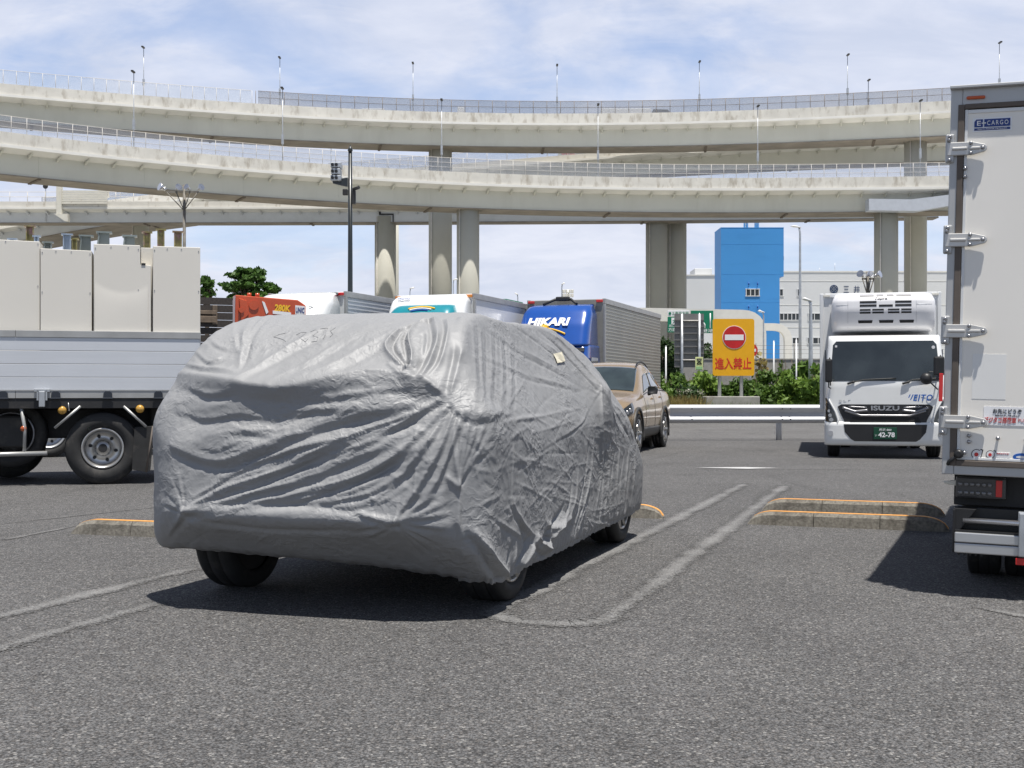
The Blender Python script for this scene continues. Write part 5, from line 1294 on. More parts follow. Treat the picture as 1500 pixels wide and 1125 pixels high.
for s in (-1, 1):
    b = MB(); b.prism([(.45, 1.30), (1.25, 1.30), (1.25, 1.88), (.62, 1.88)], s * .97, s * .99, 'X', .01); b.build('side_window', M['glass'], root)
    b = MB(); b.box(s * .975 - .02, .38, .62, s * .975 + .02, 1.4, 1.28, .015); b.build('door', M['cabwhite'], root)
# box and chiller unit
b = MB(); b.box(-1.03, 1.62, .82, 1.03, 6.2, 2.93, .03); b.build('cargo_box', M['boxwhite'], root)
b = MB()
for s in (-1, 1): b.box(s * 1.03 - .045, 1.595, .8, s * 1.03 + .025, 1.67, 2.95, .012)
b.box(-.985, 1.595, 2.87, .985, 1.67, 2.95, .012); b.build('box_frame', M['boxwhite'], root)
for s in (-1, 1):
    b = MB(); b.box(s * .95 - .06, 1.585, 2.885, s * .95 + .06, 1.60, 2.925, .005); b.build('marker_lamp', M['cream'], root)
M['unit'] = mat('chiller_white', (.76, .755, .765), .3, var=.03, coat=.3)
uf = CabFront(1.74, [(2.20, .62), (2.24, .52), (2.30, .48), (2.55, .42), (2.75, .44), (2.83, .52), (2.865, .66)], .2, .06)
uf.hwz = lambda z: .87 * float(np.interp(z, [2.2, 2.32, 2.72, 2.865], [.965, 1, 1, .93]))
b = MB(); uf.body(b, [2.20, 2.215, 2.24, 2.27, 2.30, 2.4, 2.5, 2.55, 2.62, 2.7, 2.75, 2.79, 2.83, 2.85, 2.865], 1.59); un = b.build('chiller_unit', M['unit'], root)
b = MB()
for x0, x1, z, hz_ in [(x0, x1, z, .019) for z in (2.70, 2.64) for x0, x1 in ((-.40, -.12), (.19, .46))] + [(-.08, .15, 2.635, .019)] + [(x0, x1, z, .015) for z in (2.565, 2.515) for x0, x1 in ((-.40, -.22), (-.19, .0), (.07, .26), (.29, .46))] + [(x0, x1, z, .008) for z in (2.835, 2.81) for x0, x1 in ((-.40, -.16), (-.12, .0), (.05, .17), (.21, .46))]:
    uf.patch(b, [(z - hz_, x0, x1), (z + hz_, x0, x1)], .004, 6)
for x0 in (-.43, -.08, .26): uf.patch(b, rows([(2.335, x0 + .01, x0 + .235), (2.385, x0, x0 + .245)], 2), .004, 6)
b.build('vent', M['black'], un)
b = MB()
for x in (-.60, .54): uf.line(b, [(x, 2.26), (x, 2.8)], .003, .001, 4)
for z in (2.655, 2.775): uf.line(b, [(-.8, z), (-.6, z)], .003, .001, 4); uf.line(b, [(.54, z), (.8, z)], .003, .001, 4)
b.build('panel_joint', M['steel'], un)
text('lettering', 'Topre', .21, .058, M['black_ink'], un, (-.045, uf.y(0, 2.755) - .006, 2.755), bold=.02, shear=.25)
# chassis and wheels
b = MB(); b.box(-.42, .3, .45, .42, 6.1, .80); b.box(-.85, .4, .36, .85, 1.5, .55, .03); b.box(-.8, 3.0, .4, -.45, 3.9, .75, .03); b.build('chassis', M['chassis'], root)
for s in (-1, 1):
    wheel(root, (s * .84, .78, .375), .375, .215, s, 'truck', 'chrome'); wheel(root, (s * .80, 4.4, .375), .375, .215, s, 'truck', 'chrome'); wheel(root, (s * .56, 4.4, .375), .375, .215, s, 'truck', 'chrome')

# ---- delivery truck at the right edge, seen from behind
TH2 = 22.0; c2, s2 = math.cos(R(TH2)), math.sin(R(TH2)); DX = 6.9; OX = 6.9 * (1375 - 750) / 1800
root = thing('delivery_truck', 'white box delivery truck cut by the right edge, rear door hinges and stickers showing', 'truck', (OX, DX, 0), -R(TH2)); root.rotation_euler = (0, R(1.35), -R(TH2))
def E(px, py):                 # photo position on the rear door -> local x, z
    px = px - 15 * (690 - py) / 558; r = (px - 750) / 1800; x = (DX * r - OX) / (c2 + s2 * r); return x, ZH(py, DX - s2 * x)
M['door'] = mat('door_white', (.84, .81, .75), .38, var=.03, scale=1.5, coat=.15, dirt=(.78, .75, .69), dscale=2, dthr=.62, dsoft=.25, dstretch=(2, 1, .5))
M['frame_alu'] = mat('grey_frame', (.46, .465, .465), .45, .3, var=.06, scale=3, dirt=(.24, .23, .21), dscale=4, dthr=.6)
M['hinge'] = mat('cast_hinge', (.58, .57, .55), .4, .5, var=.06)
zt, zb_ = ZH(133, DX), ZH(694, DX); WB = 1.95
b = MB(); b.box(0, .06, zb_ + .02, WB, 4.3, zt - .01, .01); b.build('cargo_box', M['boxwhite'], root)
x1, _ = E(1405, 400); fx = .062
b = MB(); b.box(0, -.012, zb_, fx, .075, zt, .006); b.box(WB - fx, -.012, zb_, WB, .075, zt, .006); b.box(fx, -.012, zt - .105, WB - fx, .075, zt, .006); b.box(fx, -.010, zb_, WB - fx, .075, zb_ + .065, .006)
b.box(-.004, -.05, zt - .004, WB, .075, zt + .012, .003)
b.build('door_frame', M['frame_alu'], root)
b = MB(); b.box(fx - .022, -.020, zb_ + .05, fx + .012, .03, zt - .09, .004); b.box(fx + .012, -.020, zt - .115, WB - fx, .03, zt - .088, .004); b.box(fx + .012, -.020, zb_ + .05, WB - fx, .03, zb_ + .082, .004); b.build('door_seal', M['seal'], root)
b = MB(); b.box(fx + .014, -.004, zb_ + .085, fx + .90, .05, zt - .118, .004); dr = b.build('door', M['door'], root)
b = MB(); b.box(fx + .908, -.004, zb_ + .085, WB - fx - .014, .05, zt - .118, .004); b.build('door', M['door'], root)
b = MB(); b.box(fx + .014, -.011, zb_ + .085, fx + .030, -.004, zt - .118, .002); b.box(fx + .030, -.011, zt - .140, fx + .9, -.004, zt - .120, .002); b.box(fx + .030, -.009, zb_ + .085, fx + .9, -.004, zb_ + .10, .002); b.build('door_edge', M['boxwhite'], dr)
M['bolt'] = mat('bolt_steel', (.35, .35, .36), .3, .85, var=.1)
for py in (221, 353, 485, 617):
    xh, zh = E(1389, py); xe, _ = E(1442, py); h_ = .037
    b = MB(); poly = [(-.012, zh - h_), (xe * .62, zh - h_), (xe - .01, zh - h_ * .55), (xe, zh - h_ * .2), (xe, zh + h_ * .2), (xe - .01, zh + h_ * .55), (xe * .62, zh + h_), (-.012, zh + h_)]
    b.prism(poly, -.036, -.018, 'Y', .004)
    b.box(.012, -.048, zh - .009, xe * .48, -.034, zh + .009, .006); b.box(xe * .52, -.046, zh - .008, xe - .035, -.034, zh + .008, .005)
    hg = b.build('hinge', M['hinge'], root)
    b = MB(); b.box(-.022, -.03, zh - .075, .024, .0, zh + .085, .008); b.build('hinge_bracket', M['frame_alu'], hg)
    for (x, z) in ((xe * .57, zh + .028), (xe * .57, zh - .028), (xe - .022, zh), (.0, zh + .068), (.0, zh - .062), (-.004, zh + .05)): b = MB(); b.lathe([(-.05, .004), (-.047, .010), (-.036, .011), (-.028, .011)], 12, (x, 0, z), 'Y'); b.build('bolt', M['bolt'], hg)
for (px, py) in ((1415, 637), (1415, 646), (1457, 640), (1498, 642), (1408, 662), (1410, 248), (1410, 260)):
    x, z = E(px, py); b = MB(); b.lathe([(-.030, .002), (-.028, .009), (-.020, .012), (-.014, .008), (-.004, .007)], 14, (x, 0, z), 'Y'); b.build('door_stud', M['bolt'], dr)
x, z = E(1400, 664); b = MB(); b.lathe([(-.05, .012), (-.048, .022), (-.02, .026), (-.004, .026)], 20, (x, 0, z), 'Y'); b.tube([(x, -.03, z), (x - .05, -.03, z - .045), (x - .055, -.02, z - .06)], .011, 8); b.build('door_stop', M['black'], root)
x0, z0 = E(1412, 148); x1, z1 = E(1440, 141); b = MB(); b.box(x0, -.032, z0, x1, -.010, z1, .010); b.build('marker_lamp', mat('orange_red_lens', (.50, .085, .02), .25, coat=.5), root)
# stickers
def sheet(px0, px1, py0, py1, m, y=-.0065, th=.002, parent=dr, nm='sticker', bev=0):
    x0, z0 = E(px0, py1); x1, z1 = E(px1, py0); b = MB(); b.box(x0, y, z0, x1, y + th, z1, bev); return b.build(nm, m, parent), (x0 + x1) / 2, (z0 + z1) / 2, x1 - x0, z1 - z0
st, cx, cz, w_, h_ = sheet(1421, 1478.5, 170, 194.5, mat('sticker_white', (.84, .85, .86), .35, var=.03))
M['cargo_blue'] = mat('cargo_blue', (.008, .035, .20), .35, var=.04)
b = MB(); x0 = cx - w_ * .46; x1 = cx + w_ * .46; za, zb2 = cz + h_ * .40, cz - h_ * .16
b.prism([(x0, zb2), (x0 + w_ * .22, zb2), (x0 + w_ * .22, za), (x0 + w_ * .05, za), (x0, za - h_ * .16)], -.0095, -.006, 'Y'); b.box(x0 + w_ * .255, -.0095, zb2, x1, -.006, za); b.box(x0, -.0095, cz - h_ * .40, x1, -.006, cz - h_ * .235); b.build('blue_field', M['cargo_blue'], st)
text('lettering', 'E', w_ * .10, h_ * .34, M['white_ink'], st, (x0 + w_ * .12, -.0105, (za + zb2) / 2), bold=.01)
b = MB(); b.box(x0 + w_ * .19, -.0112, (za + zb2) / 2 - .003, x0 + w_ * .30, -.0090, (za + zb2) / 2 + .003); b.build('hyphen', M['white_ink'], st)
text('lettering', 'CARGO', w_ * .54, h_ * .32, M['white_ink'], st, (x0 + w_ * .60, -.0105, (za + zb2) / 2), spacing=1.35)
text('lettering', 'MULTI POWER PACKAGE', w_ * .74, h_ * .08, M['white_ink'], st, (cx, -.0105, cz - h_ * .318), spacing=1.2)
sheet(1419, 1470, 517, 583, mat('ghost_patch', (.815, .81, .785), .3, var=.03), -.0052, .0012, nm='faded_patch')
st, cx, cz, w_, h_ = sheet(1436, 1530, 594, 621, mat('sticker_pale', (.84, .84, .85), .3, var=.05, scale=8))
xa, _ = E(1450, 600); xb, _ = E(1492, 600); text('lettering', 'お先にどうぞ', xb - xa, h_ * .27, M['black_ink'], st, ((xa + xb) / 2, -.0078, cz + h_ * .26), bold=.012)
text('lettering', '環境にやさしく安心かけて', (xb - xa) * .84, h_ * .08, M['black_ink'], st, ((xa + xb) / 2, -.0078, cz + h_ * .03))
xa, _ = E(1437, 610); xb, _ = E(1484, 610); text('lettering', 'デジタコ搭載車', xb - xa, h_ * .32, mat('sticker_red', (.55, .04, .03), .4), st, ((xa + xb) / 2, -.0078, cz - h_ * .22), bold=.014, shear=.1)
xa, _ = E(1487, 612); xb, _ = E(1512, 612); text('lettering', 'FUJITSU', xb - xa, h_ * .20, mat('sticker_pink', (.58, .15, .14), .4), st, ((xa + xb) / 2, -.0078, cz - h_ * .22))
def badge(px, py, r, wide=None):
    x, z = E(px, py); b = MB(); 
    b.prism([(x + r * math.cos(t), z + r * math.sin(t)) for t in np.linspace(math.pi * .28, math.pi * 2, 24)] + [(x + r * 1.25, z + r * .95), (x + r * .7, z + r * 1.05)], -.0062, -.004, 'Y'); o = b.build('badge', M['black_ink'], dr)
    q = r * .86; b = MB(); b.prism([(x + q * math.cos(t), z + q * math.sin(t)) for t in np.linspace(math.pi * .28, math.pi * 2, 24)] + [(x + q * 1.2, z + q * .92), (x + q * .7, z + q * 1.0)], -.0072, -.006, 'Y'); b.build('badge_face', M['white_ink'], o)
    b = MB(); b.cyl((x - r * .05, -.0082, z - r * .05), (x - r * .05, -.007, z - r * .05), r * .4, n=20); b.build('badge_dot', M['red_ink'], o)
    if wide:
        xw, _ = E(wide, py); b = MB(); b.box(x + r * .95, -.0060, z - r * .75, xw, -.004, z + r * .6, .0008); b.build('badge_tail', M['white_ink'], o)
        text('lettering', '低排出ガス車', (xw - x - r) * .8, r * .3, M['red_ink'], o, ((x + r + xw) / 2, -.0066, z + r * .28))
badge(1426, 664, .028); badge(1446, 664, .023, 1475)
x, z = E(1492, 667); b = MB(); b.prism([(x + .046 * math.cos(t), z + .022 * math.sin(t)) for t in np.linspace(0, 2 * math.pi, 28, endpoint=False)], -.0062, -.004, 'Y'); st = b.build('badge', M['blue_ink'], dr)
b = MB(); b.prism([(x + .03 * math.cos(t), z + .007 * math.sin(t)) for t in np.linspace(0, 2 * math.pi, 28, endpoint=False)], -.0072, -.006, 'Y'); b.build('badge_face', M['white_ink'], st)
b = MB(); z0, z1 = ZH(588, DX), ZH(547, DX); b.box(-.025, -.03, z0, -.004, -.02, z1, .002); b.build('reflector', M['red'], root)
# tail lamps, chassis, tail lift
x0, z0 = E(1391, 730); x1, z1 = E(1467, 700); b = MB(); b.box(x0 + .01, .10, z0, x1 + .01, .16, z1, .012); tl = b.build('tail_lamp', mat('lamp_housing', (.05, .05, .052), .3, var=.1, coat=.3), root)
for i in range(6):
    for j in range(2):
        xx = x0 + .035 + i * .031; zz_ = z0 + .030 + j * .048; b = MB(); b.lathe([(.088, .001), (.090, .010), (.094, .0135), (.101, .0135)], 14, (xx, 0, zz_), 'Y'); b.build('lamp_lens', mat('grey_lens', (.16, .16, .165), .12, .3, coat=.6) if (i, j) == (0, 0) else bpy.data.materials['grey_lens'], tl)
b = MB(); b.box(x1 - .045, .088, z0 + .014, x1 - .012, .101, z1 - .014, .003); b.build('red_lens', M['red'], tl)
b = MB(); xx, zz_ = E(1380, 709); b.prism([(xx - .02, zz_ + .005), (xx + .06, zz_ + .018), (xx + .06, zz_ - .015), (xx, zz_ - .008)], .12, .17, 'Y', .004); b.build('side_marker', M['cream'], root)
b = MB(); b.box(.10, .3, .42, 1.85, 4.2, .68, .02); b.box(.06, .2, .50, .9, .24, .70, .005); b.box(.5, .9, .22, 1.5, 1.1, .42, .03); b.build('chassis', M['chassis'], root)
xa, za = E(1393, 808); xb, zb2 = E(1560, 808); z1 = E(1420, 779)[1]; z2 = E(1420, 750)[1]
b = MB(); b.box(xa, -.02, za, xb + .8, .10, (za + z1) / 2 - .002, .006); b.box(xa, -.024, (za + z1) / 2 + .002, xb + .8, .10, z1, .006); tb = b.build('tail_lift', M['alu'], root)
b = MB(); b.cyl((xa + .04, .02, (z1 + z2) / 2 + .008), (xb + .5, .02, (z1 + z2) / 2 + .008), .017, n=14); b.build('lift_bar', M['chrome'], root)
b = MB(); b.box(xa - .012, .0, za, xa, .14, z2 + .012, .003); b.prism([(xa - .01, z2 + .02), (xa + .11, z2 + .02), (xa + .02, z1), (xa - .01, z1)], .01, .13, 'Y', .003); b.box(xa, .11, z1 + .002, xb + .6, .16, z2 + .02, .004); b.box(xa, -.01, z1 + .002, xb + .5, .06, z1 + .012); b.build('lift_bracket', M['black'], root)
xc, zc_ = E(1491, 780); b = MB(); b.box(xc - .013, -.05, E(1491, 812)[1], xc + .022, -.026, E(1491, 748)[1], .006); b.box(xc - .018, -.045, E(1491, 760)[1], xc + .03, -.026, E(1491, 746)[1], .005); b.build('lift_hinge', M['steel'], root)
b = MB(); b.box(xc - .026, -.04, E(1491, 824)[1], xc + .026, -.02, E(1491, 814)[1], .004); b.build('red_clip', M['red'], root)
b = MB()
for k in range(5): b.prism([(xa + .01 + k * .03, za), (xa + .035 + k * .03, za), (xa + .022 + k * .03, za - .02)], .02, .06, 'Y')
b.build('step_teeth', M['chassis'], root)
for x in (.22, .44, 1.51, 1.73): wheel(root, (x, 1.05, .34), .34, .20, -1 if x < 1 else 1, 'truck', 'alu')
for x in (.24, 1.71): wheel(root, (x, 4.6, .34), .34, .2, -1 if x < 1 else 1, 'truck', 'alu')
rf = CabFront(1.8, [(.35, 0), (1.2, .02), (1.95, .25), (2.0, .4)], .15, .03); b = MB()
rf.body(b, [.35, .6, .9, 1.2, 1.5, 1.8, 1.95, 2.0], 1.4); cb = b.build('cab', M['cabwhite'], root, (WB / 2, 5.85, 0), math.pi)
b = MB(); rf.patch(b, rows([(1.25, -.8, .8), (1.9, -.76, .76)]), .008, 20); b.build('windscreen', M['windscreen'], cb)
# ---------------------------------------------------------------- flatbed truck with cabinets, at the left
TF = math.atan2(.27, .963); FO = Vector((XH(150, 15.1), 15.1, 0)); cf_, sf_ = .963, .27
root = thing('flatbed_truck', 'flatbed truck with pale aluminium drop sides, cut by the left edge', 'truck', FO, TF)
def Lx(px): r = (px - 750) / 1800; return (15.1 * r - FO.x) / (cf_ - sf_ * r)
def Lz(px, py): return ZH(py, 15.1 + sf_ * Lx(px))
xe = Lx(294); xs_ = -4.6; zg0, zg1 = Lz(150, 572), Lz(150, 485)
M['gate'] = mat('aluminium_side', (.62, .64, .67), .45, .25, var=.03, scale=1.5, dirt=(.55, .57, .60), dscale=1.2, dthr=.5, dsoft=.3, dstretch=(.2, 1, 7))
M['gate_trim'] = mat('aluminium_trim', (.40, .40, .39), .45, .4, var=.1, scale=4)
b = MB(); n = 4
for k in range(n):
    z0 = zg0 + (zg1 - .085 - zg0) * k / n; z1 = zg0 + (zg1 - .085 - zg0) * (k + 1) / n; b.box(xs_, 0, z0 + .003, xe - .01, .035, z1 - .001, .003)
g_ = b.build('side_gate', M['gate'], root)
b = MB(); b.box(xs_, -.012, zg1 - .085, Lx(23) - .003, .04, zg1, .004); b.box(Lx(23), -.012, zg1 - .085, xe, .04, zg1, .004); b.build('gate_rail', M['gate_trim'], g_)
b = MB(); b.box(xs_, -.010, zg0 - .095, Lx(23) - .003, .04, zg0, .004); b.box(Lx(23), -.010, zg0 - .095, xe, .04, zg0, .004); b.box(xs_, -.016, zg0 - .004, xe, -.010, zg0 + .008); b.build('gate_rail', M['gate_trim'], g_)
for px in (5, 82, 158, 232):
    x = Lx(px); b = MB(); b.prism([(x - .055, zg0 - .095), (x + .055, zg0 - .095), (x + .05, zg0 - .03), (x + .025, zg0 - .004), (x - .025, zg0 - .004), (x - .05, zg0 - .03)], -.04, -.012, 'Y', .006); b.box(x - .065, -.05, zg0 - .105, x + .065, -.012, zg0 - .088, .004); b.build('gate_hinge', mat('hinge_navy', (.02, .025, .035), .45) if px == 5 else bpy.data.materials['hinge_navy'], root)
x = Lx(62); b = MB(); b.box(x - .09, -.05, zg0 - .02, x + .09, -.016, zg0 + .02, .006); b.box(x - .035, -.07, zg0 - .20, x + .035, -.016, zg0 - .01, .008); b.box(x - .06, -.05, zg0 - .12, x - .04, -.016, zg0); b.box(x + .04, -.05, zg0 - .12, x + .06, -.016, zg0); b.build('gate_latch', M['steel'], root)
b = MB(); b.box(xs_, .0, zg0 - .22, xe + .02, 2.3, zg0 - .10, .006); b.build('bed_frame', M['chassis'], root)
b = MB(); b.box(xs_, .05, zg0 - .10, xe, 2.28, zg0 - .04); b.build('bed_floor', M['wood'], root)
b = MB(); b.box(xs_, 2.26, zg0 - .09, xe, 2.30, zg1, .004); b.box(xe - .03, .04, zg0 - .09, xe, 2.26, zg1, .004); b.build('side_gate', M['gate'], root)
b = MB(); b.box(xs_, .75, .55, xe - .1, 1.55, .93, .02); b.box(-2.2, .3, .45, -.9, .7, .85, .03); b.box(.55, .5, .42, 1.2, 1.9, .95, .03); b.box(-4.6, .3, .3, -3.2, 2.0, .9, .04); b.build('chassis', M['chassis'], root)
for s, y in ((-1, .18), (-1, .52), (1, 1.78), (1, 2.12)): wheel(root, (0, y, .445), .445, .28, -1, 'truck', 'rim_silver', rim_r=.255, rz=math.pi / 2)
for y in (.18, 2.12): wheel(root, (-3.9, y, .445), .445, .28, -1, 'truck', 'rim_silver', rim_r=.255, rz=math.pi / 2)
wheel(root, (-1.25, 1.7, .445), .445, .28, -1, 'truck', 'rim_silver', rim_r=.255, rz=math.pi / 2)
# mudguard struts, flap, lamps, spare wheel, guard bar
b = MB()
for a, c in (((80, 627), (118, 595)), ((214, 625), (181, 595))):
    b.tube([(Lx(a[0]), .0, Lz(*a)), (Lx(c[0]), .0, Lz(*c))], .02, 4)
b.tube([(Lx(100), .01, Lz(100, 590)), (Lx(101), .01, Lz(101, 602))], .012, 6); b.build('mudguard_strut', M['gate_trim'], root)
b = MB(); b.prism([(Lx(197), Lz(197, 626)), (Lx(226), Lz(226, 624)), (Lx(220), Lz(220, 690)), (Lx(214), Lz(214, 692)), (Lx(193), Lz(193, 688))], .02, .32, 'Y', .004); b.build('mud_flap', M['rubber'], root)
b = MB(); b.tube([(Lx(224), .015, Lz(226, 624)), (Lx(214), .015, Lz(214, 692))], .012, 6); b.build('flap_edge', M['seal'], root)
M['amber_lamp'] = mat('amber_marker', (.50, .28, .05), .3, coat=.4)
for px, py in ((91, 601), (205, 599)):
    b = MB(); b.lathe([(-.04, .004), (-.035, .035), (-.01, .05), (.03, .052), (.05, .03)], 18, (Lx(px), .0, Lz(px, py)), 'Y'); b.build('marker_lamp', M['amber_lamp'], root)
b = MB(); b.lathe([(-.02, .002), (-.018, .034), (.02, .036)], 16, (Lx(34), .03, Lz(34, 628)), 'Y'); b.build('reflector', mat('orange_reflector', (.45, .10, .03), .3, coat=.4), root)
b = MB(); b.tube([(Lx(-80), .02, Lz(-80, 668)), (Lx(69), .02, Lz(69, 664))], .028, 8); b.tube([(Lx(30), .03, Lz(30, 595)), (Lx(36), .03, Lz(36, 628)), (Lx(35), .03, Lz(35, 664))], .022, 6); b.build('side_guard', M['gate_trim'], root)
wheel(root, (Lx(10), .55, .62), .42, .26, -1, 'truck', 'rim_dark', name='spare_wheel', rz=math.pi / 2).rotation_euler = (R(90), 0, math.pi / 2)
b = MB(); b.box(Lx(228), .25, Lz(235, 668), Lx(243), .29, Lz(235, 612), .004); b.build('plate_holder', M['white'], root)
b = MB(); b.box(Lx(231), .235, Lz(235, 640), Lx(240), .25, Lz(235, 618), .006); b.build('rear_light', M['chassis'], root)
cfb = CabFront(2.2, [(.35, 0), (1.3, .02), (2.3, .3), (2.4, .5)], .15, .04); b = MB(); cfb.body(b, [.35, .7, 1.0, 1.3, 1.6, 1.9, 2.2, 2.3, 2.4], 1.6); cb = b.build('cab', M['cabwhite'], root, (-6.3, 1.15, 0), -math.pi / 2)
b = MB(); cfb.patch(b, rows([(1.35, -.95, .95), (2.2, -.9, .9)]), .008, 20); b.build('windscreen', M['windscreen'], cb)
for s in (-1, 1):
    b = MB(); b.prism([(.35, 1.35), (1.2, 1.35), (1.2, 2.1), (.55, 2.1)], s * 1.08, s * 1.108, 'X', .004); b.build('side_window', M['glass'], cb)

# cabinets standing on the bed
Troot = Matrix.Translation(FO) @ Matrix.Rotation(TF, 4, 'Z')
M['cabinet'] = mat('warm_white_cabinet', (.70, .67, .605), .42, var=.02, scale=1, coat=.1)
M['olive'] = mat('passivated_zinc', (.26, .23, .10), .4, .6, var=.4, scale=14, dirt=(.33, .20, .20), dscale=9, dthr=.5)
M['teal_grey'] = mat('teal_grey_paint', (.16, .19, .195), .45, var=.08)
M['blue_zinc'] = mat('blue_zinc', (.32, .38, .46), .35, .6, var=.2, scale=8)
zbed = zg0 - .04
def cabinet(px0, px1, ytop, ysh, label, y0=.06, notch=None, depth=1.5, dent=False):
    x0, x1 = Lx(px0), Lx(px1); zt = Lz((px0 + px1) / 2, ytop); root = thing('cabinet', label, 'cabinet', Troot @ Vector((x0, y0, zbed)), TF, 'cream cabinets on the flatbed')
    w_ = x1 - x0; h = zt - zbed
    if notch: nx, nz = Lx(notch[0]) - x0, Lz(notch[0], notch[1]) - zbed; poly = [(0, 0), (w_, 0), (w_, nz), (nx, nz), (nx, h), (0, h)]
    else: poly = [(0, 0), (w_, 0), (w_, h + ysh), (0, h)]
    b = MB(); b.prism(poly, 0, depth, 'Y', .006); o = b.build('housing', M['cabinet'], root)
    if dent:                          # a sheet front pushed in at one spot
        nxx, nzz = 44, 60; g = MB(); grid = []
        for i in range(nxx + 1):
            row = []
            for j in range(nzz + 1):
                x = .012 + (w_ - .05) * i / nxx; z = .01 + (nz - .02) * j / nzz; dx, dz = (x - w_ * .50) / .36, (z - nz * .96) / .26
                yy = -.008 + .035 * math.exp(-dx * dx - dz * dz) * (1 if dz < .2 else max(0, 1 - dz)) - .010 * math.exp(-((x - w_ * .1) / .2) ** 2 - ((z - nz * .45) / .4) ** 2) - .004 
                row.append(g.bm.verts.new((x, min(yy, -.0015), z)))
            grid.append(row)
        for i in range(nxx):
            for j in range(nzz):
                f = g.bm.faces.new((grid[i][j], grid[i + 1][j], grid[i + 1][j + 1], grid[i][j + 1])); f.smooth = True
        g.build('front_sheet', M['cabinet'], root)
    b = MB()
    for z in (.06, h * .38, h * .7, h - .05):
        for x in (.02, (nx if notch else w_) - .02): b.cyl((x, -.006, z), (x, .002, z), .006, n=8)
    for x in (w_ * .3, w_ * .6): b.cyl((x, -.006, h - .03), (x, .002, h - .03), .006, n=8)
    b.build('screws', M['bolt'], root)
    return root, x0, zbed
def bracket(cab, x0, px0, px1, py0, py1, m, y=.25, flare=False):
    r, xo, zb = cab; a, c = Lx(px0) - xo, Lx(px1) - xo; z0, z1 = Lz(px0, py1) - zb, Lz(px0, py0) - zb; b = MB(); z0 -= .012
    if flare:
        b.prism([(a + (c - a) * .1, z0), (c, z0), (c, z1), (a, z1), (a + (c - a) * .22, z1 - (z1 - z0) * .25)], y, y + .02, 'Y'); b.box(a, y - .05, z1 - .02, c + .03, y + .10, z1); b.prism([(a + (c - a) * .02, z0), (a + (c - a) * .14, z0), (a + (c - a) * .26, z1 - (z1 - z0) * .25), (a + .03, z1), (a - .0, z1), (a + (c - a) * .15, z1 - (z1 - z0) * .25)], y - .04, y + .09, 'Y')
    else:
        b.box(a, y + .05, z0, c, y + .065, z1); b.box(a, y, z0, a + .015, y + .05, z1); b.box(c - .015, y, z0, c, y + .05, z1); b.box(a - .02, y - .01, z1 - .012, c + .02, y + .09, z1 + .006)
        b.cyl(((a + c) / 2, y + .04, z1 - .06), ((a + c) / 2, y + .05, z1 - .06), .018, n=10)
    b.build('bracket', M[m], r)
c1 = cabinet(-70, 57, 348, -.02, 'tallest cream cabinet at the left edge of the flatbed load', .10)
c2_ = cabinet(58.5, 134, 364, -.012, 'shorter cream cabinet second from the left on the flatbed', .06)
c3 = cabinet(137, 221, 358, 0, 'dented cream cabinet with a stepped top corner on the flatbed', .04, (205, 388), dent=True)
c4 = cabinet(224, 293.5, 361, 0, 'rightmost cream cabinet at the rear end of the flatbed', .03)
r, xo, zb = c4; b = MB(); b.box(Lx(206) - xo, .18, 0, 0, 1.4, Lz(210, 360) - zb, .005); b.build('housing', M['cabinet'], r)
b = MB(); b.box(Lx(207) - xo, -.0, Lz(210, 388) - zb, Lx(213) - xo, .1, Lz(210, 385) - zb); b.build('clip', M['black'], r)
bracket(c1, 0, 33, 45, 325, 348, 'olive'); bracket(c1, 0, 46, 53, 341, 349, 'blue_zinc', .2); bracket(c1, 0, 8, 18, 345, 349, 'blue_zinc', .2)
bracket(c2_, 0, 58, 70, 347, 363, 'teal_grey', .45); bracket(c2_, 0, 89, 101, 338, 364, 'blue_zinc'); bracket(c2_, 0, 102, 110, 344, 365, 'olive', .3); bracket(c2_, 0, 111, 129, 336, 365, 'teal_grey', .5, True)
bracket(c3, 0, 138, 158, 332.5, 358, 'teal_grey', .4, True); bracket(c3, 0, 177, 196, 338, 358.5, 'teal_grey', .4, True)
bracket(c4, 0, 209, 220, 333, 361, 'olive', .4); bracket(c4, 0, 230, 241, 330.5, 361, 'olive', .3); bracket(c4, 0, 255, 267, 334.5, 362, 'olive', .25)

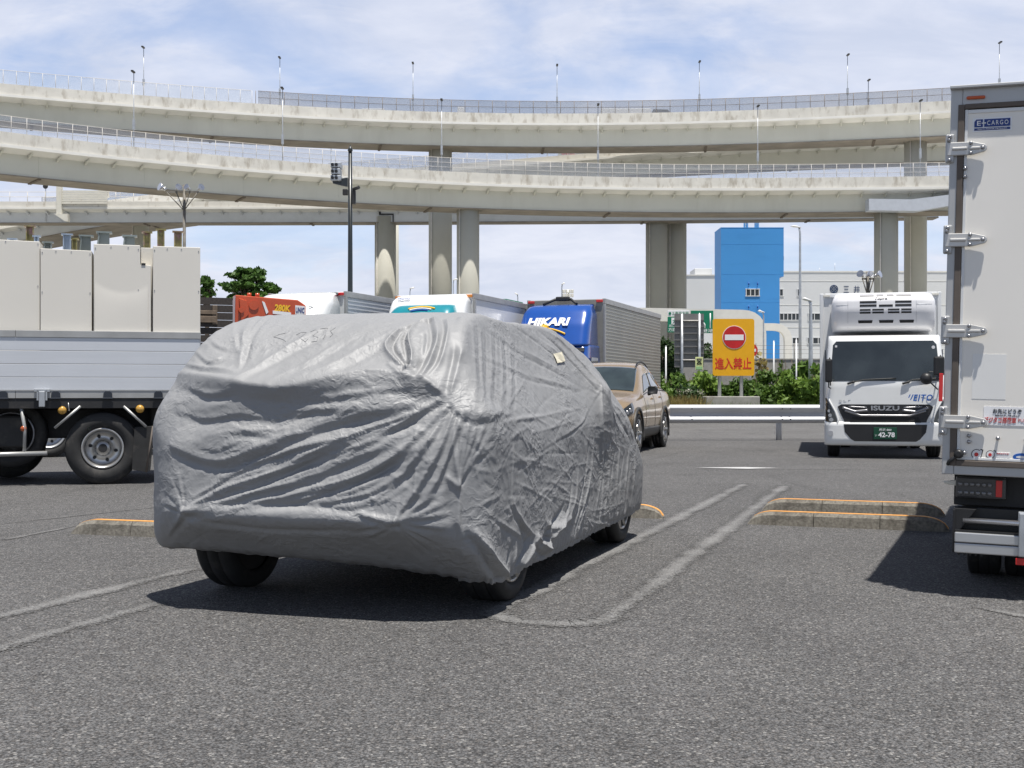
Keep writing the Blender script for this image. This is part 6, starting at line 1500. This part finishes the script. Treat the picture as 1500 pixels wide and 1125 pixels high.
# ---------------------------------------------------------------- lorries standing behind
def corrugated(mb, x, y0, y1, z0, z1, s, pitch=.10, depth=.018):
    """a ribbed side wall, ribs running lengthwise"""
    z = z0
    pts = []
    while z < z1 - 1e-6:
        q = min(pitch, z1 - z); pts += [(0, z), (0, z + q * .55), (depth, z + q * .65), (depth, z + q * .92)]; z += q
    pts.append((0, z1)); a = [(x + s * (d - .0), y0, z) for d, z in pts]; c = [(x + s * (d - .0), y1, z) for d, z in pts]
    mb.loft([a, c], cap=False, closed=False, smooth=False)
def lorry(name, label, px, d, th, W, ztop, L_, cabm, boxm, cabz=2.55, deflect=None, boxside=None, gap=.15, front_drop=1.75, boxz=1.1):
    root = thing(name, label, 'truck', (XH(px, d), d, 0), -R(th)); y0 = 1.85          # local origin: centre of the cab front
    cf = CabFront(W * .96, [(.35, .03), (.45, 0), (1.2, .0), (1.35, .03), (cabz - .25, .22), (cabz - .06, .28), (cabz, .42)], .18, .05)
    b = MB(); cf.body(b, [.35, .45, .8, 1.0, 1.2, 1.35, 1.6, 1.9, 2.1, cabz - .25, cabz - .12, cabz - .06, cabz], y0 - gap); cb = b.build('cab', cabm, root)
    b = MB(); cf.patch(b, rows([(1.38, -W * .43, W * .43), (cabz - .30, -W * .41, W * .41)]), .008, 22); b.build('windscreen', M['windscreen'], root)
    b = MB(); cf.patch(b, rows([(.75, -W * .34, W * .34), (1.05, -W * .36, W * .36)]), .010, 16); b.build('grille', M['black'], root)
    b = MB(); b.box(-W * .48, -.04, .30, W * .48, .25, .62, .05); b.build('bumper', cabm, root)
    for s in (-1, 1):
        b = MB(); cf.patch(b, rows([(.72, s * W * .37, s * W * .46), (.92, s * W * .38, s * W * .46)]), .012, 6); b.build('headlight', M['chrome'], root)
        b = MB(); b.prism([(.35, 1.35), (1.25, 1.35), (1.25, cabz - .35), (.55, cabz - .35)], s * W * .48, s * (W * .48 + .012), 'X', .004); b.build('side_window', M['glass'], root)
        mirror(root, 'mirror', (s * (W * .48 + .02), -.18, 1.75), .20, .42, (s * W * .46, .15, 2.1))
        wheel(root, (s * (W / 2 - .18), .85, .48), .48, .28, s, 'truck', 'alu')
        for q in (0, .32): wheel(root, (s * (W / 2 - .20 - q), y0 + L_ * .68, .48), .48, .27, s, 'truck', 'alu')
    b = MB(); b.box(-W / 2, y0, boxz, W / 2, y0 + L_, ztop, .02); bo = b.build('cargo_box', boxm, root)
    if boxside:
        for s in (-1, 1):
            b = MB(); corrugated(b, s * (W / 2 + .004), y0 + .10, y0 + L_ - .1, boxz + .12, ztop - .16, s); b.build('ribbed_side', boxside, root)
    b = MB()
    for s in (-1, 1):
        b.box(s * W / 2 - (.03 if s > 0 else -.03) - .03, y0 - .01, ztop - .14, s * W / 2 - (.03 if s > 0 else -.03) + .06 - .0, y0 + L_ + .01, ztop + .015, .01)
        b.box(s * W / 2 - .035, y0 - .012, boxz, s * W / 2 + .035, y0 + .07, ztop - .145, .01)
    b.build('box_frame', M['gate_trim'], root)
    b = MB(); b.box(-.45, .5, .55, .45, y0 + L_ - .1, 1.05, .02); b.build('chassis', M['chassis'], root)
    for s in (-1, 1):
        b = MB(); b.box(s * (W / 2 - .14) - .10, y0 - .05, ztop - .10, s * (W / 2 - .14) + .10, y0 - .012, ztop - .02, .015); b.build('marker_lamp', M['amber'] if boxside is None else M['red'], root)
    return root, cf, cb, y0
def deflector(root, W, z0, z1, y0, y1, m, nm='wind_deflector', crown=.08, top=.55, rc=.2):
    f = CabFront(W, [(z0, y0), (z0 + (z1 - z0) * .5, y0 + (y1 - y0) * .25), (z0 + (z1 - z0) * .85, y0 + (y1 - y0) * .52), (z0 + (z1 - z0) * .97, y0 + (y1 - y0) * .72), (z1, y1)], rc, crown)
    f.hwz = lambda z: W / 2 * float(np.interp(z, [z0, z0 + (z1 - z0) * .75, z1], [1, .97, .86]))
    b = MB(); f.body(b, list(np.linspace(z0, z1, 18)), y1 + .12); return b.build(nm, m, root), f
M['blue_cab'] = mat('cab_blue', (.014, .075, .33), .25, var=.05, coat=.6)
M['grey_box'] = mat('grey_box', (.30, .295, .27), .5, .2, var=.1, dirt=(.2, .19, .17), dscale=1.5, dthr=.55)
M['ribbed'] = mat('ribbed_aluminium', (.37, .37, .335), .45, .35, var=.06, scale=1)
th = 18.7
x0 = XH(827, 36) - .29 * 0
root, cf, cb, y0 = lorry('box_truck', 'grey ribbed box truck with blue cab and lettered wind deflector', 801, 34.3, th, 2.36, 3.83, 7.9, M['blue_cab'], M['grey_box'], 2.45, None, M['ribbed'])
df, f = deflector(root, 2.12, 2.42, 3.66, .22, 1.45, M['blue_cab'], crown=.10)
def on_def(f, z): 
    e = .05; s_ = (f.yf(z + e) - f.yf(z - e)) / (2 * e); return math.degrees(math.atan(s_))
def decal(f, s, x, z, w_, h_, m, parent, off=.012, **k):
    return text('lettering', s, w_, h_, m, parent, (x, f.y(abs(x) + w_ * .3, z) - off - .02, z), (90 - on_def(f, z), 0, 0), **k)
decal(f, 'HIKARI', -.12, 3.12, 1.24, .30, M['white_ink'], df, .03, bold=.05, shear=.12)
b = MB(); f.line(b, [(x - .2, 2.70 + .22 * math.cos(x / .62 * 1.3)) for x in np.linspace(-.62, .62, 14)], .028, .02); b.build('yellow_arc', M['yellow_ink'], df)
b = MB(); 
for k in range(7): 
    a = math.pi * (k + .5) / 7; f.line(b, [(-.22, 2.93), (-.22 + .14 * math.cos(a), 2.93 + .12 * math.sin(a))], .02, .05)
b.build('yellow_sun', M['yellow_ink'], df)
decal(f, 'ひかり商事', -.22, 2.70, .78, .13, M['white_ink'], df, .03, bold=.02)
b = MB(); b.tube([(-.5, 1.3, 3.66), (-.25, 1.6, 3.82), (.25, 1.6, 3.82), (.5, 1.3, 3.66)], .04, 8); b.box(-.2, 1.5, 3.78, .2, 1.7, 3.90, .03); b.build('roof_bracket', M['chassis'], root)
# visor over its windscreen
b = MB(); cf.patch(b, rows([(2.26, -1.0, 1.0), (2.36, -1.0, 1.0)]), .06, 18, .05); b.build('sun_visor', M['chassis'], root)
b = MB(); b.box(1.05, y0 - .014, 3.55, 1.12, y0 - .002, 3.75); b.build('stain', M['chassis'], root) if False else None
b.bm.free() if b.bm.is_valid else None

M['teal'] = mat('teal_paint', (.012, .22, .27), .3, var=.06, coat=.5)
root, cf, cb, y0 = lorry('refrigerated_truck', 'white refrigerated truck with teal wind deflector behind the covered car', 594, 31.0, 19, 2.30, 3.72, 7.0, M['teal'], M['boxwhite'], 2.5)
df, f = deflector(root, 1.85, 2.46, 3.44, .35, 1.45, M['teal'])
for k, (m_, c_) in enumerate((('yellow_ink', .0), ('white_ink', .045), ('blue_ink', .09))):
    b = MB(); f.line(b, [(x, 3.24 - c_ + .10 * math.cos((x - .05) * 3.0)) for x in np.linspace(-.32 + c_, .42 - c_ * 2, 10)], .026 - .004 * k, .015); b.build('swirl', M[m_], df)
uf2, f2 = deflector(root, 2.2, 3.05, 3.70, 1.15, 1.75, M['boxwhite'], 'chiller_unit', .05, rc=.12)
decal(f2, 'Thermo', -.68, 3.60, .36, .07, M['cargo_blue'], uf2, .04, bold=.02, shear=.2)
b = MB(); b.tube([(.95 * 0 + .98, y0 - .04, 3.3), (.98, y0 - .04, 3.5)], .05, 8); b.build('hose', M['chassis'], root)
b = MB(); b.box(.4, y0 + 3, 3.735, 1.0, y0 + 4.5, 3.80); b.build('roof_hatch', M['green'], root)
root, cf, cb, y0 = lorry('box_truck', 'white-cabbed box truck with ribbed silver side behind the orange crane', 394, 30.4, 20, 2.3, 3.72, 7.2, M['cabwhite'], M['boxwhite'], 2.5, None, M['gate'])
df, f = deflector(root, 2.22, 2.46, 3.70, .15, 1.55, M['cabwhite'], crown=.12, rc=.35)
b = MB(); b.tube([(.75, f.y(.75, 3.2) - .01, 3.28), (.95, f.y(.95, 3.2) + .1, 3.22), (1.03, .9, 2.9), (1.03, .95, 2.5)], .012, 6); b.build('panel_joint', M['steel'], df)

# ---- crane truck
d = 22.5; TC = 22; root = thing('crane_truck', 'truck carrying a folded orange crane beside a dark slatted load bed', 'truck', (XH(345, d), d, 0), R(TC))
M['crane'] = mat('crane_orange', (.50, .075, .022), .35, var=.1, scale=3, coat=.3, dirt=(.25, .05, .02), dscale=4, dthr=.6)
M['dark_mesh'] = mat('dark_mesh_panel', (.045, .037, .032), .8, var=.3, scale=25)
zt = ZH(432, d)
b = MB(); b.prism([(0, zt), (1.15, zt - .06), (1.30, zt - .16), (1.30, zt - .42), (.2, zt - .42), (.05, zt - .9), (-.02, zt - .9)], 0, .30, 'Y', .015); bo = b.build('crane_boom', M['crane'], root)
b = MB(); b.prism([(.06, zt - .06), (.20, zt - .10), (.24, zt - .36), (.10, zt - .5)], -.03, 0, 'Y', .01); b.cyl((.33, -.02, zt - .18), (.33, .0, zt - .18), .09, n=20); b.cyl((.1, -.05, zt - .28), (.1, .0, zt - .28), .05, n=14); b.build('boom_joint', M['crane'], bo)
b = MB()
for x in (.27, .42): b.cyl((x, .12, zt - .02), (x, .12, zt + .05), .04, n=10)
b.build('boom_lug', M['crane'], bo)
text('lettering', '280K', .30, .13, M['yellow_ink'], bo, (.86, -.008, zt - .22), (90, 3, 0), bold=.04, shear=.1)
b = MB(); b.prism([(1.10, zt - .16), (1.28, zt - .175), (1.28, zt - .33), (1.10, zt - .33)], -.005, .0, 'Y'); b.build('name_patch', M['white_ink'], bo)
text('lettering', 'UNIC', .16, .1, M['cargo_blue'], bo, (1.19, -.010, zt - .25), (90, 2, 0), bold=.03)
b = MB(); b.prism([(.48, zt - .10), (.53, zt - .12), (.60, zt - .3), (.56, zt - .34)], -.012, 0, 'Y'); b.prism([(.68, zt - .27), (1.02, zt - .30), (1.02, zt - .36), (.68, zt - .33)], -.012, 0, 'Y'); b.build('decal', M['white_ink'], bo)
b = MB(); b.box(-.02, 0, .9, .3, .35, zt - .85, .03); b.build('crane_column', M['crane'], root)
b = MB()
for k in range(14): b.box(-1.6, 0, .95 + (zt - 1.0) * k / 14, -.05, .06, .95 + (zt - 1.0) * (k + .93) / 14)
b.build('slatted_side', M['dark_mesh'], root)
b = MB(); b.box(-1.6, -.05, zt - .52, -.35, 0, zt - .40, .008); b.box(-1.6, -.05, zt - .37, -.35, 0, zt - .30, .008); b.box(-.42, -.04, zt - .55, -.33, 0, zt - .2, .01); b.build('plank', M['wood'], root)
b = MB(); b.tube([(-1.25, -.1, zt - .75), (-.8, -.1, zt - 1.0)], .03, 6); b.tube([(-1.25, -.1, zt - .85), (-.9, -.1, zt - 1.02)], .03, 6); b.build('strap', M['cream'], root)
b = MB(); b.box(-4.5, .0, .75, 1.4, 2.2, .95, .02); b.box(-4.4, .7, .5, 3.4, 1.5, .75, .02); b.build('bed_frame', M['chassis'], root)
b = MB(); b.box(-4.5, 2.15, .95, -.05, 2.2, 1.5); b.build('side_gate', M['gate'], root)
b = MB(); b.prism([(-1.7, zt + .02), (-.55, zt + .0), (-1.7, zt + .16)], .2, 1.4, 'Y'); b.build('grey_board', M['gate'], root)
for x in (-3.2, 2.6):
    for y in (.18, 2.0): wheel(root, (x, y, .44), .44, .26, -1 if y < 1 else 1, 'truck', 'alu', rz=math.pi / 2)
cfc = CabFront(2.1, [(.35, 0), (1.2, .02), (2.0, .25), (2.05, .4)], .15, .04); b = MB(); cfc.body(b, [.35, .7, 1.0, 1.2, 1.5, 1.8, 2.0, 2.05], 1.5); cb = b.build('cab', M['cabwhite'], root, (3.3, 1.1, 0), math.pi / 2)
b = MB(); cfc.patch(b, rows([(1.25, -.9, .9), (1.95, -.85, .85)]), .008, 20); b.build('windscreen', M['windscreen'], cb)
for s in (-1, 1):
    b = MB(); b.prism([(.32, 1.22), (1.15, 1.22), (1.15, 1.82), (.50, 1.82)], s * 1.035, s * 1.058, 'X', .004); b.build('side_window', M['glass'], cb)
    b = MB(); b.box(s * 1.05 - .012, .25, .55, s * 1.05 + .012, 1.25, 1.18, .01); b.build('door', M['cabwhite'], cb)
b = MB(); cfc.patch(b, rows([(.62, -.6, .6), (.95, -.7, .7)]), .008, 16); b.build('grille', M['black'], cb)
# ---------------------------------------------------------------- tan car
M['tan'] = mat('tan_metallic', (.52, .375, .215), .25, .6, var=.03, coat=.8)
M['cladding'] = mat('grey_cladding', (.06, .058, .055), .5, var=.1)
M['carglass'] = mat('car_glass', (.03, .042, .042), .03, var=.3, spec=.9, coat=.8)
root = thing('parked_car', 'tan crossover car with black mirrors parked behind the covered car', 'car', (1.19, 22.16, 0), -R(17.3)); root.scale = (1, 1, 1.03)
SEC = [  # y, half width, floor, shoulder z, belt z, roof z, roof half width
    (0.00, .60, .34, .56, .66, .70, .42), (.05, .74, .28, .60, .74, .79, .52), (.18, .86, .24, .66, .82, .87, .60), (.45, .925, .22, .74, .91, .965, .66), (.85, .94, .22, .80, .97, 1.035, .70), (1.20, .94, .22, .84, 1.00, 1.075, .72),
    (1.42, .94, .22, .85, 1.02, 1.14, .72), (1.70, .935, .22, .86, 1.03, 1.34, .68), (2.00, .93, .22, .87, 1.04, 1.53, .635), (2.25, .93, .22, .87, 1.05, 1.62, .615), (2.6, .93, .22, .88, 1.06, 1.665, .61), (3.0, .93, .22, .89, 1.075, 1.66, .60),
    (3.4, .935, .22, .91, 1.09, 1.60, .585), (3.8, .94, .23, .93, 1.10, 1.47, .57), (4.15, .935, .25, .93, 1.10, 1.30, .56), (4.40, .91, .28, .90, 1.06, 1.14, .57), (4.56, .84, .34, .80, .96, 1.02, .55), (4.64, .66, .42, .66, .80, .86, .42)]
SA = np.array(SEC)
def csec(y):
    return [float(np.interp(y, SA[:, 0], SA[:, k])) for k in range(1, 7)]
def half(y):
    w, zb, zs, zb2, zr, wr = csec(y); cab = max(0, min(1, (zr - zb2 - .06) / .25))
    return [(0, zb), (w * .80, zb), (w * .965, zb + .10), (w, .58 * .9 + zs * .1), (w * .985, zs), (w * .94 - .01 * cab, zb2), (wr + (.075 * cab + .03), zr - .10 * cab - .022), (wr, zr - .012), (wr * .55, zr + .012), (0, zr + .02)]
def ring_pt(y, s):
    h = half(y); k = min(int(s), len(h) - 2); t = s - k
    def cr(i):
        g = lambda j: h[max(0, min(len(h) - 1, j))]
        a, b_, c, d = g(k - 1), g(k), g(k + 1), g(k + 2)
        return .5 * ((2 * b_[i]) + (-a[i] + c[i]) * t + (2 * a[i] - 5 * b_[i] + 4 * c[i] - d[i]) * t * t * .8 + (-a[i] + 3 * b_[i] - 3 * c[i] + d[i]) * t ** 3 * .8 + (0 if True else 0))
    f = t; lin = lambda i: h[k][i] + (h[k + 1][i] - h[k][i]) * f
    return Vector((lin(0), y, lin(1)))
def smooth_y():
    ys = []
    for i in range(len(SEC) - 1):
        for k in range(4): ys.append(SEC[i][0] + (SEC[i + 1][0] - SEC[i][0]) * k / 4)
    return ys + [SEC[-1][0]]
# smooth the section table so the skin has no kinks along the car
yy = np.array(smooth_y()); tab = np.stack([np.interp(yy, SA[:, 0], SA[:, k]) for k in range(7)], 1)
for _ in range(3):
    t2 = tab.copy(); t2[1:-1, 1:] = (tab[:-2, 1:] + 2 * tab[1:-1, 1:] + tab[2:, 1:]) / 4; tab = t2
SA = tab
ss = [0, 1, 1.5, 2, 2.33, 2.66, 3, 3.25, 3.5, 3.75, 4, 4.25, 4.5, 4.75, 5, 5.5, 6, 6.33, 6.66, 7, 7.5, 8, 8.5, 9]
def srf(y, s, sgn=1):
    h = half(y); k = np.arange(len(h)); hx = [p[0] for p in h]; hz = [p[1] for p in h]
    # softened corner at every knot
    e = .18; q = [(np.interp(s + o_, k, hx), np.interp(s + o_, k, hz)) for o_ in (-e, 0, e)]
    s0 = np.array(q[0]) * .25 + np.array(q[1]) * .5 + np.array(q[2]) * .25
    if s < .3 or s > 8.7: s0 = np.array(q[1])
    return Vector((sgn * float(s0[0]), y, float(s0[1])))
b = MB(); b.loft([[srf(y, s) for s in ss] + [srf(y, s, -1) for s in ss[-2:0:-1]] for y in yy])
tmp = b.build('body', M['tan'], root)
cut = MB()
for y in (.90, 3.60):
    for s in (-1, 1): cut.cyl((s * .60, y, .36), (s * 1.1, y, .36), .415, n=40)
co = cut.build('cutter', M['black'])
md = tmp.modifiers.new('arches', 'BOOLEAN'); md.object = co; md.operation = 'DIFFERENCE'; md.solver = 'EXACT'
# the arches are cut for good and the cutters removed
co.parent = root; bpy.context.view_layer.update()
me = bpy.data.meshes.new_from_object(tmp.evaluated_get(bpy.context.evaluated_depsgraph_get()))
tmp.modifiers.clear(); tmp.data = me; me.name = 'body'; bpy.data.objects.remove(co); bodyo = tmp
def skin(name, m, y0f, y1f, s0, s1, off, parent, ny=14, ns=8, both=False):
    """a panel lying on the skin between two heights of the section and two (possibly slanted) ends"""
    for sg in ((1, -1) if both else (1,)):
        b = MB(); grid = []
        for j in range(ns + 1):
            s = s0 + (s1 - s0) * j / ns; row = []
            for i in range(ny + 1):
                t = j / ns; y = (y0f[0] + (y0f[1] - y0f[0]) * t) * (1 - i / ny) + (y1f[0] + (y1f[1] - y1f[0]) * t) * i / ny
                p = srf(y, s, sg); a = srf(y + .02, s, sg) - srf(y - .02, s, sg); c = srf(y, s + .05, sg) - srf(y, s - .05, sg); n = a.cross(c).normalized()
                if n.dot(p - Vector((0, y, .7))) < 0: n = -n
                row.append((p + n * off, p - n * .012))
            grid.append(row)
        top = [[q[0] for q in r] for r in grid]
        V = [[b.bm.verts.new(p) for p in r] for r in top]
        for j in range(ns):
            for i in range(ny):
                f = b.bm.faces.new((V[j][i], V[j][i + 1], V[j + 1][i + 1], V[j + 1][i])); f.smooth = True
        o = b.build(name, m, parent); md = o.modifiers.new('thickness', 'SOLIDIFY'); md.thickness = .004
def ws(name, m, ya, yb_, off, sin, parent):
    b = MB(); n = 20; V = []
    for i in range(n + 1):
        y = ya + (yb_ - ya) * i / n; h0 = sin; row = []
        for sg, sl in ((-1, np.linspace(h0, 9, 10)), (1, np.linspace(9, h0, 10)[1:])):
            for s in sl: row.append(b.bm.verts.new(srf(y, s, sg) + Vector((0, -off * .7, off * .7))))
        V.append(row)
    for i in range(n):
        for j in range(len(V[0]) - 1):
            f = b.bm.faces.new((V[i][j], V[i][j + 1], V[i + 1][j + 1], V[i + 1][j])); f.smooth = True
    o = b.build(name, m, parent); md = o.modifiers.new('thickness', 'SOLIDIFY'); md.thickness = .003
ws('windscreen', M['carglass'], 1.36, 2.10, .008, 6.75, root)
ws('rear_window', M['carglass'], 3.62, 4.30, .006, 7.0, root) if False else None
skin('side_window', M['carglass'], (1.72, 2.14), (2.55, 2.50), 5.22, 5.88, .006, root, both=True)
skin('side_window', M['carglass'], (2.62, 2.57), (3.45, 3.30), 5.22, 5.88, .006, root, both=True)
skin('side_window', M['carglass'], (3.52, 3.37), (4.02, 3.62), 5.25, 5.85, .006, root, both=True)
skin('lower_cladding', M['cladding'], (1.34, 1.34), (3.16, 3.16), 1.5, 2.45, .012, root, both=True)
skin('bumper_cladding', M['cladding'], (.03, .03), (.50, .48), 1.2, 2.2, .010, root, both=True)
for y in (.90, 3.60):
    for s in (-1, 1):
        b = MB(); n = 24; secs = []
        for k in range(n + 1):
            a = math.pi * (-.10 + 1.20 * k / n); cs, sn = math.cos(a), math.sin(a)
            secs.append([(s * (.90 + dx), y + r * cs, .36 + r * sn) for r, dx in ((.412, .02), (.412, .052), (.47, .048), (.475, .01))])
        b.loft(secs); b.build('wheel_arch', M['cladding'], root)
    b = MB(); b.cyl((-.66, y, .40), (.66, y, .40), .44, n=24); b.build('wheel_well', M['black'], root)
for y in (.90, 3.60):
    for s in (-1, 1): wheel(root, (s * .825, y, .36), .36, .235, s, 'car', 'rim_silver', spokes=5, rim_r=.255)
for s in (-1, 1):
    b = MB(); b.loft([[(s * (.99 + x), 1.78 + y * q, 1.13 + z * q) for x, y, z in ((-.06, -.05, -.07), (.10, -.03, -.065), (.12, .0, .02), (.08, .0, .085), (-.05, -.03, .075))] for q in (.2, .75, 1.0)] + [[(s * (.99 + x), 1.78 + y + .12, 1.13 + z) for x, y, z in ((-.06, -.0, -.07), (.10, .0, -.065), (.12, .0, .02), (.08, .0, .085), (-.05, .0, .075))]])
    b.tube([(s * .92, 1.88, 1.06), (s * 1.0, 1.84, 1.09)], .03, 8); b.build('mirror', M['black'], root)
    hb = MB(); hb.loft([[srf(y, s_, s) + Vector((s * o_, -o_, .004)) for s_, o_ in ((3.9, .008), (4.4, .016), (4.95, .010))] + [srf(y, s_, s) + Vector((-s * .02, .02, 0)) for s_ in (4.95, 3.9)] for y in (.12, .22, .34, .46, .56)], smooth=False); hl = hb.build('headlight', M['glass'], root)
    hb = MB(); 
    for y in (.24, .36): p = srf(y, 4.4, s); hb.cyl(p, p + Vector((s * .028, -.02, 0)), .035, n=14)
    hb.build('lamp_lens', M['chrome'], hl)
    for y in (2.46, 3.30):
        p = srf(y, 4.55, s); b = MB(); b.box(p.x - .02, y - .10, p.z - .014, p.x + .028, y + .10, p.z + .014, .01); b.build('door_handle', M['tan'], root)
    b = MB()
    for ys, sa, sb in (((1.62, 1.66), 2.4, 5.1), ((2.58, 2.60), 2.4, 5.1), ((3.36, 3.42), 3.4, 5.1)):
        b.tube([srf(ys[0] + (ys[1] - ys[0]) * t, sa + (sb - sa) * t, s) + Vector((s * .0005, 0, 0)) for t in np.linspace(0, 1, 12)], .004, 4)
    b.tube([srf(y, 2.5, s) for y in np.linspace(1.45, 3.15, 10)], .004, 4)
    b.build('panel_gap', M['black'], root)
    b = MB(); b.tube([srf(y, 7.0, s) + Vector((0, 0, .035 if 2.2 < y < 3.7 else .0)) for y in np.linspace(2.05, 3.85, 14)], .016, 6); b.build('roof_rail', M['black'], root)
b = MB(); b.tube([srf(y, 5.12, 1) + Vector((.004, 0, 0)) for y in np.linspace(1.7, 4.1, 20)], .008, 5); b.tube([srf(y, 5.12, -1) + Vector((-.004, 0, 0)) for y in np.linspace(1.7, 4.1, 20)], .008, 5); b.build('window_trim', M['black'], root)
b = MB(); b.box(-.45, -.03, .40, .45, .10, .58, .03); b.build('grille', M['black'], root)
b = MB(); b.box(-.17, -.045, .46, .17, -.028, .62, .004); b.build('number_plate', M['white_ink'], root)
b = MB(); b.box(-.72, .10, .20, .72, 4.5, .30, .03); b.build('underbody', M['chassis'], root)
b = MB(); b.box(-.08, 1.95, 1.40, .08, 2.0, 1.46, .02); b.build('rear_view_mirror', M['black'], root) if False else b.bm.free()
